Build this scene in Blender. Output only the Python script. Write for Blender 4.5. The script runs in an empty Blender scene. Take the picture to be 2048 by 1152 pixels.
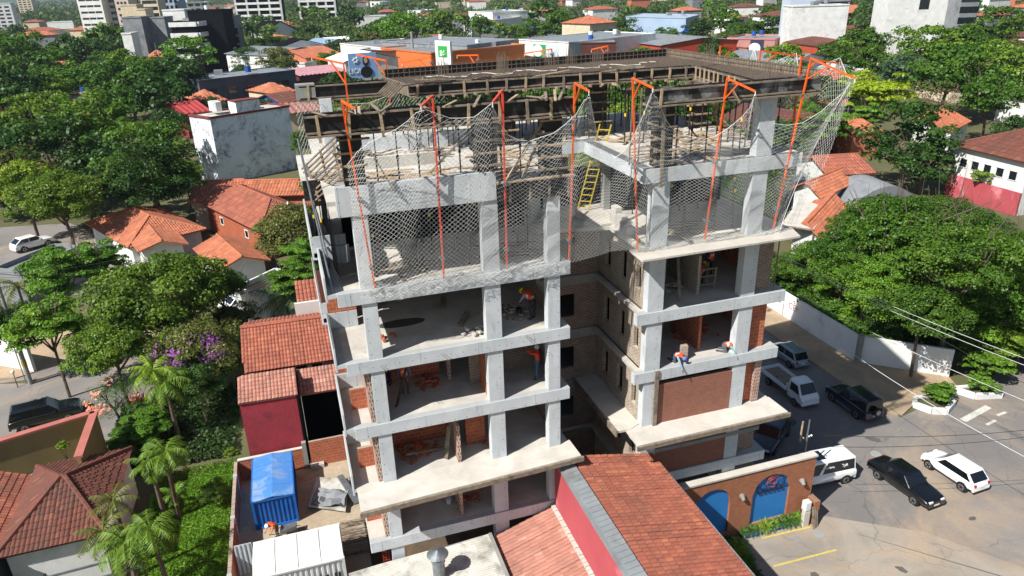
import bpy, math, random
import numpy as np
from mathutils import Vector, Matrix
random.seed(7)
SC = bpy.context.scene
COL = SC.collection
# ---------------------------------------------------------------- camera
CAMP = Vector((-1.47, -25.82, 27.694)); FPX = 1440.6
def _axes(pitch, yaw, roll):
    p, y, r = (math.radians(a) for a in (pitch, yaw, roll))
    fw = Vector((math.sin(y)*math.cos(p), math.cos(y)*math.cos(p), math.sin(p)))
    rt = Vector((math.cos(y), -math.sin(y), 0)); up = rt.cross(fw)
    return math.cos(r)*rt+math.sin(r)*up, -math.sin(r)*rt+math.cos(r)*up, fw
CR, CU, CF = _axes(-23.118, 17.003, -1.75)
cd = bpy.data.cameras.new('camera'); cam = bpy.data.objects.new('camera', cd); COL.objects.link(cam)
cd.sensor_width = 36; cd.lens = FPX/2048*36; cd.clip_end = 9000; cd.clip_start = .3
cam.matrix_world = Matrix(((CR.x, CU.x, -CF.x, CAMP.x), (CR.y, CU.y, -CF.y, CAMP.y), (CR.z, CU.z, -CF.z, CAMP.z), (0, 0, 0, 1)))
SC.camera = cam
# where a measured point of the survey photograph stands on a horizontal plane of height z
def gp(px, py, z=0.0):
    d = CF + CR*((px-1024)/FPX) - CU*((py-576)/FPX)
    return CAMP + d*((z-CAMP.z)/d.z)
# ---------------------------------------------------------------- light
SUN = Vector((-.86, -.37, 1.0)).normalized()
sun_el = math.asin(SUN.z); sun_az = math.atan2(SUN.x, SUN.y)
W = bpy.data.worlds.new('World'); SC.world = W; W.use_nodes = True
nt = W.node_tree; bg = nt.nodes['Background']
sky = nt.nodes.new('ShaderNodeTexSky'); sky.sky_type = 'NISHITA'; sky.sun_disc = False
sky.sun_elevation = sun_el; sky.sun_rotation = sun_az; sky.air_density = 1.0; sky.dust_density = .6
nt.links.new(sky.outputs[0], bg.inputs[0]); bg.inputs[1].default_value = .064
sl = bpy.data.lights.new('sun', 'SUN'); sl.energy = 5.0; sl.angle = math.radians(.5); sl.color = (1, .968, .92)
so = bpy.data.objects.new('sun', sl); COL.objects.link(so); so.rotation_euler = SUN.to_track_quat('Z', 'Y').to_euler(); so.location = (0, 0, 80)
SC.view_settings.view_transform = 'Standard'; SC.view_settings.look = 'None'; SC.view_settings.exposure = 0.62; SC.view_settings.gamma = 1
# ---------------------------------------------------------------- materials
def srgb(h):
    if isinstance(h, str):
        h = tuple(int(h[i:i+2], 16)/255 for i in (0, 2, 4))
        return tuple(((c+.055)/1.055)**2.4 if c > .04045 else c/12.92 for c in h)
    return h
class NT:
    def __init__(s, name):
        s.m = bpy.data.materials.new(name); s.m.use_nodes = True; s.t = s.m.node_tree; s.b = s.t.nodes['Principled BSDF']
    def n(s, typ, **kw):
        o = s.t.nodes.new(typ)
        for k, v in kw.items():
            if k.startswith('i_'):
                key = k[2:]; key = int(key) if key.isdigit() else key
                o.inputs[key].default_value = v
            else: setattr(o, k, v)
        return o
    def l(s, a, b): s.t.links.new(a, b)
    def math(s, op, a, b=None, c=None):
        o = s.n('ShaderNodeMath', operation=op)
        for i, x in enumerate((a, b, c)):
            if x is None: continue
            if isinstance(x, (int, float)): o.inputs[i].default_value = x
            else: s.l(x, o.inputs[i])
        return o.outputs[0]
    def mix(s, f, a, b, bt='MIX'):
        o = s.n('ShaderNodeMix', data_type='RGBA', blend_type=bt)
        for i, x in ((0, f), (6, a), (7, b)):
            if isinstance(x, (int, float)): o.inputs[i].default_value = x
            elif isinstance(x, tuple): o.inputs[i].default_value = (*x[:3], 1)
            else: s.l(x, o.inputs[i])
        return o.outputs[2]
    def noise(s, vec, scale, detail=4, rough=.55, dist=0):
        o = s.n('ShaderNodeTexNoise'); o.inputs['Scale'].default_value = scale; o.inputs['Detail'].default_value = detail
        o.inputs['Roughness'].default_value = rough; o.inputs['Distortion'].default_value = dist
        s.l(vec, o.inputs['Vector']); return o.outputs['Fac']
    def ramp(s, f, lo, hi):
        o = s.n('ShaderNodeMapRange'); o.inputs[1].default_value = lo; o.inputs[2].default_value = hi; s.l(f, o.inputs[0]); return o.outputs[0]
    def pos(s): return s.n('ShaderNodeNewGeometry').outputs['Position']
    def obj(s): return s.n('ShaderNodeTexCoord').outputs['Object']
    def wall_uv(s):
        g = s.n('ShaderNodeNewGeometry')
        cr = s.n('ShaderNodeVectorMath', operation='CROSS_PRODUCT'); cr.inputs[0].default_value = (0, 0, 1); s.l(g.outputs['True Normal'], cr.inputs[1])
        nm = s.n('ShaderNodeVectorMath', operation='NORMALIZE'); s.l(cr.outputs[0], nm.inputs[0])
        dt = s.n('ShaderNodeVectorMath', operation='DOT_PRODUCT'); s.l(nm.outputs[0], dt.inputs[0]); s.l(g.outputs['Position'], dt.inputs[1])
        sp = s.n('ShaderNodeSeparateXYZ'); s.l(g.outputs['Position'], sp.inputs[0])
        cb = s.n('ShaderNodeCombineXYZ'); s.l(dt.outputs['Value'], cb.inputs[0]); s.l(sp.outputs['Z'], cb.inputs[1]); return cb.outputs[0], g.outputs['Position']
    def bump(s, h, strength=.3, dist=.02):
        o = s.n('ShaderNodeBump'); o.inputs['Strength'].default_value = strength; o.inputs['Distance'].default_value = dist
        s.l(h, o.inputs['Height']); s.l(o.outputs[0], s.b.inputs['Normal'])
    def base(s, c): s.l(c, s.b.inputs['Base Color'])
MATS = {}
def pm(name, c1, c2=None, sc=1.5, rough=.8, bump=0.0, bsc=12, metal=0.0, c3=None, sc3=.35, th=(.5, .7), obj=False, spec=.4):
    """noise-mottled paint / plaster / metal"""
    if name in MATS: return MATS[name]
    t = NT(name); c1 = srgb(c1); c2 = srgb(c2) if c2 else tuple(x*.72 for x in c1)
    v = t.obj() if obj else t.pos()
    f = t.ramp(t.noise(v, sc, 6, .6), .3, .7)
    c = t.mix(f, c1, c2)
    if c3: c = t.mix(t.ramp(t.noise(v, sc3, 7, .65, .3), *th), c, srgb(c3))
    t.base(c); t.b.inputs['Roughness'].default_value = rough; t.b.inputs['Metallic'].default_value = metal; t.b.inputs['Specular IOR Level'].default_value = spec
    if bump: t.bump(t.noise(v, bsc, 5, .6), bump, .03)
    MATS[name] = t.m; return t.m
def flat(name, c, rough=.6, metal=0.0, spec=.5, coat=0.0):
    if name in MATS: return MATS[name]
    t = NT(name); t.b.inputs['Base Color'].default_value = (*srgb(c), 1); t.b.inputs['Roughness'].default_value = rough
    t.b.inputs['Metallic'].default_value = metal; t.b.inputs['Specular IOR Level'].default_value = spec; t.b.inputs['Coat Weight'].default_value = coat
    MATS[name] = t.m; return t.m
def brick(name, c1, c2, mortar, w=.24, h=.07, ms=.012, bump=.5, off=.5, dirt=None, vary=.5):
    if name in MATS: return MATS[name]
    t = NT(name); uv, P = t.wall_uv()
    b = t.n('ShaderNodeTexBrick'); b.offset = off; t.l(uv, b.inputs['Vector'])
    b.inputs['Color1'].default_value = (*srgb(c1), 1); b.inputs['Color2'].default_value = (*srgb(c2), 1); b.inputs['Mortar'].default_value = (*srgb(mortar), 1)
    b.inputs['Scale'].default_value = 1; b.inputs['Brick Width'].default_value = w; b.inputs['Row Height'].default_value = h
    b.inputs['Mortar Size'].default_value = ms; b.inputs['Bias'].default_value = 0; b.inputs['Mortar Smooth'].default_value = .3
    f = t.ramp(t.noise(P, 2.2, 6, .7), .35, .7)
    c = t.mix(t.math('MULTIPLY', f, vary), b.outputs['Color'], srgb(dirt) if dirt else tuple(x*.5 for x in srgb(c1)))
    t.base(c); t.b.inputs['Roughness'].default_value = .9
    inv = t.math('SUBTRACT', 1, b.outputs['Fac']); t.bump(inv, bump, .02)
    MATS[name] = t.m; return t.m
def tile_mat(name, c1, c2, c3, rough=.85):
    t = NT(name); a = t.n('ShaderNodeAttribute', attribute_name='tint')
    P = t.pos(); n1 = t.ramp(t.noise(P, .9, 6, .7), .4, .65)
    c = t.mix(a.outputs['Fac'], srgb(c1), srgb(c2)); s = t.math('MULTIPLY', t.math('GREATER_THAN', a.outputs['Fac'], .93), .6)
    c = t.mix(s, c, srgb(c3)); c = t.mix(t.math('MULTIPLY', n1, .55), c, tuple(x*.42+.01 for x in srgb(c1)))
    n2 = t.ramp(t.noise(P, .35, 7, .75, .6), .52, .66); c = t.mix(t.math('MULTIPLY', n2, .45), c, (.045, .038, .032)); n2 = t.ramp(t.noise(P, 14, 3, .7), .35, .7); c = t.mix(t.math('MULTIPLY', n2, .3), c, tuple(x*.55+.02 for x in srgb(c3)))
    t.base(c); t.b.inputs['Roughness'].default_value = rough; t.bump(t.noise(P, 30, 3), .25, .01); return t.m
# concrete with shutter joints, tie holes and stains
def concrete(name, c1, c2, stain, seams=True):
    t = NT(name); uv, P = t.wall_uv()
    f = t.ramp(t.noise(P, .9, 7, .62, .4), .3, .72); c = t.mix(f, srgb(c1), srgb(c2))
    mp = t.n('ShaderNodeMapping'); mp.inputs['Scale'].default_value = (2.2, .35, 1); t.l(uv, mp.inputs[0])
    s = t.ramp(t.noise(mp.outputs[0], 1.6, 6, .7), .56, .78); c = t.mix(t.math('MULTIPLY', s, .75), c, srgb(stain))
    sp = t.ramp(t.noise(P, 7, 4, .7), .62, .72); c = t.mix(t.math('MULTIPLY', sp, .35), c, srgb(stain))
    if seams:
        b = t.n('ShaderNodeTexBrick'); b.offset = .0; t.l(uv, b.inputs['Vector'])
        b.inputs['Color1'].default_value = b.inputs['Color2'].default_value = (0, 0, 0, 1); b.inputs['Mortar'].default_value = (1, 1, 1, 1)
        b.inputs['Scale'].default_value = 1; b.inputs['Brick Width'].default_value = 2.44; b.inputs['Row Height'].default_value = 60; b.inputs['Mortar Size'].default_value = .014
        c = t.mix(t.math('MULTIPLY', b.outputs['Fac'], .5), c, srgb(stain))
        vo = t.n('ShaderNodeTexVoronoi'); vo.inputs['Scale'].default_value = 1.9; vo.inputs['Randomness'].default_value = .0; t.l(uv, vo.inputs['Vector'])
        h = t.math('LESS_THAN', vo.outputs['Distance'], .045); c = t.mix(t.math('MULTIPLY', h, .75), c, (.05, .05, .05))
    t.base(c); t.b.inputs['Roughness'].default_value = .88; t.b.inputs['Specular IOR Level'].default_value = .25
    t.bump(t.noise(P, 9, 6, .65), .25, .02); MATS[name] = t.m; return t.m
M_CONC = concrete('concrete_grey', 'c6cacb', 'adb2b4', '7c7d7a')
M_SLAB = concrete('concrete_slab', 'c4bfb5', 'a19c93', '6b665e', seams=False)
M_CANOPY = concrete('concrete_canopy', 'c8c3b9', 'aea79c', '736b60', seams=False)
M_OLDC = concrete('concrete_old', '94948f', '7c7c76', '4d4c46', seams=False)
M_PLY = pm('black_plywood', '211f20', '12100f', 2.0, .5, .15, 8, c3='575150', sc3=1.3, th=(.56, .72))
M_PLY2 = pm('worn_plywood', '5c4b3d', '3c332c', 2.5, .75, .2, 8, c3='918474', sc3=1.5, th=(.5, .7))
M_WOOD = pm('pine_timber', 'b5a083', '917c60', 5, .8, .25, 30, c3='6f6052', sc3=2, th=(.52, .7))
M_WOODG = pm('weathered_timber', '8f8271', '6d6152', 5, .85, .25, 30, c3='4a443c', sc3=2, th=(.52, .7))
M_STEEL = pm('shoring_steel', '2b2a2a', '4a3c33', 6, .55, .1, 20, metal=.5)
M_GREYSTEEL = pm('galvanised_steel', '9aa0a2', '7a8083', 4, .45, .1, 20, metal=.7)
M_ORANGE = pm('orange_painted_steel', 'e8641f', 'cf5014', 6, .55, .1, 20, c3='9b5230', sc3=3.5, th=(.6, .75))
M_RED = pm('faded_red_painted_steel', 'e0553a', 'c9452f', 4, .55)
M_YEL = flat('yellow_plastic', 'e6c211', .5)
M_NET = flat('white_cord', 'd9dad6', .9)
M_HOLLOW = brick('hollow_orange_brick', 'c2643a', 'ad5430', 'a39585', .30, .19, .012, .35, dirt='6e4230', vary=.45)
M_BROWNBR = brick('common_brown_brick', '8f7262', '6f5445', 'aca091', .25, .085, .018, .9, dirt='544b45', vary=.5)
M_TANBR = brick('tan_brick', 'a8937d', '86725f', 'c4baab', .25, .085, .02, .9, dirt='5c5146', vary=.4)
M_FACEBR = brick('fair_faced_brick', '9a5339', '84452f', '8f7466', .25, .065, .012, .6, dirt='6c4436', vary=.4)
M_TOOTH = brick('cut_brick_end', 'a8512f', '8f4428', 'b8aea0', .10, .19, .03, .9, dirt='5a3526')
M_DARK = flat('black_mesh_cloth_and_shade', '0a0b0d', 1.0, spec=.05)
M_RUST = pm('rusty_rebar', '75675a', '564a3f', 8, .8)
# ---------------------------------------------------------------- mesh builder
OFF = {}
class MB:
    def __init__(s): s.v = []; s.f = []; s.mi = []; s.t = []
    def add(s, vs, fs, mi=0, tint=0.0):
        n = len(s.v); s.v += [tuple(v) for v in vs]; s.f += [tuple(n+i for i in f) for f in fs]; s.mi += [mi]*len(fs); s.t += [tint]*len(fs); return s
    def box(s, x0, x1, y0, y1, z0, z1, mi=0, tint=0.0):
        vs = [(x, y, z) for z in (z0, z1) for y in (y0, y1) for x in (x0, x1)]
        return s.add(vs, [(0, 2, 3, 1), (4, 5, 7, 6), (0, 1, 5, 4), (2, 6, 7, 3), (0, 4, 6, 2), (1, 3, 7, 5)], mi, tint)
    def bar(s, p, q, w=.1, h=.05, up=(0, 0, 1), mi=0, tint=0.0):
        p = Vector(p); q = Vector(q); d = (q-p).normalized(); u = Vector(up)
        if abs(d.dot(u)) > .98: u = Vector((0, 1, 0))
        sd = d.cross(u).normalized(); u = sd.cross(d); a = sd*w/2; b = u*h/2
        vs = [e+x*a+y*b for e in (p, q) for x, y in ((-1, -1), (1, -1), (1, 1), (-1, 1))]
        return s.add(vs, [(0, 3, 2, 1), (4, 5, 6, 7), (0, 1, 5, 4), (1, 2, 6, 5), (2, 3, 7, 6), (3, 0, 4, 7)], mi, tint)
    def tube(s, pts, r=.03, n=6, mi=0, r2=None, cap=True):
        pts = [Vector(p) for p in pts]; m = len(pts); ring = []
        for i, p in enumerate(pts):
            d = (pts[min(i+1, m-1)]-pts[max(i-1, 0)]).normalized(); u = Vector((0, 0, 1)) if abs(d.z) < .95 else Vector((1, 0, 0))
            a = d.cross(u).normalized(); b = a.cross(d); rr = r if r2 is None else r+(r2-r)*i/(m-1)
            ring.append([p+a*math.cos(k*math.tau/n)*rr+b*math.sin(k*math.tau/n)*rr for k in range(n)])
        vs = [v for R in ring for v in R]
        fs = [(i*n+k, i*n+(k+1) % n, (i+1)*n+(k+1) % n, (i+1)*n+k) for i in range(m-1) for k in range(n)]
        if cap: fs += [tuple(range(n-1, -1, -1)), tuple((m-1)*n+k for k in range(n))]
        return s.add(vs, fs, mi)
    def quad(s, a, b, c, d, mi=0, tint=0.0): return s.add([a, b, c, d], [(0, 1, 2, 3)], mi, tint)
    def poly(s, pts, mi=0): return s.add(pts, [tuple(range(len(pts)))], mi)
    def prism(s, pts, z0, z1, mi=0):
        n = len(pts); A = sum(pts[i][0]*pts[(i+1) % n][1]-pts[(i+1) % n][0]*pts[i][1] for i in range(n))
        if A < 0: pts = pts[::-1]
        vs = [(p[0], p[1], z0) for p in pts]+[(p[0], p[1], z1) for p in pts]
        fs = [tuple(range(n-1, -1, -1)), tuple(range(n, 2*n))]+[(i, (i+1) % n, n+(i+1) % n, n+i) for i in range(n)]
        return s.add(vs, fs, mi)
    def thick(s, pts, th, mi=0):
        """planar polygon given a thickness below its own plane"""
        P = [Vector(p) for p in pts]; nrm = Vector((0, 0, 0))
        for i in range(len(P)): nrm += P[i].cross(P[(i+1) % len(P)])
        nrm.normalize(); n = len(P)
        if nrm.z < 0: nrm = -nrm; P = P[::-1]
        Q = [p-nrm*th for p in P]
        return s.add(P+Q, [tuple(range(n)), tuple(range(2*n-1, n-1, -1))]+[(i, n+i, n+(i+1) % n, (i+1) % n) for i in range(n)], mi)
    def sphere(s, c, r, n=10, m=6, sc=(1, 1, 1), mi=0, z0=-1.0):
        c = Vector(c); vs = []; fs = []
        for j in range(m+1):
            ph = math.asin(z0)+(math.pi/2-math.asin(z0))*j/m
            for i in range(n):
                th = i*math.tau/n; vs.append(c+Vector((math.cos(th)*math.cos(ph)*sc[0], math.sin(th)*math.cos(ph)*sc[1], math.sin(ph)*sc[2]))*r)
        for j in range(m):
            for i in range(n): fs.append((j*n+i, j*n+(i+1) % n, (j+1)*n+(i+1) % n, (j+1)*n+i))
        return s.add(vs, fs, mi)
    def build(s, name, mat=None, parent=None, local=False, smooth=False, kind=None, bevel=0):
        me = bpy.data.meshes.new(name); off = Vector((0, 0, 0))
        if parent is not None and not local: off = OFF.get(parent.name, Vector((0, 0, 0)))
        vs = np.array(s.v, dtype=float).reshape(-1, 3)-np.array(off)
        me.from_pydata(vs.tolist(), [], s.f)
        for m in (mat if isinstance(mat, (list, tuple)) else [mat]):
            if m: me.materials.append(m)
        if any(s.mi): me.polygons.foreach_set('material_index', s.mi)
        if any(s.t):
            a = me.attributes.new('tint', 'FLOAT', 'FACE'); a.data.foreach_set('value', s.t)
        if smooth: me.polygons.foreach_set('use_smooth', [True]*len(s.f))
        me.update(); o = bpy.data.objects.new(name, me); COL.objects.link(o)
        if parent is not None: o.parent = parent; OFF[o.name] = off
        if kind: o['kind'] = kind
        if bevel:
            b = o.modifiers.new('bevel', 'BEVEL'); b.width = bevel; b.segments = 2; b.limit_method = 'ANGLE'; b.angle_limit = math.radians(35)
        return o
def tag(o, label=None, cat=None, group=None):
    if label: o['label'] = label
    if cat: o['category'] = cat
    if group: o['group'] = group
    return o
def thing(name, label, cat, loc=(0, 0, 0), rz=0.0, group=None):
    o = bpy.data.objects.new(name, None); COL.objects.link(o); o.location = loc; o.rotation_euler = (0, 0, rz); o.empty_display_size = .3
    OFF[o.name] = Vector(loc) if not rz else Vector((0, 0, 0)); return tag(o, label, cat, group)
def dup(root, loc, rz=0.0, label=None, group=None, sc=None, color=None):
    def cp(o, par):
        c = o.copy(); COL.objects.link(c)
        if par: c.parent = par
        if color and c.type == 'MESH': c.color = color
        for ch in list(o.children): cp(ch, c)
        return c
    r = cp(root, None); r.location = loc; r.rotation_euler = (0, 0, rz)
    if label: r['label'] = label
    if group: r['group'] = group
    if sc: r.scale = sc if isinstance(sc, (tuple, list)) else (sc,)*3
    return r
def lerp(a, b, t): return a+(b-a)*t
def V(*a): return Vector(a)
# ================================================================ ground, roads
def ground_mat(name, c1, c2, c3, s1=.15, s2=2.5, bump=.3):
    t = NT(name); P = t.pos()
    f = t.ramp(t.noise(P, s1, 8, .62, .5), .38, .62); g = t.ramp(t.noise(P, s2, 6, .7), .35, .7)
    c = t.mix(f, srgb(c1), srgb(c2)); c = t.mix(t.math('MULTIPLY', g, .45), c, srgb(c3))
    t.base(c); t.b.inputs['Roughness'].default_value = .93; t.b.inputs['Specular IOR Level'].default_value = .2
    t.bump(t.noise(P, 14, 6, .7), bump, .02); return t.m
M_EARTH = ground_mat('earth_and_scrub', '5b5a40', '4a5233', '6f6247')
def road_mat(name, c1, c2, tan, crack, s1=.12):
    t = NT(name); P = t.pos(); c = t.mix(t.ramp(t.noise(P, s1, 5, .6, .8), .4, .6), srgb(c1), srgb(c2))
    c = t.mix(t.math('MULTIPLY', t.ramp(t.noise(P, .09, 6, .7, 1.2), .5, .66), .8), c, srgb(tan)); c = t.mix(t.math('MULTIPLY', t.ramp(t.noise(P, 9, 6, .75), .4, .7), .3), c, tuple(x*.55 for x in srgb(c1)))
    c = t.mix(t.math('MULTIPLY', t.ramp(t.noise(P, 1.1, 6, .8, .5), .62, .7), .4), c, tuple(x*.4 for x in srgb(c1)))
    dn = t.n('ShaderNodeTexNoise'); dn.inputs['Scale'].default_value = .8; t.l(P, dn.inputs['Vector']); ad = t.n('ShaderNodeVectorMath', operation='MULTIPLY_ADD'); t.l(dn.outputs['Color'], ad.inputs[0]); ad.inputs[1].default_value = (1.6, 1.6, 0); t.l(P, ad.inputs[2])
    vo = t.n('ShaderNodeTexVoronoi', feature='DISTANCE_TO_EDGE'); vo.inputs['Scale'].default_value = .17; t.l(ad.outputs[0], vo.inputs['Vector']); cr_ = t.math('LESS_THAN', vo.outputs['Distance'], .0035)
    c = t.mix(t.math('MULTIPLY', cr_, crack), c, (.02, .02, .02)); t.base(c); t.b.inputs['Roughness'].default_value = .9; t.b.inputs['Specular IOR Level'].default_value = .25; t.bump(t.noise(P, 22, 5), .3, .015); return t.m
M_ASPH = road_mat('worn_asphalt', '837e79', '726e6b', 'a38f78', .25)
M_PAVE = ground_mat('dusty_pavement', 'b49c7f', '9b8972', '786d5f', .4, 4)
M_LOT = road_mat('pebbled_concrete_lot', '9a9286', '878076', 'a7937c', .2, .3)
M_YARD = ground_mat('yard_concrete', 'b3a58f', '9a8a72', '7e7160', .5, 5)
M_WHITEP = pm('white_road_paint', 'cfcfc8', 'a9a69c', 5, .8)
M_YELP = pm('yellow_road_paint', 'c9b45c', 'a8964f', 6, .8)
MB().box(-2500, 4500, -400, 6500, -1.2, -.02).build('ground', M_EARTH, kind='structure')
def sheet(name, pts, z, mat, th=.0):
    m = MB(); P = [(gp(x, y, z).x, gp(x, y, z).y) for x, y in pts]
    if th: m.prism(P, z-th, z)
    else: m.poly([(x, y, z) for x, y in P])
    o = m.build(name, mat, kind='structure')
    return o
def wsheet(name, pts, z, mat, th=.0):
    m = MB()
    if th: m.prism(pts, z-th, z)
    else: m.poly([(x, y, z) for x, y in pts])
    return m.build(name, mat, kind='structure')
# street on the right: runs away along the white wall and opens on a junction
def g2(x, y): p = gp(x, y, 0); return (p.x, p.y)
wsheet('street', [(23.2, 95), (30.6, 95), g2(1640, 690), g2(1800, 835), (52, 9), (95, 0), (95, -22), (60, -26), (40, -30), (10, -34), g2(1560, 1250), g2(1540, 1110), (22.0, 3)], .0, M_ASPH)
# far continuation and cross streets
wsheet('cross_street', [(-140, 38), (-30, 33.2), (-10.5, 31.6), (-10.5, 35), (-30, 45), (-140, 62)], .004, M_ASPH)
# ================================================================ the unfinished building
ZL = {0: .3, 1: 5.0, 2: 8.0, 3: 11.0, 4: 14.0, 5: 17.0, 6: 20.5, 7: 23.6}
BLD = thing('unfinished_building', 'raw concrete frame of a six storey building under construction with brick infill', 'building', (4, 0, 0))
# slabs
LW = [(-.5, .22), (8.95, .22), (8.95, 5.25), (12.3, 5.25), (12.3, .22), (19.8, .22), (19.8, 12.4), (-.5, 12.4)]
for k in (1, 2, 3, 4):
    MB().prism(LW, ZL[k]-.16, ZL[k]).build('floor_slab', M_SLAB, BLD)
MB().prism([(-.5, .22), (8.95, .22), (8.95, 4.2), (12.3, 3.4), (12.3, .22), (19.8, .22), (19.8, 12.4), (-.5, 12.4)], 16.84, 17.0).build('floor_slab', M_SLAB, BLD)
MB().prism([(-.4, .25), (8.95, .25), (8.95, 6.0), (12.3, 6.0), (12.3, .25), (19.7, .25), (19.7, 12.6), (-.4, 12.6)], 20.34, 20.5).build('floor_slab', M_SLAB, BLD)
# front edge beams, level by level, left wing and right wing
def fbeam(x0, x1, top, h=.56, y0=-.09, y1=.22, mat=None): return MB().box(x0, x1, y0, y1, top-h, top).build('edge_beam', mat or M_CONC, BLD, bevel=.012)
for k in (1, 3, 4, 5): fbeam(-.5, 8.95, ZL[k]+.003)
for k in (1, 3, 4): fbeam(12.1, 19.8, ZL[k]+.003)
fbeam(-.1, 5.9, 21.08, 1.12); fbeam(12.12, 19.75, 20.503, .62); fbeam(12.1, 19.8, 17.003, .35); fbeam(-.5, 8.95, 7.85, .4); fbeam(12.1, 19.8, 7.85, .4)
# canopies
def canopy(pts, z, th=.13): return MB().prism(pts, z-th, z).build('canopy_slab', M_CANOPY, BLD, bevel=.01)
canopy([(-.75, .2), (-.75, -1.56), (9.1, -1.1), (9.05, .2)], 8.02)
canopy([(11.85, .2), (11.8, -1.3), (19.9, -1.26), (19.85, .2)], 8.02)
canopy([(11.35, 6.1), (11.38, .0), (12.1, -.02), (12.75, .3), (12.75, 5.25), (12.3, 6.1)], 8.06)
canopy([(11.75, .2), (11.7, -1.12), (19.45, -1.0), (19.85, .2)], 17.02, .1)
for a, b in (((-.8, -1.62), (9.2, -1.14)), ((11.75, -1.36), (20.0, -1.31))):
    MB().bar((a[0], a[1], 7.86), (b[0], b[1], 7.86), .1, .22).build('canopy_edge_board', M_WOODG, BLD)
MB().bar((11.3, 6.1, 7.95), (11.33, -.05, 7.95), .08, .35).build('canopy_edge_board', M_WOODG, BLD)
# columns: front row of four plus inner rows
def col(x0, x1, y0, y1, z0, z1, mat=None, name='column'): return MB().box(x0, x1, y0, y1, z0, z1).build(name, mat or M_CONC, BLD, bevel=.012)
FR = [(.40, .97), (5.27, 5.94), (7.97, 8.52), (12.64, 13.42), (17.38, 18.13)]
for i, (a, b) in enumerate(FR):
    for (p, q) in ((0, 4.44), (5, 7.6), (8.02, 10.44), (11, 13.44), (14, 16.44 if i < 3 else 16.65)):
        col(a, b, -.02, .45, p, q)
    top5 = 19.96 if i < 2 else (20.34 if i == 2 else 19.88)
    col(a, b, -.02, .45, 17, top5)
col(17.42, 18.2, -.02, .45, 20.5, 23.1)
col(.2, .75, 8.6, 9.1, 20.5, 23.0)
for y in (5.6, 11.6):
    for x in (.5, 5.3, 9.2, 13.0, 17.6):
        for (p, q) in ((0, 4.84), (5, 7.84), (8, 10.84), (11, 13.84), (14, 16.84), (17, 20.34)): col(x, x+.5, y, y+.4, p, q, M_OLDC)
# court: tan brick wall of the right wing (five narrow windows per storey pair) and brown wall at its back
def wall_open(x0, y0, x1, y1, z0, z1, holes, th, mat, name='brick_wall', frame=None):
    """vertical wall from (x0,y0) to (x1,y1); holes = (u0,u1,v0,v1) cut through"""
    L = math.hypot(x1-x0, y1-y0); d = V((x1-x0)/L, (y1-y0)/L, 0); n = V(-d.y, d.x, 0)*th
    us = sorted({0, L, *[h[0] for h in holes], *[h[1] for h in holes]}); vs = sorted({z0, z1, *[h[2] for h in holes], *[h[3] for h in holes]})
    m = MB(); P = lambda u, z, o: V(x0, y0, z)+d*u+n*o
    full = {}
    for i in range(len(us)-1):
        for j in range(len(vs)-1):
            cu, cv = (us[i]+us[i+1])/2, (vs[j]+vs[j+1])/2
            full[i, j] = not any(h[0] < cu < h[1] and h[2] < cv < h[3] for h in holes)
    for (i, j), f in full.items():
        if not f: continue
        a, b, p, q = us[i], us[i+1], vs[j], vs[j+1]
        m.quad(P(a, p, 0), P(b, p, 0), P(b, q, 0), P(a, q, 0)); m.quad(P(b, p, 1), P(a, p, 1), P(a, q, 1), P(b, q, 1))
        if not full.get((i-1, j)): m.quad(P(a, p, 1), P(a, p, 0), P(a, q, 0), P(a, q, 1))
        if not full.get((i+1, j)): m.quad(P(b, p, 0), P(b, p, 1), P(b, q, 1), P(b, q, 0))
        if not full.get((i, j-1)): m.quad(P(a, p, 1), P(b, p, 1), P(b, p, 0), P(a, p, 0))
        if not full.get((i, j+1)): m.quad(P(a, q, 0), P(b, q, 0), P(b, q, 1), P(a, q, 1))
    return m.build(name, mat, BLD)
for k in (1, 2, 3, 4):
    z0, z1 = ZL[k], ZL[k+1]-.5
    # left wall of right wing, seen from the court (u runs from back to front)
    wall_open(12.63, 5.25, 12.63, .45, z0, z1, [(.8, 1.4, z0+.7, z0+2.1), (2.5, 3.1, z0+.7, z0+2.1), (4.1, 4.55, z0+.8, z0+1.9)], .18, M_TANBR)
    MB().box(12.82, 12.84, .5, 5.2, z0+.3, z1-.1).build('window_shade_panel', M_DARK, BLD)  # added black panel standing in for the unlit room behind the openings
    MB().box(12.56, 12.8, .45, 5.25, z1, ZL[k+1]).build('edge_beam', M_OLDC, BLD)
    wall_open(9.0, 5.27, 12.63, 5.27, z0, z1, [(1.55, 2.35, z0+.75, z0+2.0)], .18, M_BROWNBR)
    MB().box(9.0, 12.56, 5.2, 5.45, z1, ZL[k+1]).build('edge_beam', M_OLDC, BLD)
    MB().box(13.45, 13.55, 1.2, 5.2, z0, z1).build('brick_wall', M_BROWNBR, BLD)  # added partition that darkens the rooms behind the court windows
    # right side wall of left wing (seen through the frame only)
    wall_open(8.7, .45, 8.7, 5.25, z0, z1, [(1.5, 2.6, z0+.8, z0+2.2)], .18, M_BROWNBR)
wall_open(12.63, 5.25, 12.63, .45, 0, 4.5, [], .18, M_TANBR)
wsheet('excavated_floor', [(-.45, 13), (-.45, -.1), (19.8, -.1), (19.8, 13)], .02, ground_mat('dug_soil', '6b5a47', '574a3c', '3f372e', .6, 4)); wall_open(9.0, 5.27, 12.63, 5.27, 0, 4.5, [], .18, M_BROWNBR)
# broken top of that wall at level five
for i, (y, h) in enumerate(((4.9, .2), (4.3, .55), (3.7, .95), (3.1, .7), (2.5, .35))):
    MB().box(12.5, 12.8, y-.55, y, 17.0, 17.0+h).build('stepped_wall_end', M_SLAB, BLD)
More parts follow.
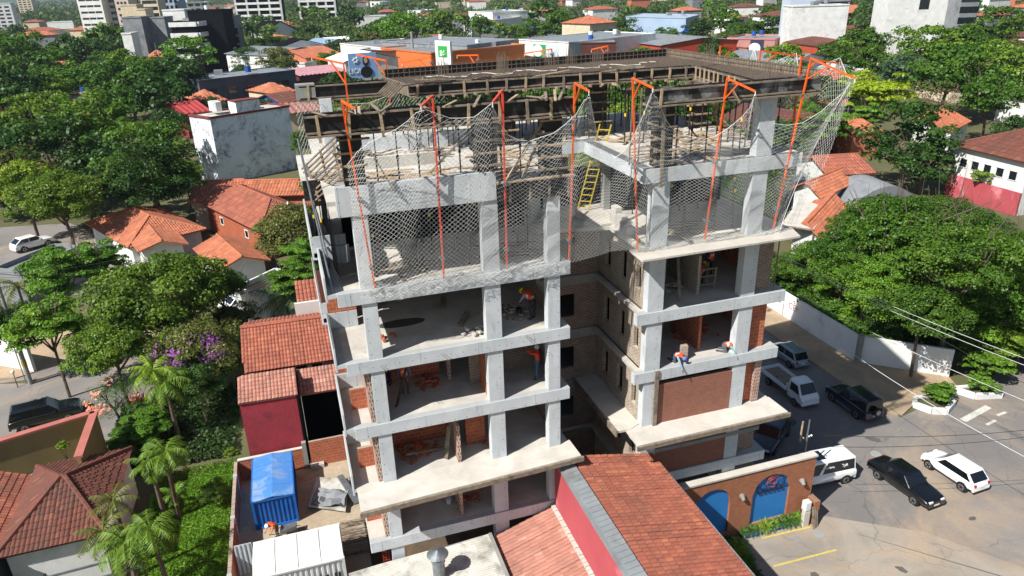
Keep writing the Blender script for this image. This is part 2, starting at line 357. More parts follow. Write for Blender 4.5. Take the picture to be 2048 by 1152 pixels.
# front infill: right wing between the two columns
MB().box(13.42, 17.36, .0, .2, 8.02, 10.15).build('brick_panel', M_FACEBR, BLD)
MB().box(13.42, 17.36, .0, .2, 5.0, 6.35).build('brick_panel', M_FACEBR, BLD)
MB().box(13.42, 17.36, .0, .2, 6.55, 7.45).build('brick_panel', M_FACEBR, BLD)
MB().box(13.42, 19.3, -.05, .2, 6.35, 6.55).build('lintel', M_OLDC, BLD)
MB().box(13.15, 13.35, -.16, -.1, 8.02, 11.0).build('guide_board', M_WOODG, BLD)
m = MB()
for z in np.arange(8.06, 10.1, .14): m.box(13.36, 13.42+.05, -.03, .2, z, z+.07); m.box(17.3, 17.38, -.03, .2, z, z+.07)
m.build('brick_toothing', M_FACEBR, BLD)
for k, m_ in ((3, M_HOLLOW), (4, M_BROWNBR)): MB().box(18.3, 19.15, .3, .46, ZL[k], ZL[k+1]-.56).build('brick_pier', m_, BLD)
MB().box(18.75, 19.1, .1, .5, 8.02, 10.44).build('brick_pier', M_TOOTH, BLD); MB().box(18.13, 18.75, .3, .46, 8.02, 10.44).build('brick_wall', M_HOLLOW, BLD)
MB().box(18.13, 19.3, .3, .46, 5.0, 7.45).build('brick_wall', M_BROWNBR, BLD)
for z in (14.0,): MB().bar((19.25, .1, z), (19.25, .1, z+2.9), .05, .05).build('guide_board', M_WOODG, BLD)
# inner partitions, right wing
for k in (3, 4):
    z = ZL[k]
    MB().box(13.5, 15.0, 2.6, 2.75, z, z+2.3 if k == 4 else z+1.7).build('brick_wall', M_BROWNBR, BLD)
    MB().box(16.0 if k == 3 else 15.7, 16.14 if k == 3 else 15.84, 1.0, 3.6, z, z+1.9).build('brick_wall', M_TANBR if k == 4 else M_HOLLOW, BLD)
    MB().box(15.2, 19.6, 4.9, 5.05, z, z+2.84).build('brick_wall', M_HOLLOW if k == 3 else M_BROWNBR, BLD)
for k in (1, 2, 3, 4): # dark right side wall and far side, bars light from behind
    MB().box(19.45, 19.6, 1.2, 12.2, ZL[k], ZL[k]+2.84).build('brick_wall', M_HOLLOW, BLD)
    MB().box(-.3, 19.4, 12.1, 12.25, ZL[k], ZL[k]+2.84).build('brick_wall', M_BROWNBR, BLD)
    MB().box(-.3, -.15, 4.0, 12.1, ZL[k], ZL[k]+2.84).build('brick_wall', M_HOLLOW, BLD)
# inner partitions, left wing
for k in (1, 2, 3):
    z = ZL[k]; h = 2.84
    yb = {1: 4.6, 2: 2.45, 3: 3.15}[k]
    MB().box(.4, 3.75, yb, yb+.15, z, z+h).build('brick_wall', M_HOLLOW, BLD); MB().box(5.9, 8.6, yb+1.4, yb+1.55, z, z+h).build('brick_wall', M_BROWNBR, BLD)
    if k == 3:
        MB().box(4.0, 4.16, 2.5, 3.3, z, z+2.84).build('brick_wall', M_TOOTH, BLD); MB().box(4.85, 5.3, 1.7, 1.85, z, z+2.84).build('brick_wall', M_BROWNBR, BLD); MB().box(5.3, 5.42, .6, 1.85, z, z+2.5).build('brick_wall', M_HOLLOW, BLD)
        MB().box(6.0, 8.3, 2.3, 2.45, z, z+2.75).build('brick_wall', M_BROWNBR, BLD)
    if k == 2:
        MB().box(3.78, 3.93, .3, 2.9, z, z+1.9).build('brick_wall', M_TOOTH, BLD); MB().box(4.45, 5.35, 1.45, 1.6, z, z+2.84).build('brick_wall', M_HOLLOW, BLD)
    if k == 1:
        MB().box(3.72, 3.86, .3, 2.4, z, z+2.0).build('brick_wall', M_TOOTH, BLD); MB().box(6.0, 8.4, 3.4, 3.55, z, z+2.5).build('brick_wall', M_BROWNBR, BLD)
MB().box(.2, 8.8, 9.4, 9.55, 14, 16.84).build('brick_wall', M_BROWNBR, BLD)
# jagged hollow-brick wall beside the first column, and stepped side balconies with parapets
for k in (1, 2, 3):
    z = ZL[k]; zz = z if k != 2 else 8.02
    MB().box(.22, .38, .1, 3.0, zz, z+2.44).build('brick_wall', M_TOOTH, BLD)
    MB().box(-.45, .22, 1.4, 1.55, zz, z+1.0).build('balcony_brick', M_HOLLOW, BLD)
for k in (2, 3, 4, 5):
    z = ZL[k]
    MB().box(-.86, -.5, -.05, 3.4, z-.16, z-.003).build('balcony_floor', M_CONC, BLD)
    MB().box(-.92, -.84, -.05, 3.45, z-.3, z+.75).build('balcony_parapet', M_CONC, BLD, bevel=.01)
    MB().box(-.84, .38, 3.35, 3.43, z, z+.75).build('balcony_parapet', M_CONC, BLD, bevel=.01)
    if k < 5: MB().box(-.84, .38, 3.44, 3.6, z, z+2.84).build('balcony_brick', M_HOLLOW, BLD)
for k in (4, 5):
    z = ZL[k]; MB().box(-1.05, -.5, 3.5, 9.5, z+.3, z+.5).build('balcony_floor', M_CONC, BLD); MB().box(-1.12, -1.04, 3.5, 9.5, z+.2, z+1.25).build('balcony_parapet', M_CONC, BLD, bevel=.01)
    MB().box(-1.05, .3, 3.5, 3.58, z+.2, z+1.2).build('balcony_parapet', M_CONC, BLD)
# level six side formwork box and low walls around the slab
MB().box(-1.1, .2, 3.7, 3.85, 19.7, 20.5).build('edge_formwork', M_PLY, BLD)
MB().box(-1.15, -.4, 3.9, 9.0, 20.3, 20.48).build('floor_slab', M_SLAB, BLD)
MB().box(6.0, 8.95, -.1, .06, 19.85, 20.62).build('edge_formwork', M_PLY, BLD)
for x in (6.4, 7.2, 8.0, 8.8): MB().box(x, x+.07, -.18, -.1, 19.8, 20.66).build('formwork_cleat', M_WOODG, BLD)
MB().box(5.9, 9.05, -.3, -.1, 20.62, 20.68).build('formwork_rail', M_WOOD, BLD)
MB().box(9.0, 13.0, 5.95, 6.35, 20.0, 20.55).build('edge_beam', M_CONC, BLD)
MB().box(12.1, 12.55, .22, 6.0, 19.95, 20.52).build('edge_beam', M_CONC, BLD)
MB().box(1.0, 4.6, 4.6, 4.8, 20.5, 21.0).build('low_wall', M_SLAB, BLD); MB().box(.9, 8.0, 8.2, 8.45, 20.5, 21.15).build('low_wall', M_CONC, BLD)
MB().prism([(11.3, 5.8), (11.9, 3.5), (13.2, 3.6), (15.2, 5.0), (14.5, 6.9)], 17.02, 17.12).build('floor_slab', M_SLAB, BLD)
# formed columns (black plywood boxes with timber yokes) on level six
def formed(x0, x1, y0, y1, z0, z1):
    b = MB().box(x0, x1, y0, y1, z0, z1).build('column_formwork', M_PLY, BLD)
    z = z0+.2; i = 0
    while z < z1-.1:
        a, c = random.uniform(.1, .45), random.uniform(.1, .45)
        MB().box(x0-a, x1+c, y0-.09, y0-.002, z, z+.07).build('yoke', M_WOOD if i % 3 else M_WOODG, b)
        MB().box(x0-.1, x0-.03, y0-.2, y1+.2, z+.08, z+.15).build('yoke', M_WOODG, b)
        z += .47; i += 1
    return b
formed(.30, 1.05, -.05, .5, 21.1, 23.1); formed(5.2, 6.0, -.05, .5, 21.1, 23.1); formed(7.85, 8.6, -.05, .5, 20.7, 23.1)
formed(12.7, 13.4, -.02, .55, 20.5, 23.1); formed(12.9, 13.7, 7.0, 7.6, 20.5, 23.1); formed(8.0, 8.9, 6.8, 7.4, 20.5, 23.1); formed(18.3, 19.0, 6.6, 7.3, 20.5, 23.1)
col(7.97, 8.52, -.02, .45, 20.34, 20.7)
# plywood beam boxes at level seven
def beambox(p, q, z0, z1, th, cle=1.0, inset=.0, skip=0, mat=None, out=1, rail=M_WOODG):
    p = V(*p); q = V(*q); d = (q-p).normalized(); n = V(d.y, -d.x, 0)*out; L = (q-p).length
    b = MB()
    b.bar(p+V(0, 0, (z0+z1)/2), q+V(0, 0, (z0+z1)/2), .03, z1-z0); b.bar(p-n*th+V(0, 0, (z0+z1)/2), q-n*th+V(0, 0, (z0+z1)/2), .03, z1-z0)
    b.bar(p-n*th/2+V(0, 0, z0+.02), q-n*th/2+V(0, 0, z0+.02), th-.04, .03)
    o = b.build('beam_formwork', mat or M_PLY, BLD)
    for zz in (z0+.04, z1-.04): MB().bar(p+n*.06+V(0, 0, zz), q+n*.06+V(0, 0, zz), .08, .06).build('formwork_rail', rail, o)
    MB().bar(p-n*th/2+V(0, 0, z0-.07), q-n*th/2+V(0, 0, z0-.07), th+.3, .06).build('formwork_rail', M_WOODG, o)
    u = .4
    while u < L-.1:
        a = p+d*u; r = random.uniform(-.06, .06)
        MB().bar(a+n*.12+V(0, 0, z0-.1-random.random()*.2)+d*r, a+n*.12+V(0, 0, z1+.02), .1, .05, up=n).build('formwork_cleat', random.choice([M_WOOD, M_WOOD, M_WOODG]), o)
        u += cle*random.uniform(.85, 1.15)
    return o
beambox((-.8, -.25, 0), (8.95, -.25, 0), 23.05, 23.68, .55, 1.02)
beambox((12.2, -.25, 0), (20.05, -.25, 0), 23.1, 23.68, .5, 8, mat=pm('weathered_black_plywood', '34302f', '1e1b1b', 1.2, .6, .2, 8, c3='80807e', sc3=1.1, th=(.5, .62)))
beambox((-.6, 8.8, 0), (3.5, 8.8, 0), 23.0, 23.6, .5, 9)
MB().box(-.75, .1, 8.7, 9.35, 23.0, 23.66).build('beam_end', M_OLDC, BLD)
# deck of the top floor: ply skin carrying a dark mat of reinforcement
DK = [(3.97, 6.6), (3.44, 10.1), (19.5, 11.75), (20.15, .05), (17.1, .05), (18.0, 6.3)]
M_DECK = pm('deck_reinforcement', '6e675e', '4a4540', 1.2, .85, .5, 25, c3='6a5a45', sc3=.45, th=(.45, .65))
DECK = MB().prism(DK, 23.42, 23.52).build('deck_formwork', M_DECK, BLD)
m = MB()
for y in np.arange(.2, 12.0, .2):
    # clip each bar to the deck polygon
    xs = []
    for i in range(len(DK)):
        (ax, ay), (bx, by) = DK[i], DK[(i+1) % len(DK)]
        if (ay-y)*(by-y) < 0: xs.append(ax+(bx-ax)*(y-ay)/(by-ay))
    xs.sort()
    for a, b in zip(xs[::2], xs[1::2]): m.bar((a+.05, y, 23.56), (b-.05, y, 23.56), .016, .016)
for x in np.arange(3.2, 20.1, .2):
    ys = []
    for i in range(len(DK)):
        (ax, ay), (bx, by) = DK[i], DK[(i+1) % len(DK)]
        if (ax-x)*(bx-x) < 0: ys.append(ay+(by-ay)*(x-ax)/(bx-ax))
    ys.sort()
    for a, b in zip(ys[::2], ys[1::2]): m.bar((x, a+.05, 23.585), (x, b-.05, 23.575), .016, .016)
m.build('reinforcement_mat', M_RUST, DECK)
beambox((3.97, 6.55, 0), (18.0, 6.25, 0), 23.18, 23.62, .4, .95)
beambox((18.0, 6.25, 0), (17.1, .1, 0), 23.1, 23.62, .3, .5, rail=M_WOODG)
MB().bar((3.5, 10.15, 23.7), (19.5, 11.85, 23.7), .06, .5).build('deck_edge_board', M_PLY, DECK)
MB().bar((19.55, 12.0, 23.7), (20.2, .1, 23.7), .06, .42).build('deck_edge_board', M_WOODG, DECK)
jr = random.Random(4)
for x in np.arange(4.2, 17.9, .55): z_ = 23.1-jr.random()*.05; MB().bar((x+jr.uniform(-.08, .08), 6.3-jr.random()*.6, z_), (x+jr.uniform(-.1, .1), 9.5+jr.random(), z_), .09, .09).build('joist', jr.choice([M_WOOD, M_WOODG, M_WOODG]), DECK)
for y in np.arange(.5, 6.0, .55): z_ = 23.05-jr.random()*.05; MB().bar((17.0-jr.random()*.5, y, z_), (20.3+jr.random()*.3, y+jr.uniform(-.1, .1), z_), .09, .09).build('joist', jr.choice([M_WOOD, M_WOODG]), DECK)
for i in range(16):
    x = jr.uniform(4.5, 17); y = jr.uniform(6.3, 7.2); a_ = jr.uniform(-.5, .5); d_ = V(math.cos(a_), math.sin(a_), jr.uniform(-.12, .12))*jr.uniform(.4, 1.1); c_ = V(x, y, 23.68); MB().bar(c_-d_, c_+d_, .12, .04).build('loose_board', jr.choice([M_WOOD, M_WOODG, M_PLY2]), DECK)
for i in range(14):
    x = jr.uniform(-.4, 8.6); d_ = V(jr.uniform(-.3, .3), jr.uniform(.3, .6), jr.uniform(-.05, .1)); c_ = V(x, -.5, 23.75); MB().bar(c_-d_, c_+d_*1.5, .1, .04).build('loose_board', jr.choice([M_WOOD, M_WOODG]), BLD)
# ribbed timber side form, left end of the deck
m = MB(); m.thick([(3.97, 6.6, 23.1), (3.95, 6.6, 23.62), (3.42, 10.1, 23.62), (3.4, 10.1, 23.1)], .03); o = m.build('side_form', M_WOODG, DECK)
for u in np.linspace(.05, .95, 11):
    a = V(3.93, 6.65, 0).lerp(V(3.4, 10.05, 0), u); MB().bar(a+V(-.06, 0, 23.62), a+V(-.75, -.1, 23.05), .06, .08).build('rib', M_WOODG, o)
# upright bars for the next lift
for (cx, cy) in ((5.6, 7.6), (8.4, 7.4), (13.1, 7.2), (18.6, 6.2), (13.0, 10.4), (17.8, .4), (9.0, 9.6), (11.2, 8.4)):
    m = MB()
    for i in range(4):
        for j in range(3):
            m.tube([(cx+i*.14, cy+j*.16, 23.5), (cx+i*.14+random.uniform(-.05, .05), cy+j*.16, 24.3+random.random()*.35)], .01, 4)
    m.build('starter_bars', M_RUST, DECK)
m = MB()
for t_ in np.linspace(0, 1, 60):
    a = V(19.45, 12.0, 23.55).lerp(V(20.1, .2, 23.55), t_); m.tube([a, a+V(0, 0, .45)], .012, 4)
    a = V(3.6, 10.0, 23.55).lerp(V(19.4, 11.65, 23.55), t_); m.tube([a, a+V(0, 0, .5)], .012, 4)
for z in (23.75, 23.95): m.tube([(19.45, 12, z), (20.1, .2, z)], .014, 4); m.tube([(3.6, 10.0, z), (19.4, 11.65, z)], .014, 4)
m.build('starter_bars', M_RUST, DECK)
m = MB(); m.tube([(5+.25*i, 8.6+.5*math.sin(i*.7)+.2*math.sin(i*2.1), 23.62) for i in range(50)], .025, 5); tag(m.build('hose', M_CANOPY), 'pale hose snaking across the rebar deck', 'hose')
# protruding hooks on beams
for (x, z) in ((3.4, 13.75), (7.0, 13.9), (.9, 13.7)):
    m = MB(); m.tube([(x, -.09, z), (x+.25, -.45, z-.1)], .012, 4); m.tube([(x-.1, -.09, z), (x+.12, -.4, z-.15)], .012, 4); m.build('bar_stub', M_STEEL, BLD)
# ================================================================ helpers for roofs, walls, houses
T_NEW = tile_mat('clay_tile_orange', 'bd6f4c', 'a45a3d', 'cf8c67')
T_OLD = tile_mat('clay_tile_dark', '743f2e', '583127', '8c5843')
T_RED = tile_mat('clay_tile_red', 'a86049', '8a4938', 'c27a55')
T_PINK = tile_mat('clay_tile_pinkish', 'b57c6a', 'a06957', 'caa08f')
M_WHITEW = pm('white_wall', 'dcdcd8', 'c6c6c1', .6, .85, .15, 8, c3='9fa09c', sc3=.5, th=(.55, .8))
M_CREAM = pm('cream_wall', 'cfc2a6', 'b8aa8d', .6, .85, .15)
M_PEACH = pm('peach_wall', 'b9704f', 'a8634a', .6, .85, .15)
M_REDW = pm('crimson_render', '92303a', '7e2830', .8, .85, .7, 6, c3='6a2730', sc3=.9, th=(.52, .7))
M_PINKW = pm('pink_parapet_paint', 'b04f55', '9f444b', .5, .8, .15, 6, c3='cf8088', sc3=.35, th=(.56, .68))
M_GLASS = flat('dark_window_glass', '1a2026', .15, spec=.8)
M_ZINC = pm('zinc_sheet', '9ea3a5', '858a8c', .8, .5, .1, 10, metal=.35, c3='76746f', sc3=.5)
M_FIBRE = pm('fibre_cement_sheet', 'c4c2b9', 'aaa79c', 1.2, .9, .2, 10, c3='5f5c54', sc3=.8, th=(.5, .72))
M_DARKW = pm('charcoal_wall_and_shade', '101217', '0b0d10', .6, .95, spec=.1)
M_GREYW = pm('grey_wall', '85888a', '74777a', .5, .85, .1, c3='5f6265', sc3=.4)
M_BROWNW = pm('brown_cladding', '5a3128', '4a2821', .8, .6)
M_BLUEW = pm('cobalt_wall', '1f4fa0', '1a4488', .8, .7)
M_GLASSB = flat('bluish_glass', '4a5a66', .2, spec=.8)

def tiled(poly, down, pitch=.21, row=.36, amp=.045, seg=4, m=None, mi=0):
    P = [Vector(p) for p in poly]; nrm = Vector((0, 0, 0))
    for i in range(len(P)): nrm += P[i].cross(P[(i+1) % len(P)])
    nrm.normalize(); nrm = nrm if nrm.z > 0 else -nrm
    a = Vector(down); a = (a-nrm*a.dot(nrm)).normalized(); b = nrm.cross(a); O = P[0]
    Q = [((p-O).dot(a), (p-O).dot(b)) for p in P]; m = m or MB()
    a0, a1 = min(q[0] for q in Q), max(q[0] for q in Q); b0, b1 = min(q[1] for q in Q), max(q[1] for q in Q)
    nb = max(1, round((b1-b0)/pitch)); pw = (b1-b0)/nb; na = max(1, round((a1-a0)/row)); rh = (a1-a0)/na
    prof = [(t/seg, amp*math.sin(math.pi*t/seg)) for t in range(seg+1)]
    for j in range(nb):
        bc = b0+(j+.5)*pw
        # interval(s) of the polygon on this column
        xs = []
        for i in range(len(Q)):
            (x1, y1), (x2, y2) = Q[i], Q[(i+1) % len(Q)]
            if (y1-bc)*(y2-bc) < 0: xs.append(x1+(x2-x1)*(bc-y1)/(y2-y1))
        xs.sort()
        for lo, hi in zip(xs[::2], xs[1::2]):
            n = max(1, round((hi-lo)/rh)); r = (hi-lo)/n; jb = random.uniform(-.012, .012)
            for i in range(n):
                u0, u1 = lo+i*r, lo+(i+1)*r+.03; lift0 = .0; lift1 = .035+random.uniform(-.006, .008)
                vs = [O+a*u+b*(b0+(j+t)*pw+jb)+nrm*(h+l) for (u, l) in ((u0, lift0), (u1, lift1)) for t, h in prof]
                k = seg+1; vs += [O+a*u1+b*(b0+(j+t)*pw+jb)+nrm*(h+lift1-.03) for t, h in prof]
                tt = random.random()
                m.add(vs, [(t, t+1, k+t+1, k+t) for t in range(seg)]+[(k+t, k+t+1, 2*k+t+1, 2*k+t) for t in range(seg)], mi, max(.001, tt))
    return m
def roofpart(poly, down, mat, par, near=1, name='roof', base=True):
    D = ((Vector(poly[0])-CAMP).length)
    if D < 48: kw = dict(pitch=.21, row=.36, seg=4)
    elif D < 95: kw = dict(pitch=.26, row=.5, seg=3, amp=.06)
    elif D < 150: kw = dict(pitch=.4, row=.8, seg=2, amp=.09)
    else: kw = dict(pitch=.8, row=1.6, seg=2, amp=.12)
    m = MB(); m.thick([Vector(p)-Vector((0, 0, .02)) for p in poly], .1); tiled(poly, down, m=m, **kw)
    return m.build(name, mat, par)
def ridge(p, q, mat, par, r=.11):
    m = MB(); p = V(*p); q = V(*q); L = (q-p).length; n = max(1, int(L/.45)); m.tube([p+V(0, 0, .04), q+V(0, 0, .04)], r, 6)
    for i in range(n): a = p.lerp(q, i/n); b = p.lerp(q, (i+.9)/n); m.tube([a+V(0, 0, .045), b+V(0, 0, .045)], r+.012, 6, cap=True)
    return m.build('ridge_tiles', mat, par)
def quadprism(m, P, z0, z1): return m.prism([(p.x, p.y) for p in P], z0, z1)
def windows(par, a, b, z0, z1, n, w, h, rows=1, fh=3.0, mat=None, m0=.8, sill=True, frame=None, out=None, name='window'):
    """windows as separate parts along the wall a-b"""
    a = V(*a[:2], 0); b = V(*b[:2], 0); d = (b-a); L = d.length; d.normalize(); nn = V(d.y, -d.x, 0)
    if out is None: out = 1 if nn.dot(CAMP-a) > 0 else -1
    nn *= out
    for r in range(rows):
        for i in range(n):
            c = a+d*(m0+(L-2*m0)*((i+.5)/n)); z = z0+r*fh
            m = MB(); m.bar(c-d*(w/2)+nn*.0+V(0, 0, z+h/2), c+d*(w/2)+V(0, 0, z+h/2), .06, h)
            o = m.build(name, mat or M_GLASS, par)
            if sill and (a-CAMP).length < 130:
                f = MB()
                for zz in (z, z+h): f.bar(c-d*(w/2+.05)+V(0, 0, zz), c+d*(w/2+.05)+V(0, 0, zz), .16, .07)
                for s in (-1, 1): f.bar(c+d*s*(w/2)+V(0, 0, z), c+d*s*(w/2)+V(0, 0, z+h), .14, .07, up=nn)
                f.bar(c+V(0, 0, z), c+V(0, 0, z+h), .1, .04, up=nn)
                f.build('window_frame', frame or M_WHITEW, o)
def para(A, B, h, depth=None, C=None):
    """four corners of a block: A, B front top corners (points of the photo at height h), C a back corner next to B"""
    a = gp(*A, h); b = gp(*B, h)
    if C is not None: c = gp(*C, h); dv = c-b
    else:
        d = (b-a).normalized(); n = V(-d.y, d.x, 0)
        if n.dot(a-CAMP) < 0: n = -n
        dv = n*depth
    return [V(a.x, a.y, 0), V(b.x, b.y, 0), V(b.x+dv.x, b.y+dv.y, 0), V(a.x+dv.x, a.y+dv.y, 0)]
def zed(p, z): return V(p.x, p.y, z)
def block(name, label, cat, P, h, wall, roof='flat', rmat=None, rise=1.5, over=.5, par_h=.5, along=0, group=None, z0=0, wins=None, copemat=None, tiled_=True):
    cx = sum((p for p in P), V(0, 0, 0))/4; o = thing(name, label, cat, (cx.x, cx.y, z0), 0, group)
    wm = quadprism(MB(), P, z0, h)
    c = lambda i: P[i % 4]
    ins = lambda f: [cx+(p-cx)*f for p in P]
    if roof == 'flat':
        wm.build('walls', wall, o)
        far = (cx-CAMP).length
        t = .2 if far < 120 else .35
        for i in range(4):
            a, b = c(i), c(i+1); MB().bar(zed(a, h+par_h/2), zed(b, h+par_h/2), t, par_h).build('parapet', copemat or wall, o)
        quadprism(MB(), ins(.985), h, h+.05).build('roof', rmat or M_ZINC, o)
        if 110 < (cx-CAMP).length < 700 and (P[1]-P[0]).length > 9:
            rq = random.Random(int(cx.x*7+cx.y)); e1_, e2_ = (P[1]-P[0]), (P[3]-P[0])
            for _ in range(rq.randint(1, 3)):
                q = P[0]+e1_*rq.uniform(.15, .85)+e2_*rq.uniform(.2, .8)
                if rq.random() < .5: MB().tube([zed(q, h+.6), zed(q, h+2.0)], .75, 10).build('roof_tank', rq.choice([M_WHITEW, M_BLUEW, M_GREYW]), o)
                else: MB().box(q.x-1, q.x+1, q.y-.8, q.y+.8, h, h+1.3).build('roof_unit', M_ZINC, o)
    else:
        F = 1+over*2/max(.1, (P[1]-P[0]).length); G = 1+over*2/max(.1, (P[2]-P[1]).length)
        e1 = (P[1]-P[0])/2; e2 = (P[3]-P[0])/2
        E = [cx-e1*F-e2*G, cx+e1*F-e2*G, cx+e1*F+e2*G, cx-e1*F+e2*G]; E = [zed(p, h) for p in E]
        if along: E = E[1:]+E[:1]; e1, e2 = e2, -e1; F, G = G, F
        mid0 = (E[0]+E[3])/2; mid1 = (E[1]+E[2])/2   # ridge runs E0->E1 direction
        R0 = mid0+V(0, 0, rise); R1 = mid1+V(0, 0, rise)
        if roof == 'hip':
            w = (E[3]-E[0]).length/2; d = (mid1-mid0).normalized(); L = (mid1-mid0).length; w = min(w, L*.48)
            R0 = R0+d*w; R1 = R1-d*w
        rp = (lambda pl, dn: roofpart(pl, dn, rmat or T_NEW, o)) if tiled_ else (lambda pl, dn: corr(pl, dn, rmat or M_ZINC, o))
        rp([E[0], E[1], R1, R0], (E[0]-E[3])); rp([E[2], E[3], R0, R1], (E[3]-E[0]))
        if roof == 'hip':
            rp([E[3], E[0], R0], (E[0]-E[1])); rp([E[1], E[2], R1], (E[1]-E[0]))
            if tiled_ and (cx-CAMP).length < 150:
                for a, b in ((E[0], R0), (E[3], R0), (E[1], R1), (E[2], R1)): ridge(a, b, rmat or T_NEW, o)
        else:
            g = [(P[1], P[2]), (P[3], P[0])] if not along else [(P[0], P[1]), (P[2], P[3])]
            for a, b in g: wm.add([zed(a, h-.05), zed(b, h-.05), (zed(a, h)+zed(b, h))/2+V(0, 0, rise*.93)], [(0, 1, 2)])
        wm.build('walls', wall, o)
        if tiled_ and (cx-CAMP).length < 150: ridge(R0, R1, rmat or T_NEW, o)
    if wins:
        for (i, zz, n, w, hh, rows, *mt) in wins: windows(o, c(i), c(i+1), zz, 0, n, w, hh, rows, mat=mt[0] if mt else None)
    return o
def corr(poly, down, mat, par, pitch=.18, amp=.025, name='roof', th=.03):
    """corrugated sheet: ridges run along 'down'"""
    P = [Vector(p) for p in poly]; nrm = Vector((0, 0, 0))
    for i in range(len(P)): nrm += P[i].cross(P[(i+1) % len(P)])
    nrm.normalize(); nrm = nrm if nrm.z > 0 else -nrm
    a = Vector(down); a = (a-nrm*a.dot(nrm)).normalized(); b = nrm.cross(a); O = P[0]
    Q = [((p-O).dot(a), (p-O).dot(b)) for p in P]; b0, b1 = min(q[1] for q in Q), max(q[1] for q in Q); m = MB()
    if (P[0]-CAMP).length > 60: pitch = .5; amp = .06
    if (P[0]-CAMP).length > 150: pitch = 1.2; amp = .1
    nb = max(1, round((b1-b0)/pitch)); pw = (b1-b0)/nb; seg = 4; cols = []
    for j in range(nb*seg+1):
        bc = min(max(b0+j*pw/seg, b0+1e-4), b1-1e-4); xs = []
        for i in range(len(Q)):
            (x1, y1), (x2, y2) = Q[i], Q[(i+1) % len(Q)]
            if (y1-bc)*(y2-bc) < 0: xs.append(x1+(x2-x1)*(bc-y1)/(y2-y1))
        xs.sort(); cols.append((bc, xs[0] if xs else 0, xs[-1] if xs else 0, amp*math.cos(j/seg*math.tau)))
    vs = []; fs = []
    for (bc, lo, hi, h) in cols: vs += [O+a*lo+b*bc+nrm*(h+amp), O+a*hi+b*bc+nrm*(h+amp), O+a*lo+b*bc+nrm*(h+amp-th), O+a*hi+b*bc+nrm*(h+amp-th)]
    for j in range(len(cols)-1): k = 4*j; fs += [(k, k+1, k+5, k+4), (k+2, k+6, k+7, k+3), (k+1, k+3, k+7, k+5), (k, k+4, k+6, k+2)]
    m.add(vs, fs); return m.build(name, mat, par)

# ================================================================ yard and foreground neighbours
YZ = 1.2
wsheet('construction_yard', [(-6.9, 12.1), (-6.85, -6), (-.45, -6), (-.45, 12.1)], YZ, M_YARD, 1.15)
wsheet('parking_lot', [(13.1, -.05), (22.9, -.05), (28, -3.5), (34, -12), (30, -24), (13.1, -24)], .012, M_LOT)
for i, (a, b) in enumerate((((19.6, -1.0), (22.6, -1.15)), ((18.95, -2.9), (22.7, -3.0)))):
    m = MB(); d = V(b[0]-a[0], b[1]-a[1], 0).normalized(); n = V(-d.y, d.x, 0)*.06
    A = V(*a, .017); B = V(*b, .017); m.quad(A-n, B-n, B+n, A+n); m.build('parking_line', M_YELP, kind='structure')
for (x, y, w) in ((22.6, -1.75, .55), (21.3, -1.7, .4)):
    MB().box(x-w/2, x+w/2, y-w/2, y+w/2, .0, .03).build('manhole_cover', M_OLDC, kind='structure')
# boundary wall of hollow orange brick: left side and back
bw = thing('brick_boundary_wall', 'orange hollow brick wall with narrow pale top running along the left edge of the yard', 'wall', (-7.2, 0, 0))
m = MB(); m.box(-7.0, -6.84, -4, 12.0, 0, 2.52); m.build('wall_body', M_HOLLOW, bw)
for y in (-1.5, 2.6, 6.8, 10.4): MB().box(-7.02, -6.8, y, y+.22, 0, 2.66).build('pier', M_CONC, bw)
m = MB()
for i in range(37): m.box(-7.01, -6.83, -4+i*.43, -4+i*.43+.41, 2.53, 2.6)
m.build('coping', M_HOLLOW, bw)
bw = thing('brick_boundary_wall', 'orange hollow brick wall behind the blue container with a grey concrete post in its middle', 'wall', (-4, 12, 0))
MB().box(-6.83, -3.2, 11.9, 12.05, 0, 2.6).build('wall_body', M_HOLLOW, bw); MB().box(-2.8, -.4, 11.9, 12.05, 0, 2.95).build('wall_body', M_HOLLOW, bw)
MB().box(-3.2, -2.95, 11.85, 12.1, 0, 3.0).build('pier', M_OLDC, bw); MB().box(-6.83, -3.2, 11.87, 12.08, 2.6, 2.66).build('coping', M_CANOPY, bw)

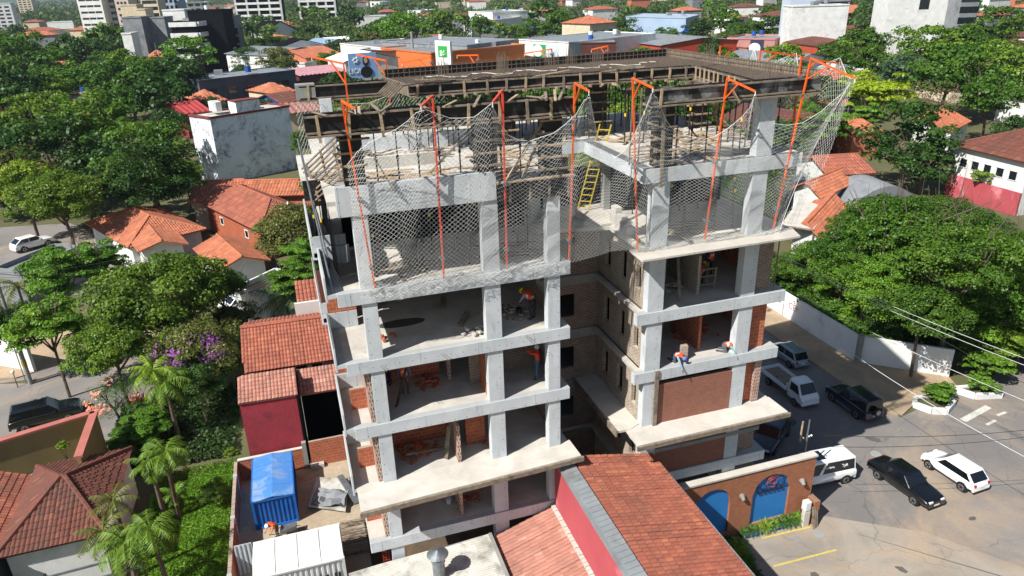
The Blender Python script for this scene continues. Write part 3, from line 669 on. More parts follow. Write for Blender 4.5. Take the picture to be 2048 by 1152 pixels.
# site containers
def ribbed(m, p, q, z0, z1, n, dep=.05, mi=0):
    p = V(*p, 0); q = V(*q, 0); d = (q-p)/n; nn = V(d.y, -d.x, 0).normalized()*dep
    for i in range(n):
        a = p+d*i; pts = [a, a+d*.35, a+d*.45-nn, a+d*.9-nn, a+d]
        for s, t in zip(pts, pts[1:]): m.quad(zed(s, z0), zed(t, z0), zed(t, z1), zed(s, z1), mi)
def container(name, label, x0, x1, y0, y1, z0, z1, mw, mr, panels, axis, text=None):
    o = thing(name, label, 'container', ((x0+x1)/2, (y0+y1)/2, z0))
    m = MB(); e = .04
    ribbed(m, (x0+e, y0), (x1-e, y0), z0+.1, z1-.1, 9 if axis == 'y' else 16)
    ribbed(m, (x1, y0+e), (x1, y1-e), z0+.1, z1-.1, 14); ribbed(m, (x1-e, y1), (x0+e, y1), z0+.1, z1-.1, 9 if axis == 'y' else 16); ribbed(m, (x0, y1-e), (x0, y0+e), z0+.1, z1-.1, 14)
    m.build('corrugated_walls', mw, o)
    fr = MB()
    for x in (x0, x1):
        for y in (y0, y1): fr.box(x-.06, x+.06, y-.06, y+.06, z0, z1-.02)
    for z in (z0+.06, z1-.08):
        for y in (y0, y1): fr.box(x0, x1, y-.05, y+.05, z-.05, z+.05)
        for x in (x0, x1): fr.box(x-.05, x+.05, y0, y1, z-.05, z+.05)
    fr.build('frame', mw, o)
    for i in range(panels):
        m = MB()
        if axis == 'y':
            a = y0-.05+(y1-y0+.1)*i/panels; b = y0-.05+(y1-y0+.1)*(i+1)/panels-.02; xm = (x0+x1)/2
            m.thick([(x0-.06, a, z1-.04), (xm, a, z1+.12), (xm, b, z1+.12), (x0-.06, b, z1-.04)], .05); m.thick([(xm, a, z1+.12), (x1+.06, a, z1-.04), (x1+.06, b, z1-.04), (xm, b, z1+.12)], .05)
        else:
            a = x0-.05+(x1-x0+.1)*i/panels; b = x0-.05+(x1-x0+.1)*(i+1)/panels-.03; ym = (y0+y1)/2
            m.thick([(a, y0-.06, z1-.03), (b, y0-.06, z1-.03), (b, ym, z1+.1), (a, ym, z1+.1)], .05); m.thick([(a, ym, z1+.1), (b, ym, z1+.1), (b, y1+.06, z1-.03), (a, y1+.06, z1-.03)], .05)
        m.build('roof_panel', mr, o)
    return o
M_BLUEC = pm('blue_container_paint', '1d66b5', '18589e', 2, .5, .05, 8)
M_BLUER = pm('sun_bleached_blue_roof', '4a83c2', '3f76b8', 1.1, .6, .08, 8, c3='8fa0ac', sc3=.9, th=(.5, .72))
M_WHITEC = pm('white_container_paint', 'c3c8c9', 'b2b7b9', 2, .5, .05, 8)
M_WHITER = pm('white_container_roof', 'dcdcd6', 'c6c6c0', .7, .6, .05, 8)
container('site_container', 'blue corrugated container with faded blue pitched roof panels standing in the yard', -5.9, -3.8, 7.3, 11.2, YZ, 3.05, M_BLUEC, M_BLUER, 4, 'y')
WC = container('site_container', 'white corrugated container with white roof panels and black lettering on its front', -5.75, -1.75, 1.7, 4.1, YZ-.6, 3.05, M_WHITEC, M_WHITER, 4, 'x')
m = MB(); ribbed(m, (-6.7, 4.15), (-5.9, 4.15), YZ, 3.0, 4); m.box(-6.7, -5.9, 4.2, 4.23, YZ, 3.0); m.build('open_door', M_WHITEC, WC)
def text(body, loc, size, rot, mat, parent=None, extrude=.01, align='CENTER', name='lettering', bold=0.0, up=None):
    cu = bpy.data.curves.new(name, 'FONT'); cu.body = body; cu.size = size; cu.extrude = extrude; cu.align_x = align; cu.offset = bold
    t = bpy.data.objects.new(name+'_tmp', cu); COL.objects.link(t); bpy.context.view_layer.update()
    me = bpy.data.meshes.new_from_object(t.evaluated_get(bpy.context.evaluated_depsgraph_get())); bpy.data.objects.remove(t)
    R = rot if isinstance(rot, Matrix) else Matrix.Rotation(rot, 4, 'Z') @ Matrix.Rotation(math.pi/2, 4, 'X')
    me.transform(Matrix.Translation(Vector(loc)) @ R)
    if parent is not None: me.transform(Matrix.Translation(-OFF.get(parent.name, Vector((0, 0, 0)))))
    me.materials.clear(); me.materials.append(mat); o = bpy.data.objects.new(name, me); COL.objects.link(o)
    if parent is not None: o.parent = parent; OFF[o.name] = OFF.get(parent.name, Vector((0, 0, 0)))
    return o
M_BLACKP = flat('black_paint', '101012', .5)
text('RUI', (-2.5, 1.63, 1.75), .75, 0, M_BLACKP, WC, bold=.02)

# red rendered annex with barrel tile strip and the tiled house behind it
RB = thing('red_annex', 'crimson rendered single storey annex with a strip of barrel tiles on top', 'building', (-5, 15, 0))
MB().prism([(-6.15, 12.35), (-3.05, 12.2), (-3.05, 15.5), (-6.0, 15.5)], 0, 6.05).build('walls', M_REDW, RB)
roofpart([(-6.2, 12.25, 6.15), (-3.0, 12.1, 6.15), (-2.95, 14.3, 6.75), (-6.1, 14.4, 6.75)], (0, -1, 0), T_PINK, RB)
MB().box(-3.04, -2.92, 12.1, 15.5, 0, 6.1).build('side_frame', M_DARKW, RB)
MB().box(-2.9, -.4, 15.6, 15.7, 0, 5.2).build('courtyard_shade_wall', M_DARKW, RB)  # charcoal colour stands in for the shade inside the open courtyard
roofpart([(-2.9, 13.5, 5.3), (-.4, 13.4, 5.3), (-.35, 15.5, 5.9), (-2.9, 15.6, 5.9)], (0, -1, 0), T_PINK, RB)
MB().box(-2.2, -1.7, 12.9, 13.4, 0, 1.6).build('water_tank', M_WHITEW, RB)
TH = thing('tiled_house', 'long low white house under a red barrel tile roof beside the construction site', 'house', (-3, 19, 0))
MB().prism([(-5.85, 17.2), (-.3, 17.1), (-.3, 23.5), (-5.95, 23.5)], 0, 5.9).build('walls', M_WHITEW, TH)
roofpart([(-6.0, 16.5, 5.8), (-.2, 16.3, 5.8), (.0, 20.2, 7.1), (-6.15, 20.4, 7.1)], (0, -1, 0), T_RED, TH)
roofpart([(.0, 20.2, 7.1), (-6.15, 20.4, 7.1), (-6.0, 24, 5.9), (.0, 24, 5.9)], (0, 1, 0), T_RED, TH)
ridge((.0, 20.2, 7.12), (-6.15, 20.4, 7.12), T_RED, TH, .14)
roofpart([(-2.4, 23.4, 7.0), (.0, 23.4, 7.0), (.0, 26, 7.7), (-2.4, 26, 7.7)], (0, -1, 0), T_RED, TH); MB().box(-2.6, .1, 23.2, 23.4, 5.7, 7.1).build('gutter', M_WHITEW, TH)
windows(TH, (-5.8, 17.18), (-.4, 17.1), 4.2, 0, 4, .8, 1.2, 1, name='window')
MB().box(-2.1, -1.5, 16.6, 17.1, 4.3, 4.8).build('air_conditioner', M_WHITEW, TH)
# foreground right: pink parapet, big tile roof falling to the right, strip of tiles falling to the left
PB = thing('pink_walled_building', 'foreground building with pink parapet, metal flashing and wide orange red tile roof', 'building', (10.5, -7, 0))
MB().box(8.35, 12.8, -14, -.3, 0, 6.4).build('walls', M_WHITEW, PB)
MB().box(8.15, 8.42, -14, -.25, 0, 7.25).build('parapet_wall', M_PINKW, PB)
m = MB(); 
for i in range(46): m.thick([(8.3, -14+i*.3, 7.42), (8.85, -14+i*.3, 7.5), (8.85, -14+i*.3+.28, 7.5), (8.3, -14+i*.3+.28, 7.42)], .04)
m.box(8.12, 8.5, -14, -.22, 7.25, 7.38); m.build('flashing', M_ZINC, PB)
roofpart([(8.85, -14, 7.42), (13.05, -14, 6.5), (13.12, -.2, 6.5), (8.95, -.2, 7.42)], (1, 0, 0), T_RED, PB)
MB().box(13.08, 13.22, -14, -.2, 6.35, 6.5).build('gutter', M_ZINC, PB); MB().box(12.8, 13.0, -14, -.25, 0, 6.4).build('shade_toned_side_wall', M_DARKW, PB)  # charcoal puts the shadow on the right-hand face into the wall colour
LT = thing('low_tile_roof_building', 'low building with weathered pinkish barrel tiles leaning against the pink wall', 'building', (6.5, -7, 0))
MB().box(5.1, 8.1, -14, -.6, 0, 3.5).build('walls', M_WHITEW, LT)
roofpart([(8.14, -14, 4.75), (5.0, -14, 3.7), (5.0, -.2, 3.7), (8.14, -.15, 4.75)], (-1, 0, 0), T_PINK, LT)
m = MB()
for i in range(60): m.box(7.95, 8.14, -14+i*.23, -14+i*.23+.2, 4.76, 4.86+random.random()*.04)
m.build('mortar_flashing', M_CANOPY, LT)
CO = thing('corrugated_roof_shed', 'shed with a grey fibre cement corrugated roof directly in front of the concrete frame', 'shed', (1.8, -6, 0))
MB().box(-1.4, 4.8, -14, -.5, 0, 3.7).build('walls', M_OLDC, CO)
corr([(-1.7, -14, 3.75), (4.92, -14, 3.95), (4.92, -.18, 4.0), (-1.6, -.22, 3.8)], (-1, 0, 0), M_FIBRE, CO, .13, .016)
MB().bar((4.92, -14, 3.98), (4.92, -.18, 4.03), .16, .12).build('verge_board', M_OLDC, CO)
cv = thing('chimney_vent', 'round galvanised vent pipe with a conical cap on the corrugated roof', 'vent', (2.15, -1.9, 3.9))
m = MB(); m.tube([(2.15, -1.9, 3.9), (2.15, -1.9, 4.95)], .27, 16); m.build('pipe', M_GREYSTEEL, cv, smooth=False)
m = MB(); m.tube([(2.15, -1.9, 4.82), (2.15, -1.9, 5.02)], .31, 16); m.tube([(2.15, -1.9, 5.02), (2.15, -1.9, 5.2)], .2, 12); m.build('collar', M_GREYSTEEL, cv)
m = MB(); m.tube([(2.15, -1.9, 5.2), (2.15, -1.9, 5.42)], .47, 18, r2=.03); m.build('cap', M_GREYSTEEL, cv)
# restaurant wall with blue arches
M_RWB = brick('thin_terracotta_brick', 'b5683c', '97502f', '8a6f5a', .26, .055, .01, .6, dirt='6b4128', vary=.35)
M_ARCH = pm('blue_arch_paint', '2477bb', '206cab', 1, .6)
RW = thing('restaurant_wall', 'terracotta brick street wall with two recessed blue arches', 'wall', (18.5, -.25, 0))
Y0, Y1 = -.42, -.1
def archwall():
    holes = [(15.7, 17.8, .5, 2.5), (19.15, 21.45, .55, 2.45)]  # x0,x1,z0,spring
    m = MB(); X0, X1, H = 13.3, 22.9, 4.05; N = 14
    xs = [X0, X1]
    for (a, b, z0, s) in holes: xs += [a+(b-a)*i/N for i in range(N+1)]
    xs = sorted(set(xs))
    for a, b in zip(xs, xs[1:]):
        mid = (a+b)/2; seg = None
        for (p, q, z0, s) in holes:
            if p < mid < q: seg = (p, q, z0, s)
        if seg:
            p, q, z0, s = seg; r = (q-p)/2; f = lambda x: s+r*.95*math.sqrt(max(0, 1-((x-(p+q)/2)/r)**2))
            za, zb = f(a), f(b)
            m.add([(a, Y0, za), (b, Y0, zb), (b, Y0, H), (a, Y0, H)], [(0, 1, 2, 3)])
            m.add([(a, Y0, za), (b, Y0, zb), (b, Y0+.14, zb), (a, Y0+.14, za)], [(3, 2, 1, 0)])
            if z0 > 0: m.add([(a, Y0, 0), (b, Y0, 0), (b, Y0, z0), (a, Y0, z0)], [(0, 1, 2, 3)]); m.add([(a, Y0, z0), (b, Y0, z0), (b, Y0+.14, z0), (a, Y0+.14, z0)], [(0, 1, 2, 3)])
        else: m.add([(a, Y0, 0), (b, Y0, 0), (b, Y0, H), (a, Y0, H)], [(0, 1, 2, 3)])
    for (p, q, z0, s) in holes:
        for x in (p, q): m.add([(x, Y0, z0), (x, Y0+.14, z0), (x, Y0+.14, s), (x, Y0, s)], [(0, 1, 2, 3)])
    m.box(X0, X1, Y0+.15, Y1, 0, H); m.box(X0, X1, Y0, Y0+.15, H-.001, H+.0); 
    m.box(22.75, 23.1, -1.0, Y1-.01, 0, 1.5)
    return m
archwall().build('brick_face', M_RWB, RW)
for (p, q, z0, s) in [(15.7, 17.8, .5, 2.5), (19.15, 21.45, .55, 2.45)]:
    r = (q-p)/2; pts = [(p, z0), (q, z0)]+[((p+q)/2+r*math.cos(t), s+r*.95*math.sin(t)) for t in np.linspace(0, math.pi, 20)]
    n = len(pts); m = MB(); m.add([(x, Y0+.135, z) for x, z in pts], [tuple(range(n))]); m.build('blue_arch_panel', M_ARCH, RW)
m = MB(); m.box(13.3, 22.95, Y0-.06, Y1+.06, 4.05, 4.15); m.build('coping', M_CANOPY, RW)
M_LOGO = flat('dark_iron_sign', '1b2140', .5); M_LOGOR = flat('rust_red_sign', '8e3b33', .6)
m = MB(); cx, cz, yy = 20.35, 3.05, Y0+.05
for r_, a0, a1 in ((.36, .2, 5.2), (.24, -1.2, 3.4), (.14, 1.2, 6.0)): m.tube([(cx+r_*math.cos(t), yy, cz+r_*math.sin(t)) for t in np.linspace(a0, a1, 14)], .025, 5)
m.build('sign_emblem', M_LOGOR, RW)
m = MB()
for pts in ([(-.95, .1), (-.75, -.28), (-.5, -.35), (-.48, .0)], [(.45, -.3), (.62, -.3), (.62, .28), (.35, .42)], [(-1.0, -.38), (.95, -.38)], [(-.6, .25), (-.2, .42), (.2, .4)], [(-.85, .2), (-.68, .25)]):
    m.tube([(cx+x, yy-.0, cz+z) for x, z in pts], .028, 5)
m.build('sign_emblem', M_LOGO, RW)
m = MB(); x = cx-.85
for w in (.26, .2, .24, .2, .22, .24):
    m.box(x, x+w*.8, yy-.02, yy+.02, cz-.62, cz-.57); m.box(x, x+.05, yy-.02, yy+.02, cz-.62, cz-.44); m.box(x+w*.4, x+w*.55, yy-.02, yy+.02, cz-.54, cz-.46); x += w+.05
m.build('sign_lettering', M_LOGO, RW)
for x in (18.45, 22.15):
    m = MB(); m.tube([(x, Y0, 2.7), (x, Y0-.05, 2.75), (x, Y0-.22, 2.55)], .16, 8, r2=.09); m.build('wall_lamp', M_OLDC, RW)
MB().box(18.6, 22.3, -.78, Y0, .0, .34).build('planter_ledge', M_BLUEW, RW)
m = thing('meter_post', 'small white meter box on a stone post against the brick wall', 'meter box', (22.35, -.95, 0))
MB().box(22.15, 22.5, -1.05, -.8, 0, 1.0).build('post', M_CANOPY, m); MB().box(22.12, 22.5, -1.06, -.72, 1.05, 1.65).build('box', M_WHITEW, m, bevel=.05)
for i in range(3): tag(MB().bar((22.62+i*.13, -1.35+i*.05, .02), (22.62+i*.14, -1.02, 1.25-i*.1), .12, .03).build('timber_board', M_WOODG), ('left','middle','right')[i]+' weathered board leaning on the brick corner by the white meter box', 'board', 'boards leaning on the wall corner')
# white street wall on the far side of the road
WW = thing('white_street_wall', 'long whitewashed wall along the pavement with faded red writing', 'wall', (38, 15, 0))
wp = [(37.9, 60), (37.75, 25), (37.65, 12.7), (42.3, 8.55)]
m = MB()
for a, b in zip(wp, wp[1:]): m.bar((*a, 1.15), (*b, 1.15), .2, 2.3)
m.build('wall_body', pm('whitewash', 'e2e2de', 'd2d3d0', .8, .85, .1, 6, c3='a9a59c', sc3=.8, th=(.6, .8)), WW)
m = MB(); m.bar((37.65, 12.7, 1.2), (37.6, 12.35, 1.2), .32, 2.5); m.build('dark_pier', M_OLDC, WW)
for y in (24, 21.5, 19): MB().bar((37.64, y, .02), (37.64, y, 2.28), .06, .08).build('pilaster', M_OLDC, WW)
M_FADED = flat('faded_red_paint', 'a0565e', .9)
for t_, y in (('SOL', 22.6), ('CEN', 20.1), ('TRO', 18.4)): text(t_, (37.61, y, 1.15), .8, -math.pi/2, M_FADED, WW, .004)
MB().box(37.6, 37.63, 17.0, 17.45, .9, 1.7).build('poster', M_FADED, WW)
# pavement on that side with kerb
wsheet('pavement', [(34.6, 60), (34.55, 6.3), (35.4, 5.7), (37.4, 6.6), (41.5, 6.8), (42.3, 8.6), (37.6, 12.7), (37.7, 60)], .13, M_PAVE, .13)
wsheet('building_forecourt', [(19.8, 60), (23.0, 60), (23.0, -.1), (19.8, -.1)], .1, M_PAVE, .1)
for pts, lab in ((((37.4, 5.3), (36.9, 6.3), (37.5, 6.8), (39.8, 6.3), (39.6, 5.6), (38.2, 4.9)), 'low white painted kerb planter on the street corner nearest the crossing'), (((41.0, 6.9), (41.6, 5.7), (43.4, 5.2), (43.6, 6.4)), 'white painted kerb planter further right by the overgrown wall')):
    o = thing('kerb_planter', lab, 'planter', (pts[0][0], pts[0][1], 0), 0, 'white kerb planters at the corner')
    m = MB(); P = [V(*p, .2) for p in pts]
    for a, b in zip(P, P[1:]+P[:1]): m.bar(a, b, .28, .4)
    m.build('kerb', M_WHITEW, o); MB().prism(pts, 0, .3).build('soil', M_EARTH, o)
for (a, b) in (((38.6, 3.9), (41.6, 4.6)), ((39.6, 3.0), (40.6, 3.2)), ((41.2, 3.6), (42.1, 3.7))):
    m = MB(); A = V(*a, .012); B = V(*b, .012); d = (B-A).normalized(); n = V(-d.y, d.x, 0)*(.22 if a[0] < 39 else .1); m.quad(A-n, B-n, B+n, A+n); m.build('road_marking', M_WHITEP, kind='structure')
# left side: pavement, walls, hip roofed house with walled terrace
wsheet('side_pavement', [(-60, 44), (-24.4, 33.2), (-18.5, 36.2), (-9, 34), (-9, 37), (-20, 41), (-60, 62)], .1, M_PAVE, .1)
wsheet('side_street', [(-60, 27), (-60, 43.8), (-23.2, 32.0), (-18.3, 35.0), (-9, 33), (-9, 26), (-15.5, 21.0), (-19, 24.0), (-23.5, 23.2)], .02, M_ASPH)
wsheet('parking_street', [(-60, 58), (-22, 50), (-20, 62), (-30, 78), (-60, 84)], .03, M_ASPH)
o = tag(MB().bar((-29.6, 38.6, 1.3), (-23.2, 33.9, 1.3), .25, 2.6).build('street_wall', M_WHITEW), 'plain white garden wall behind the utility pole on the left street', 'wall')
TW = thing('terrace_wall', 'pink topped terrace wall with yellow inner side beside the dark parked car', 'wall', (-17, 16, 0))
c = [V(-23.5, 15.4, 0), V(-15.1, 18.1, 0), V(-15.0, 13.2, 0)]
for a, b in zip(c, c[1:]):
    m = MB(); m.bar(a+V(0, 0, 2.0), b+V(0, 0, 2.0), .22, 4.0); m.build('wall_body', pm('ochre_wall', '8f7c4e', '7f6f48', .8, .8), TW)
    m = MB(); m.bar(a+V(0, 0, 4.05), b+V(0, 0, 4.05), .45, .14); m.build('coping', pm('pink_coping', 'b06a5e', '9c5d52', 1, .8), TW)
MB().prism([(-23.5, 15.2), (-15.1, 17.9), (-15.1, 13.5), (-21, 14.5)], 1.2, 1.4).build('terrace_floor', M_GREYW, TW)
hz = 3.0
block('hip_roofed_house', 'house with dark aged clay tile hip roof in the lower left corner', 'house', [V(-17.3, 7.5, 0), V(-13.2, 7.6, 0), V(-13.0, 14.6, 0), V(-17.3, 14.3, 0)], hz, M_WHITEW, 'hip', T_OLD, 1.4, .4)
block('side_wing_house', 'house wing with orange tile roof cut by the left frame edge', 'house', [V(-22.5, 5.0, 0), V(-17.9, 5.0, 0), V(-18.0, 13.6, 0), V(-22.5, 13.6, 0)], 3.0, M_GREYW, 'gable', T_RED, 1.2, .3, along=1)
PG = thing('pergola', 'dark steel pergola beams over the shaded patio at the bottom left', 'pergola', (-13, 3, 0))
for i in range(5): MB().bar((-15.2, 4.6-i*1.0, 3.3), (-10.6, 4.9-i*1.0, 3.3), .08, .1).build('beam', M_GREYSTEEL, PG)
for x in (-14.9, -10.8): MB().bar((x, 5.0, 3.2), (x, -1, 3.2), .1, .12).build('rail', M_STEEL, PG)
for x in (-14.9, -10.8):
    for y in (4.6, 0): MB().bar((x, y, 0), (x, y, 3.2), .1, .1).build('post', M_STEEL, PG)

M_OIL = pm('oil_stain', '55504c', '5f5a55', 3, .7); M_PATCH = pm('fresh_asphalt_patch', '4f4d4b', '444240', 3, .9, .3, 12)
qr = random.Random(12)
def blob(name, x, y, rx, ry, a, z, mat, n=14):
    P_ = []
    for i in range(n): t = i/n*math.tau; r = qr.uniform(.7, 1.15); u, v = rx*r*math.cos(t), ry*r*math.sin(t); P_.append((x+u*math.cos(a)-v*math.sin(a), y+u*math.sin(a)+v*math.cos(a)))
    return wsheet(name, P_, z, mat)
for i, (x, y, rx, ry) in enumerate(((31.2, -3.5, .25, .15), (34.5, 1.5, .2, .3), (24.8, -5.2, .3, .2), (36.5, -3, .4, .25), (31.6, 4.2, .25, .5), (20.5, -4.1, .3, .25), (21.6, -6.2, .35, .2))): blob('oil_stain', x, y, rx, ry, i, .02+i*.0005, M_OIL)
for i, (x, y, rx, ry, a) in enumerate(((35.2, -6.5, 1.6, .8, .4), (27.6, 8.6, .7, 1.8, .1), (41.5, -1.8, 2.2, .7, -.3))): blob('road_patch', x, y, rx, ry, a, .026+i*.001, M_PATCH, 9)
for (x, y) in ((34.0, -5.0), (30.6, 2.9)): m = MB(); m.tube([(x, y, .0), (x, y, .03)], .32, 18); m.build('manhole_cover', M_OLDC, kind='structure')
m = MB(); A = V(24.6, -2.5, 0); Bq = V(35.5, -14, 0)
wsheet('road_seam', [(24.5, -2.4), (24.62, -2.5), (35.6, -14.0), (35.4, -14.0)], .03, M_OIL)
def proj(P):
    d = Vector(P)-CAMP; z = d.dot(CF)
    return 1024+FPX*d.dot(CR)/z, 576-FPX*d.dot(CU)/z, z
PROT = [(1700, 125, 1815, 240, 150), (1815, 160, 1915, 240, 140), (178, 400, 535, 550, 70), (345, 10, 470, 125, 290), (120, -10, 245, 60, 440), (240, 30, 330, 95, 300), (660, 85, 960, 145, 220), (960, 75, 1235, 125, 215), (1250, 25, 1400, 62, 380), (1580, 10, 1700, 62, 240), (1790, -10, 1975, 60, 240), (1565, 75, 1685, 125, 150), (450, 100, 620, 130, 225), (395, 130, 600, 170, 150), (372, 195, 600, 360, 125), (560, 195, 690, 260, 120), (870, 75, 905, 130, 200), (1180, 35, 1235, 62, 300), (970, 15, 1060, 60, 300), (1452, 65, 1560, 105, 220), (1640, 45, 1790, 75, 250), (505, 65, 560, 100, 240), (600, 85, 740, 125, 220), (495, 50, 535, 75, 290), (550, 45, 600, 62, 300), (1352, 65, 1385, 108, 230), (1435, 105, 1590, 160, 150), (1240, 75, 1330, 110, 220), (1995, 90, 2048, 112, 150), (465, -10, 670, 14, 600), (1905, 232, 2060, 395, 95), (1695, 235, 1775, 310, 112), (1825, 205, 1945, 270, 118), (0, 480, 75, 530, 60), (1500, 500, 2048, 1152, 30), (1410, 160, 1640, 270, 90), (1400, 270, 1700, 340, 60), (205, -10, 350, 40, 400), (300, 0, 370, 45, 350)]

def ray(px, py): return CF + CR*((px-1024)/FPX) - CU*((py-576)/FPX)
def TW_(name, label, A, Bp, D, wall, depth=20, cat='building', **k):
    depth = max(5, depth*.4)
    """tower placed by its distance D from the viewpoint; its height follows from the top corner it shows"""
    ra = ray(*A); t = D/math.hypot(ra.x, ra.y); a = CAMP+ra*t; rb = ray(*Bp); b = CAMP+rb*t; a = V(a.x, a.y, a.z); h = a.z; a = V(a.x, a.y, 0); b = V(b.x, b.y, 0)
    d = (b-a).normalized(); n = V(-d.y, d.x, 0)
    if n.dot(a-CAMP) < 0: n = -n
    P = [a, b, b+n*depth, a+n*depth]; o = block(name, label, cat, P, h, wall, **k); return o, P, h
# ================================================================ neighbourhood behind
def B(name, label, A, Bp, h, wall, depth=None, C=None, cat='building', **k): return block(name, label, cat, para(A, Bp, h, depth, C), h, wall, **k)
M_STAIN = NT('stained_white_render'); _t = M_STAIN; _uv, _P = _t.wall_uv()
_n = _t.ramp(_t.noise(_P, .16, 6, .7, .8), .44, .58); _n2 = _t.ramp(_t.noise(_P, 1.5, 7, .85), .44, .58)
_c = _t.mix(_t.ramp(_t.noise(_P, .3, 6), .3, .7), srgb('f2f4f6'), srgb('dde1e5')); _c = _t.mix(_t.math('MULTIPLY', _t.math('MULTIPLY', _n, _n2), .85), _c, srgb('3d4146')); _t.base(_c); _t.b.inputs['Roughness'].default_value = .9; M_STAIN = _t.m
# stained white building left of the site
h = 10.0
a = gp(420, 238, h); b = gp(578, 214, h); c = gp(378, 232, h)
P = [V(a.x, a.y, 0), V(b.x, b.y, 0), V(b.x+(c.x-a.x), b.y+(c.y-a.y), 0), V(c.x, c.y, 0)]
SB = block('stained_white_building', 'tall windowless white building with black mould stains and a red edged roof', 'building', P, h, M_STAIN, 'flat', M_FIBRE, par_h=.3, copemat=pm('dark_red_edge', '7c3a35', '6b312d', 2, .8))
u = (P[1]-P[0]); q = P[0]+u*.33; r_ = P[0]+u*.63; dv = (P[3]-P[0])*.35
quadprism(MB(), [q, r_, r_+dv, q+dv], h, h+1.9).build('stair_tower', M_STAIN, SB)
quadprism(MB(), [q-u*.01, r_+u*.01, r_+dv, q+dv], h+1.9, h+2.05).build('coping', MATS['dark_red_edge'], SB)
# houses between the trees on the left
B('orange_roof_house', 'white house under orange clay tile roof with satellite dish', (182, 446), (262, 492), 3.1, M_WHITEW, C=(400, 458), cat='house', roof='hip', rmat=T_NEW, rise=1.7)
B('orange_roof_house', 'small orange tile roof over a white garage with a barred opening', (398, 498), (440, 540), 3.1, M_WHITEW, C=(528, 520), cat='house', roof='gable', rmat=T_NEW, rise=1.0, along=0)
B('tile_roof_porch', 'orange tile porch roof below the satellite dish', (262, 468), (285, 500), 3.4, M_WHITEW, C=(365, 488), cat='house', roof='gable', rmat=T_NEW, rise=.8)
BH = B('brick_villa', 'two storey orange brick villa with brown tile hip roof and round window', (412, 405), (523, 460), 3.6, pm('orange_brick_render', 'a95d3f', '96513a', .8, .85), C=(622, 428), cat='house', roof='hip', rmat=T_RED, rise=2.0, over=.6, wins=[(0, 1.7, 2, .9, .9, 1)])
p = para((412, 405), (523, 460), 3.6, C=(622, 428)); mid = p[1].lerp(p[2], .3)
m = MB(); d = (p[2]-p[1]).normalized(); n = V(d.y, -d.x, 0); m.tube([mid+V(0, 0, 2.4)-n*.02, mid+V(0, 0, 2.4)+n*.12], .42, 14); o = m.build('round_window', M_WHITEW, BH)
m = MB(); m.tube([mid+V(0, 0, 2.4)+n*.12, mid+V(0, 0, 2.4)+n*.15], .28, 14); m.build('pane', M_GLASS, o)
for i, (x, y) in enumerate(((585, 465), (605, 468))):
    g = gp(x, y, 3.2); o = thing('flue_pipe', 'dark flue pipe with a pale cap beside the brick villa, %s of two' % ('left' if i == 0 else 'right'), 'flue', (g.x, g.y, 3.0), 0, 'flue pipes by the villa')
    MB().tube([(g.x, g.y, 3), (g.x, g.y, 6.4)], .18, 10).build('pipe', M_STEEL, o); MB().tube([(g.x, g.y, 6.4), (g.x, g.y, 6.7)], .3, 10, r2=.05).build('cap', M_GREYSTEEL, o)
B('annex_roof', 'orange tile roof squeezed between the stained white building and the brick villa', (385, 402), (470, 397), 3.8, M_CREAM, depth=8, cat='house', roof='gable', rmat=T_NEW, rise=1.4)
B('annex_roof', 'brown tile roof with grey chimney box in front of the stained wall', (470, 392), (628, 388), 3.8, M_PEACH, depth=5, cat='house', roof='gable', rmat=T_NEW, rise=1.3)
B('grey_box_house', 'small flat grey roof building under the trees at the far left', (-10, 545), (42, 550), 3.2, M_GREYW, depth=7, roof='flat')
B('carport', 'white carport with dark slatted roof beside the silver palm', (470, 585), (538, 600), 3.0, M_WHITEW, depth=5, roof='flat', rmat=M_STEEL)
# middle distance, left
B('blue_walled_house', 'little house with cobalt blue front and worn brown tile roof', (563, 207), (607, 200), 5.0, M_BLUEW, depth=10, cat='house', roof='gable', rmat=T_OLD, rise=1.6, wins=[(0, 1.2, 2, 1.6, 1.8, 1)])
B('grey_factory', 'long grey factory with pale metal roof and roof vents', (397, 163), (590, 141), 8.0, pm('slate_grey_wall', '4c5563', '414957', .4, .8, c3='353c48', sc3=.3), depth=12, roof='flat', rmat=M_ZINC, par_h=.25, wins=[(0, 4.5, 5, 1.8, 1.4, 1)])
B('orange_hip_house', 'bright orange hip roof behind the stained white building', (408, 205), (450, 200), 5.0, M_CREAM, depth=12, cat='house', roof='hip', rmat=T_NEW, rise=2)
B('red_roof_house', 'red painted roof house at the left of the stained white building', (370, 228), (415, 222), 5.0, M_REDW, depth=14, cat='house', roof='gable', rmat=pm('red_metal_roof', 'a33a38', '8f3231', .6, .7), rise=1.4, tiled_=False)
B('orange_hip_house', 'orange hip roof with a white vent left of the blue walled house', (550, 188), (592, 182), 5.0, M_CREAM, depth=12, cat='house', roof='hip', rmat=T_NEW, rise=2)
B('striped_roof_shed', 'low shed with reddish brown striped metal roof beside the stained wall', (570, 228), (690, 215), 4.0, M_CREAM, depth=12, cat='shed', roof='gable', rmat=pm('striped_roof', 'a07a70', '7e4438', 3, .8), rise=1.2, tiled_=False)
B('red_wall_house', 'dark red building with pinkish metal roof behind the grey factory', (598, 152), (690, 142), 6.0, M_BROWNW, depth=18, roof='gable', rmat=pm('pink_metal_roof', 'b2848a', '9a6f72', .5, .7), rise=1.0, tiled_=False)
B('white_warehouse', 'white warehouse wall with graffiti and grey pitched roof', (452, 108), (545, 112), 7.0, M_WHITEW, depth=24, roof='gable', rmat=M_ZINC, rise=1.6, tiled_=False)
B('long_white_wall_building', 'long low white walled building with black lettering', (500, 128), (610, 128), 4.5, M_WHITEW, depth=12, roof='flat', rmat=M_FIBRE)
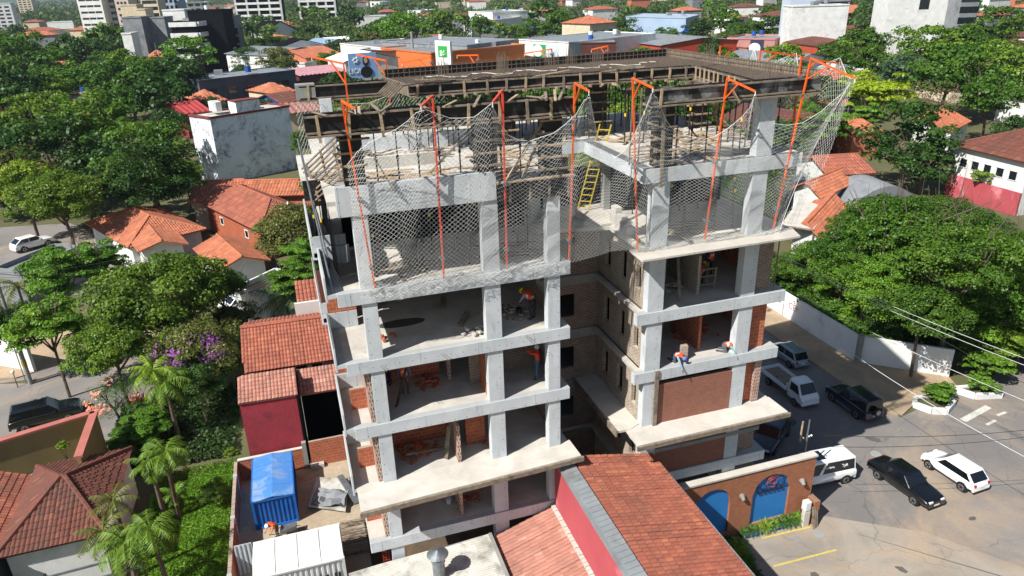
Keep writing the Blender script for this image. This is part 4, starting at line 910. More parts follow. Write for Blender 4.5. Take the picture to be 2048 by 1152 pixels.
B('gabled_white_house', 'white house with arched gable roof next to the blue billboard', (655, 118), (690, 125), 8.0, M_WHITEW, depth=16, cat='house', roof='gable', rmat=M_WHITEW, rise=2.2, tiled_=False, wins=[(0, 3, 1, 2, 2, 1)])
B('orange_roof_cottage', 'cottage with orange hip roof at the end of the white gable row', (510, 80), (550, 84), 5.5, M_CREAM, depth=14, cat='house', roof='hip', rmat=T_NEW, rise=2.2)
B('gable_front_house', 'white gable fronted house facing the street among dark trees', (545, 92), (560, 96), 8.0, M_WHITEW, depth=16, cat='house', roof='gable', rmat=M_DARKW, rise=2.4, tiled_=False)
B('blue_roof_house', 'house under pale blue metal roof', (602, 90), (645, 92), 6, M_CREAM, depth=16, cat='house', roof='gable', rmat=pm('blue_metal_roof', '8ba3b8', '7b94aa', .5, .6), rise=2, tiled_=False)
B('brown_tile_house', 'large orange brown tile roof with chimney between tree and white wall', (612, 116), (682, 108), 6, M_PEACH, depth=20, cat='house', roof='gable', rmat=T_NEW, rise=2.5)
B('white_roof_hall', 'low hall under white and red striped metal roof', (668, 88), (725, 84), 6, M_WHITEW, depth=26, roof='gable', rmat=M_WHITEW, rise=1.8, tiled_=False)
B('attic_house', 'dark roofed white house with steep gable behind a royal palm', (497, 64), (530, 66), 7, M_WHITEW, depth=18, cat='house', roof='gable', rmat=M_DARKW, rise=5, tiled_=False)
B('orange_roof_cottage', 'cottage with orange roof above the dark round tree', (555, 56), (600, 54), 7, M_WHITEW, depth=20, cat='house', roof='hip', rmat=T_NEW, rise=3)
B('orange_roof_cottage', 'cottage roof in orange tile hidden among trees at the far left', (122, 104), (150, 102), 5, M_WHITEW, depth=15, cat='house', roof='hip', rmat=T_NEW, rise=2.2)
B('orange_roof_cottage', 'orange roof tucked between the black tower and a pale roof', (300, 115), (332, 113), 5, M_CREAM, depth=12, cat='house', roof='hip', rmat=T_NEW, rise=2.2)
B('orange_roof_cottage', 'orange tile roof beside the narrow white building', (228, 72), (243, 70), 8, M_CREAM, depth=14, cat='house', roof='hip', rmat=T_NEW, rise=2.2)
# towers
BT, p, h = TW_('black_office_tower', 'black clad office block with white balcony wings', (374, 24), (445, 24), 300, M_DARKW, 26, roof='flat', par_h=.5)
WG, p, h = TW_('balcony_building', 'white banded balcony building attached to the left of the black office block', (340, 46), (393, 46), 294, M_DARKW, 18, roof='flat', rmat=M_WHITEW)
for z in (h-.6, h-4.2, h-7.8, h-11.4):
    m = MB()
    for i in range(4): m.bar(zed(p[i], z), zed(p[(i+1) % 4], z), 1.4, 1.5)
    m.build('balcony_band', M_WHITEW, WG)
TW_('balcony_building', 'grey balcony building on the right flank of the black office block', (447, 34), (468, 34), 305, M_GREYW, 18, roof='flat', wins=[(0, 3, 1, 5, 2.2, 4)])
TW_('apartment_tower', 'tall white apartment tower with rows of strip windows at the upper left', (138, -60), (188, -60), 460, M_WHITEW, 24, roof='flat', wins=[(0, 6, 3, 3.4, 1.0, 12)])
TW_('apartment_tower', 'part of the white tower with stacked white balconies', (188, -60), (212, -60), 462, M_WHITEW, 20, roof='flat', wins=[(0, 5, 1, 7, 1.5, 12, M_GLASSB)])
TW_('apartment_tower', 'beige apartment tower with small square windows beside the white tower', (212, -70), (240, -70), 455, pm('beige_tower', 'c4b3a5', 'b5a598', .2, .85), 24, roof='flat', wins=[(0, 4, 3, 1.2, 1.2, 14)])
TW_('apartment_tower', 'thin red brick tower flank right of the beige tower', (240, -70), (246, -70), 456, pm('far_red', '8c4238', '7c3a32', .4), 20, roof='flat')
TW_('flat_roofed_block', 'pale grey cubic apartment block beside the narrow white building', (243, 37), (282, 36), 330, M_GREYW, 22, roof='flat')
TW_('flat_roofed_block', 'second pale grey block with recessed dark balcony', (284, 50), (300, 49), 334, M_GREYW, 22, roof='flat', wins=[(0, 5, 1, 3, 2.5, 3)])
TW_('flat_roofed_block', 'third pale grey block nearest the black office block', (296, 37), (328, 36), 332, M_GREYW, 20, roof='flat')
TW_('flat_roofed_block', 'stepped beige block rising behind the pale grey blocks', (272, 20), (290, 20), 355, M_CREAM, 18, roof='flat')
TW_('narrow_building', 'narrow white building with bluish side under the pale grey blocks', (243, 69), (262, 67), 292, M_WHITEW, 14, roof='flat')
TW_('apartment_tower', 'beige tower with dark stacked balconies at the top edge', (270, -50), (304, -50), 430, M_CREAM, 22, roof='flat', wins=[(0, 4, 2, 4, 1.6, 13)])
TW_('apartment_tower', 'pale blue grey tower next to the beige balcony tower', (305, -50), (348, -50), 445, pm('blue_grey', '93a3b5', '8595a8', .3), 20, roof='flat', wins=[(0, 4, 4, 1.5, 1.6, 13)])
TW_('terrace_block', 'white block with roof terrace behind the black office block', (324, 22), (368, 20), 340, M_WHITEW, 20, roof='flat', wins=[(0, 8, 3, 3, 2, 2)])
TW_('low_cream_hall', 'long low cream hall between the beige tower and the balcony tower', (240, 12), (272, 8), 420, M_CREAM, 20, roof='flat')
for A_, B_, D_, lab in (((466, -20), (557, -20), 520, 'long white banded slab building at the top left centre'), ((595, -12), (667, -12), 540, 'second white banded slab building right of the bare mast')):
    o, p, h = TW_('banded_slab_building', lab, A_, B_, D_, M_DARKW, 20, roof='flat', copemat=M_WHITEW)
    z = h-1
    while z > 3:
        MB().bar(zed(p[0], z)-V(0, 1, 0), zed(p[1], z)-V(0, 1, 0), 1.5, 1.3).build('balcony_band', M_WHITEW, o); z -= 3.6
    for t in (0, .25, .5, .75, 1): q = p[0].lerp(p[1], t)-V(0, 1.2, 0); MB().bar(zed(q, 0), zed(q, h), 1.2, 1).build('fin', M_WHITEW, o)
B('white_house_far', 'white and blue house at the top edge above the tree belt', (740, 4), (760, 4), 12, M_WHITEW, depth=12, roof='flat', wins=[(0, 3, 2, 4, 2, 3)])
B('white_flat_house', 'white flat roofed house in the trees above the green supermarket sign', (815, 22), (842, 22), 9, M_WHITEW, depth=16, roof='flat', wins=[(0, 3, 3, 2.5, 1.8, 2)])
B('peach_roof_house', 'low house with salmon roof right of the white flat house', (855, 32), (885, 30), 7, M_WHITEW, depth=14, cat='house', roof='hip', rmat=T_NEW, rise=2)
B('white_store', 'white low store with grey gable roof among trees', (972, 44), (1022, 38), 9, M_WHITEW, C=(1055, 32), roof='flat', rmat=M_WHITEW)
B('white_store', 'higher white store block with blue grey tower behind the low white store', (985, 26), (1055, 22), 12, M_WHITEW, depth=25, roof='flat')
B('terracotta_villa', 'cream villa with terracotta roof, turrets and arched terrace', (1180, 48), (1232, 44), 12, M_CREAM, depth=16, cat='house', roof='hip', rmat=T_NEW, rise=2.5, wins=[(0, 7.5, 3, 2, 2, 1), (0, 2.5, 4, 2, 2.5, 1)])
B('blue_warehouse', 'big pale blue metal clad warehouse', (1252, 34), (1372, 37), 12, pm('pale_blue_cladding', '9fb2c6', '8ea3b9', .2, .6), C=(1398, 30), roof='flat', rmat=pm('blue_grey_roof', 'a3b0ba', '95a3ae', .2, .6), par_h=.2)
B('orange_red_hall', 'orange red walled hall with grey metal roof behind the far deck edge', (1240, 82), (1322, 92), 7.5, pm('orange_red_cladding', 'b8452f', 'a53d2a', .5, .7), depth=30, roof='gable', rmat=M_ZINC, rise=1.5, tiled_=False)
# supermarket
SM = B('supermarket', 'white and orange supermarket hall with grey roof and large facade posters', (762, 97), (862, 108), 9.0, pm('orange_cladding', 'c9713a', 'b96532', .5, .7), depth=34, roof='flat', rmat=M_ZINC, par_h=.4)
B('supermarket_hall', 'plain grey side hall of the supermarket with black graffiti', (934, 92), (1036, 80), 10, M_GREYW, depth=40, roof='flat', rmat=M_ZINC, par_h=.3)
B('supermarket_hall', 'brown fronted middle part of the supermarket', (862, 106), (950, 93), 8.5, M_BROWNW, depth=30, roof='flat', rmat=M_ZINC, par_h=.3)
SW = B('supermarket_hall', 'white front of the supermarket with green and dark posters', (1038, 80), (1138, 86), 10, M_WHITEW, depth=40, roof='flat', rmat=M_ZINC, par_h=.3)
B('supermarket_hall', 'brown right end of the supermarket with grey sloping roof', (1138, 88), (1232, 86), 9.6, M_BROWNW, depth=30, roof='flat', rmat=M_ZINC, par_h=.3)
B('supermarket_hall', 'long white side wall running left from the orange supermarket front', (680, 88), (762, 97), 9.0, M_WHITEW, depth=24, roof='flat', rmat=M_ZINC, par_h=.3)
def board(name, label, cat, A, Bp, h, hb, mats, th=.4, legs=True, par=None):
    a = gp(*A, h); b = gp(*Bp, h); o = thing(name, label, cat, (a.x, a.y, 0)) if par is None else par
    a = zed(a, 0); b = zed(b, 0); d = (b-a).normalized(); n = V(-d.y, d.x, 0)
    if n.dot(CAMP-a) < 0: n = -n
    MB().bar(zed(a, h-hb/2), zed(b, h-hb/2), th, hb).build('panel', mats[0], o)
    if legs:
        for t in (.2, .8): MB().bar(zed(a.lerp(b, t)-n*.3, 0), zed(a.lerp(b, t)-n*.3, h), .35, .35).build('post', M_STEEL, o)
    return o, a, b, d, n
def rotm(d): return math.atan2(d.y, d.x)
M_SGREEN = flat('sign_green', '2f9e44', .5); M_SWHITE = flat('sign_white', 'e6e8e4', .5); M_SDGREEN = flat('sign_dark_green', '1f4f48', .5); M_SORG = flat('sign_orange', 'f0622a', .5)
o, a, b, d, n = board('supermarket_sign', 'white pylon sign with a green square and S6 above smaller letters', 'sign', (871, 81), (901, 82), 15, 7.2, [M_SWHITE], .6)
L = (b-a).length; c = a.lerp(b, .5)
MB().bar(zed(c-d*L*.3+n*.35, 12.6), zed(c+d*L*.3+n*.35, 12.6), .1, L*.52).build('green_square', M_SGREEN, o)
text('S6', zed(c+n*.45, 11.6), L*.36, rotm(d), M_SWHITE, o, .05, bold=.05); text('SUPERSEIS', zed(c+n*.4, 8.4), L*.165, rotm(d), flat('sign_grey', '8a9488', .6), o, .05)
o, a, b, d, n = board('supermarket_sign', 'dark green lower sign with white S6 and an orange strip under it', 'sign', (873, 114), (894, 113), 8.5, 4.0, [M_SDGREEN], .6)
text('S6', zed(a.lerp(b, .5)+n*.4, 5.8), 2.6, rotm(d), M_SWHITE, o, .05, bold=.05)
MB().bar(zed(a+d*1+n*.5, 3.9), zed(b+d*5.5+n*.5, 3.9), .3, 1.7).build('orange_strip', M_SORG, o)
o, a, b, d, n = board('billboard', 'pale blue billboard with a dark haired woman and the word LION', 'billboard', (695, 108), (751, 104), 11, 6.5, [pm('billboard_blue', '8fb0dc', '86a7d4', .1, .5)], .4)
L = (b-a).length; text('LION', zed(a+d*L*.24+n*.3, 5.9), 1.9, rotm(d), M_SWHITE, o, .03)
m = MB(); 
for i in range(6): t0 = i*math.tau/6; m.tube([zed(a+d*(L*.24+.8*math.cos(t0)), 9.3+.8*math.sin(t0))+n*.3, zed(a+d*(L*.24+.8*math.cos(t0+2.1)), 9.3+.8*math.sin(t0+2.1))+n*.3], .08, 4)
m.build('emblem', M_SWHITE, o)
def disc(c0, d, n, rx, rz, th=.06, k=16): m = MB(); pts = [c0+d*(rx*math.cos(t))+V(0, 0, rz*math.sin(t)) for t in np.linspace(0, math.tau, k, endpoint=False)]; q = [p+n*th for p in pts]; return m.add(pts+q, [tuple(range(k)), tuple(range(2*k-1, k-1, -1))]+[(i, (i+1) % k, k+(i+1) % k, k+i) for i in range(k)])
cw = a+d*L*.6+n*.25
disc(zed(cw, 8.9), d, n, .85, 1.35).build('portrait_hair', M_BLACKP, o); disc(zed(cw, 9.1)+n*.1, d, n, .5, .75).build('portrait_face', flat('skin_print', 'c79a84', .6), o); disc(zed(cw, 6.1)+n*.05, d, n, 1.7, 1.5).build('portrait_jacket', M_BLACKP, o)
# posters on the white supermarket front
p = para((1038, 80), (1138, 86), 10, depth=40); a, b = p[0], p[1]; d = (b-a).normalized(); n = V(d.y, -d.x, 0); L = (b-a).length
if n.dot(CAMP-a) < 0: n = -n
MB().bar(zed(a+d*L*.31+n*.1, 5.8), zed(a+d*L*.56+n*.1, 5.8), .1, 6.5).build('poster', flat('poster_green', '2c8f5a', .5), SW)
MB().bar(zed(a+d*L*.56+n*.1, 5.8), zed(a+d*L*.8+n*.1, 5.8), .1, 6.5).build('poster', flat('poster_pale', 'b9cbd3', .5), SW)
disc(zed(a+d*L*.4, 7.2)+n*.2, d, n, 2.2, 1.8).build('poster_motif', M_SWHITE, SW); disc(zed(a+d*L*.42, 4.2)+n*.2, d, n, 3.2, 1.3).build('poster_motif', M_BLACKP, SW)
for zz, mt in ((8.3, 'poster_dark'), (4.0, 'poster_lawn')):
    MB().bar(zed(b-d*L*.0+n*.1, zz), zed(b+d*L*.22+n*.1, zz), .1, 4.0).build('poster', flat(mt, '26343a' if zz > 5 else '6fa35c', .5), SW)
# graffiti rings on grey hall
p = para((934, 92), (1036, 80), 10, depth=40); a, b = p[0], p[1]; d = (b-a).normalized(); n = V(d.y, -d.x, 0); L = (b-a).length
if n.dot(CAMP-a) < 0: n = -n
GR = [x for x in bpy.data.objects if x.name == 'supermarket_hall'][0]
m = MB()
for u_, z_, r_ in ((.93, 7.2, 1.5), (.93, 3.6, 1.6), (.8, 5, 1.4), (.7, 3.2, 1.3), (.62, 2.6, 1.0), (.55, 2.2, .9)):
    m.tube([zed(a+d*(L*u_+r_*math.cos(t)), z_+r_*1.1*math.sin(t))+n*.1 for t in np.linspace(0, math.tau*.93, 14)], .1, 4)
m.build('graffiti', M_DARKW, GR)
# gas-drop sign
g = gp(1370, 108, 0); o = thing('fuel_sign', 'blue drop shaped sign with a white letter C on a post', 'sign', (g.x, g.y, 0)); d = V(CR.x, CR.y, 0).normalized(); n = V(-CF.x, -CF.y, 0).normalized(); c = V(g.x, g.y, 0)
MB().tube([c, zed(c, 6)], .25, 6).build('post', M_WHITEW, o)
pts = [c+d*x*1.25+V(0, 0, 5.5+z*1.25) for x, z in ((0, 4.2), (-.6, 2.9), (-1.3, 1.8), (-1.5, .6), (-.9, -.5), (0, -.9), (.9, -.5), (1.5, .6), (1.3, 1.8), (.6, 2.9))]
k = len(pts)
MB().add(pts+[q-n*.5 for q in pts], [tuple(range(k)), tuple(range(2*k-1, k-1, -1))]+[(i, (i+1) % k, k+(i+1) % k, k+i) for i in range(k)]).build('drop_panel', flat('sign_blue', '1f4fb0', .5), o)
text('C', c+n*.1+V(0, 0, 5.0), 3.0, rotm(d), M_SWHITE, o, .05, bold=.05); MB().bar(c-d*1.7+V(0, 0, 3.2), c+d*1.7+V(0, 0, 3.2), .4, 1.8).build('price_box', M_SWHITE, o)
# right background
TW_('white_hall', 'long bright white hall wall below the steel terrace at the upper right', (1585, 14), (1698, 16), 250, M_WHITEW, 20, roof='flat', rmat=M_ZINC, par_h=.3)
TW_('terrace_block', 'pale blue block with grey steel terrace above the long white hall', (1583, -8), (1640, -8), 262, pm('pale_block', 'b5bfcc', 'a9b4c2', .3), 20, roof='flat')
TW_('terrace_block', 'open grey steel terrace structure right of the pale blue block', (1640, 4), (1700, 4), 262, M_GREYW, 20, roof='flat', wins=[(0, 14, 5, 1.8, 2, 2)])
WT, p, h = TW_('white_building', 'huge plain white building face at the upper right', (1788, -60), (1935, -60), 262, M_WHITEW, 24, roof='flat', wins=[(0, 16, 1, 3, 3, 1)])
TW_('glazed_building', 'dark glazed banded building right of the huge white face', (1937, -60), (1972, -60), 264, M_GREYW, 18, roof='flat', wins=[(0, 3, 1, 5.5, 1.8, 12)])
B('orange_gable_house', 'orange tile roof between the white hall and the huge white building', (1690, 27), (1782, 22), 9, M_BROWNW, depth=22, cat='house', roof='hip', rmat=T_NEW, rise=3)
RB2 = B('red_brick_block', 'red brick two storey building with dark side and rusty tile roof', (1568, 85), (1636, 93), 8, pm('red_brick_far', 'ab4a2e', '994128', .6, .85), C=(1682, 77), roof='hip', rmat=T_OLD, rise=1.2, over=.3, wins=[(0, 5.5, 1, 1.5, 1.2, 1)])
B('tile_cluster_house', 'cluster of rusty tile roofs behind the red brick block', (1640, 62), (1700, 66), 8, M_PEACH, depth=18, cat='house', roof='hip', rmat=T_OLD, rise=2)
B('tile_cluster_house', 'small orange roof turret beside the concrete water tank', (1716, 52), (1742, 53), 10, M_PEACH, depth=10, cat='house', roof='hip', rmat=T_NEW, rise=1.5)
B('tile_cluster_house', 'narrow red brick house with lean tile roof between trees', (1752, 72), (1782, 75), 8, M_PEACH, depth=12, cat='house', roof='gable', rmat=T_OLD, rise=1.5)
g = gp(1755, 62, 0); o = thing('water_tank', 'concrete water tank on legs above the tile roofs', 'tank', (g.x, g.y, 0)); MB().tube([(g.x, g.y, 9), (g.x, g.y, 13)], 3, 14).build('tank', M_CREAM, o)
for sx, sy in ((-2, -2), (2, -2), (2, 2), (-2, 2)): MB().bar((g.x+sx, g.y+sy, 0), (g.x+sx, g.y+sy, 9), .6, .6).build('leg', M_CREAM, o)
B('curved_roof_hall', 'white hall with curved grey roof behind the orange net brackets', (1440, 118), (1580, 128), 7, M_WHITEW, depth=18, roof='gable', rmat=M_ZINC, rise=1.6, tiled_=False)
B('mural_building', 'pink and blue grey building with a dark blue mural', (1455, 78), (1550, 80), 8, pm('pinkish_brick', 'b27f78', 'a3716b', .5), depth=16, roof='flat', wins=[(0, 4, 3, 2, 1.6, 1)])
p = para((1455, 78), (1550, 80), 8, depth=16); o = [x for x in bpy.data.objects if x.name == 'mural_building'][0]; dd = (p[1]-p[0]).normalized(); nn = V(dd.y, -dd.x, 0); nn = nn if nn.dot(CAMP-p[0]) > 0 else -nn
MB().bar(zed(p[0].lerp(p[1], .5)+nn*.1, 5.6), zed(p[0].lerp(p[1], .78)+nn*.1, 5.6), .1, 4.6).build('mural', flat('mural_navy', '232a45', .6), o); disc(zed(p[0].lerp(p[1], .6), 5.4)+nn*.2, dd, nn, 1.9, 1.6).build('mural_motif', M_SWHITE, o)
B('crimson_roof_house', 'house with crimson sheet roof at the far right', (1992, 100), (2060, 104), 7, M_WHITEW, depth=14, cat='house', roof='gable', rmat=MATS['red_metal_roof'], rise=2, tiled_=False)
B('crimson_roof_house', 'white wall and brown roof behind the crimson sheet roof', (1975, 72), (2060, 74), 7, M_WHITEW, depth=12, cat='house', roof='gable', rmat=T_OLD, rise=2)
B('grey_low_roof', 'pale low roof behind the orange brackets on the right', (1580, 140), (1650, 150), 5, M_WHITEW, depth=14, roof='flat', rmat=M_ZINC)
B('terracotta_roof_house', 'terracotta tile roof beside the yellow green tree', (1642, 160), (1705, 160), 5.0, M_PEACH, depth=12, cat='house', roof='gable', rmat=T_RED, rise=1.5)
B('red_sheet_hall', 'red sheet roofed hall seen between the shoring props', (1430, 245), (1560, 268), 5.5, M_REDW, depth=14, roof='gable', rmat=T_OLD, rise=2.2)
B('peach_house', 'peach walled house with orange tile roof beside the round dark tree', (1706, 266), (1762, 262), 4.5, M_PEACH, depth=12, cat='house', roof='gable', rmat=T_NEW, rise=1.2, over=.3)
B('orange_hip_pavilion', 'orange tile hip pavilion behind the round dark tree', (1830, 238), (1903, 262), 4.0, M_WHITEW, C=(1937, 243), cat='house', roof='hip', rmat=T_NEW, rise=2.2)
WH = B('white_two_storey_house', 'white two storey house with brown tile roof and pink ground floor on the right', (1912, 290), (2060, 325), 6.5, M_WHITEW, depth=11, cat='house', roof='hip', rmat=T_OLD, rise=2.6, over=.6, wins=[(0, 4.0, 5, 1.1, 1.1, 1)])
p = para((1912, 290), (2060, 325), 6.5, depth=11); dd = (p[1]-p[0]).normalized(); nn = V(dd.y, -dd.x, 0); nn = nn if nn.dot(CAMP-p[0]) > 0 else -nn
MB().bar(zed(p[0]+nn*.1, 1.4), zed(p[1]+nn*.1, 1.4), .3, 2.8).build('pink_base', M_PINKW, WH)
B('long_orange_roof', 'long weathered orange tile roof right of the concrete frame', (1590, 378), (1640, 393), 4.2, M_WHITEW, C=(1735, 350), cat='house', roof='gable', rmat=T_NEW, rise=1.3, along=1)
B('long_orange_roof', 'orange tile roof ending at the round dark tree', (1660, 350), (1742, 345), 5.0, M_WHITEW, depth=8, cat='house', roof='gable', rmat=T_RED, rise=1.4)
B('near_orange_roof', 'low orange tile roof below the net at the right flank of the frame', (1588, 452), (1640, 475), 3.6, M_WHITEW, C=(1690, 415), cat='house', roof='gable', rmat=T_NEW, rise=1.0, along=1)
a = gp(1700, 392, 4.2); b = gp(1850, 380, 4.2); m = MB(); N = 14; D = V(b.x-a.x, b.y-a.y, 0); dn = V(-D.y, D.x, 0).normalized()*13
pr = [(t, 2.6+2.4*math.sin(math.pi*t)) for t in np.linspace(0, 1, N+1)]
vs = [zed(a, 0)+D*t+V(0, 0, z) for t, z in pr]+[zed(a, 0)+D*t+dn+V(0, 0, z) for t, z in pr]
m.add(vs, [(i, i+1, N+2+i, N+1+i) for i in range(N)]+[tuple(range(N+1))+()]); o = thing('vaulted_hall', 'hall with grey barrel vault roof half hidden by trees', 'hall', (a.x, a.y, 0)); m.build('vault_roof', M_GREYW, o)
quadprism(MB(), [zed(a, 0), zed(a, 0)+D, zed(a, 0)+D+dn, zed(a, 0)+dn], 0, 2.6).build('walls', M_GREYW, o)
_q = [gp(1562, 448, 4.3), gp(1628, 458, 4.3), gp(1656, 415, 4.3), gp(1600, 398, 4.3)]; o = thing('plywood_platform', 'flat grey plywood platform on posts against the right flank of the frame', 'platform', (_q[0].x, _q[0].y, 0))
m = MB(); m.thick([tuple(p) for p in _q], .06); m.build('plywood_sheet', M_CANOPY, o)
for p in _q: MB().bar((p.x, p.y, 0), (p.x, p.y, 4.22), .1, .1).build('post', M_WOODG, o)
for k_ in range(4): MB().bar(_q[k_]-V(0, 0, .14), _q[(k_+1) % 4]-V(0, 0, .14), .08, .14).build('bearer', M_WOODG, o)
# ---- scattered far houses and blocks out to the horizon
random.seed(21)
hr = random.Random(5); k = 0
FIXED = [x.location.copy() for x in COL.objects if x.get('category') and x.parent is None]
FARC = [M_WHITEW, M_CREAM, M_GREYW, M_WHITEW, M_PEACH]
DCNT = {}
DZ = ['at the left frame edge', 'near the white apartment tower', 'behind the black office block', 'above the blue billboard', 'behind the white pylon sign', 'behind the grey supermarket hall', 'near the blue warehouse', 'behind the mural building', 'near the huge white building', 'at the right frame edge']
ORD = ['nearest', 'second nearest', 'third nearest', 'fourth nearest', 'fifth nearest', 'sixth nearest', 'seventh nearest', 'eighth nearest', 'ninth nearest', 'tenth nearest', 'eleventh nearest', 'twelfth nearest', 'thirteenth nearest', 'fourteenth nearest', 'fifteenth nearest']
DIST = []; FARP = []
for i in range(175):
    px = hr.uniform(-40, 2100); D = 170+hr.random()**1.4*1150; th = (px-1024)/FPX
    dirv = (CF+CR*th); dirv = V(dirv.x, dirv.y, 0).normalized(); c = V(CAMP.x, CAMP.y, 0)+dirv*D
    if any((c-q[0]).length < 24 for q in FARP) or any(abs(c.x-b_.x) < 22 and abs(c.y-b_.y) < 22 for b_ in FIXED): continue
    u_, v_, z_ = proj((c.x, c.y, 4)); rr_ = 12*FPX/z_
    if any(r[0]-rr_ < u_ < r[2]+rr_ and r[1]-rr_*.8 < v_ < r[3]+rr_*.6 and D < r[4]+14 for r in PROT): continue
    w = hr.uniform(10, 22); dp = hr.uniform(8, 16); tall = hr.random() < .16 and D > 520; h = hr.uniform(16, 34) if tall else hr.uniform(4.5, 9)
    ang = hr.uniform(-.3, .3); ex = V(math.cos(ang), math.sin(ang), 0)*w/2; ey = V(-math.sin(ang), math.cos(ang), 0)*dp/2
    P = [c-ex-ey, c+ex-ey, c+ex+ey, c-ex+ey]; side = ['left', 'left centre', 'centre', 'right centre', 'right'][min(4, max(0, int(px/410)))]
    zn = DZ[min(9, max(0, int(px/205)))]
    if tall: o_ = block('distant_apartment_block', 'pale distant apartment block on the %s horizon' % side, 'building', P, h, hr.choice(FARC), 'flat', group='distant blocks near the horizon, '+side, wins=[(0, 3, 3, w/5, 1.5, int(h/3.2))])
    elif hr.random() < .65: o_ = block('distant_house', 'small distant tile roofed house among the trees at the %s' % side, 'house', P, h, hr.choice(FARC), 'hip', hr.choice([T_NEW, T_OLD, T_RED]), 2, group='distant tiled houses among the trees, '+side)
    else: o_ = block('distant_hall', 'small distant flat roofed building among the trees at the %s' % side, 'building', P, h, hr.choice(FARC), 'flat', group='distant flat roofs among the trees, '+side)

    DIST.append((D, zn, o_)); FARP.append((c, D, w, h))
for D, zn, o_ in sorted(DIST, key=lambda t: t[0]):
    kind_ = {'distant_apartment_block': 'pale distant apartment block', 'distant_house': 'small tile roofed house', 'distant_hall': 'small flat roofed building'}[o_.name.split('.')[0]]
    n_ = DCNT.get((kind_, zn), 0); DCNT[kind_, zn] = n_+1; o_['label'] = '%s %s, %s there' % (kind_, zn, ORD[min(n_, 14)])
# ================================================================ vegetation
def leafmat(name, trans=.35, c=(1, 1, 1)):
    t = NT(name); oi = t.n('ShaderNodeObjectInfo'); a = t.n('ShaderNodeAttribute', attribute_name='tint')
    hs = t.n('ShaderNodeHueSaturation'); t.l(oi.outputs['Color'], hs.inputs['Color'])
    v = t.n('ShaderNodeMapRange'); v.inputs[3].default_value = .62; v.inputs[4].default_value = 1.45; t.l(a.outputs['Fac'], v.inputs[0]); t.l(v.outputs[0], hs.inputs['Value'])
    h = t.n('ShaderNodeMapRange'); h.inputs[3].default_value = .515; h.inputs[4].default_value = .485; t.l(a.outputs['Fac'], h.inputs[0]); t.l(h.outputs[0], hs.inputs['Hue'])
    d = t.n('ShaderNodeBsdfDiffuse'); tr = t.n('ShaderNodeBsdfTranslucent'); gl = t.n('ShaderNodeBsdfGlossy'); gl.inputs['Roughness'].default_value = .45
    t.l(hs.outputs[0], d.inputs['Color']); t.l(hs.outputs[0], tr.inputs['Color']); gl.inputs['Color'].default_value = (.6, .65, .6, 1)
    m1 = t.n('ShaderNodeMixShader'); m1.inputs[0].default_value = trans; t.l(d.outputs[0], m1.inputs[1]); t.l(tr.outputs[0], m1.inputs[2])
    m2 = t.n('ShaderNodeMixShader'); m2.inputs[0].default_value = .025; t.l(m1.outputs[0], m2.inputs[1]); t.l(gl.outputs[0], m2.inputs[2])
    t.l(m2.outputs[0], t.t.nodes['Material Output'].inputs['Surface']); return t.m
M_LEAF = leafmat('leaves'); M_BARK = pm('bark', '6b5f51', '4c4238', 3, .95, .4, 12)
M_FLOW = {}
def flower(c):
    if c not in M_FLOW: M_FLOW[c] = flat('petals_'+c, c, .7)
    return M_FLOW[c]
def quads_mesh(name, C, N, S, tint, mat, asp=1.5):
    """C centres, N normals, S sizes -> mesh of leaf quads (slightly folded as two triangles would be)"""
    n = len(C); rs = np.random.RandomState(3)
    N = N/np.linalg.norm(N, axis=1, keepdims=True); r = rs.normal(size=(n, 3)); A = np.cross(N, r); A /= np.linalg.norm(A, axis=1, keepdims=True)+1e-9; Bv = np.cross(N, A)
    s = S[:, None]; co = np.stack([C-A*s*asp/2, C-Bv*s/2+N*s*.12, C+A*s*asp/2, C+Bv*s/2+N*s*.12], 1).reshape(-1, 3)
    me = bpy.data.meshes.new(name); me.vertices.add(4*n); me.vertices.foreach_set('co', co.ravel())
    me.loops.add(4*n); me.loops.foreach_set('vertex_index', np.arange(4*n, dtype=np.int32))
    me.polygons.add(n); me.polygons.foreach_set('loop_start', np.arange(0, 4*n, 4, dtype=np.int32)); me.polygons.foreach_set('loop_total', np.full(n, 4, dtype=np.int32))
    me.update(calc_edges=True); a = me.attributes.new('tint', 'FLOAT', 'FACE'); a.data.foreach_set('value', tint); me.materials.append(mat); return me
def crown_pts(rs, ncl, per, leaf, flatz=.75, layered=False, hollow=.45, spread=.3, open_=1.0):
    cl = []
    while len(cl) < ncl:
        p = rs.uniform(-1, 1, 3); r = np.linalg.norm(p)
        if r > 1 or r < hollow or p[2] < -.55: continue
        p = p*np.array([1, 1, flatz])
        if layered: p[2] = round(p[2]*3.2)/3.2*1.0
        cl.append(p)
    cl = np.array(cl); cr = rs.uniform(.55, 1.25, ncl)*spread
    # irregular outline: squash whole sectors
    ang = np.arctan2(cl[:, 1], cl[:, 0]); k = 1+.16*np.sin(ang*3+rs.uniform(0, 6))+.1*np.sin(ang*5+rs.uniform(0, 6)); cl[:, :2] *= k[:, None]
    idx = np.repeat(np.arange(ncl), per); n = len(idx)
    d = rs.normal(size=(n, 3)); d /= np.linalg.norm(d, axis=1, keepdims=True); d[:, 2] = np.where(d[:, 2] < -.2, -d[:, 2]*.6, d[:, 2])
    rr = cr[idx]*rs.uniform(.45, 1.05, n)**.5
    sq = np.array([1, 1, .35 if layered else .72]); C = cl[idx]+d*rr[:, None]*sq
    N = d*.9+rs.normal(size=(n, 3))*.55+np.array([0, 0, .55])
    S = leaf*rs.uniform(.6, 1.35, n); tint = np.clip(.5+.22*rs.normal(size=n)+np.repeat(rs.normal(size=ncl)*.18, per), .02, 1)
    return C, N, S, tint
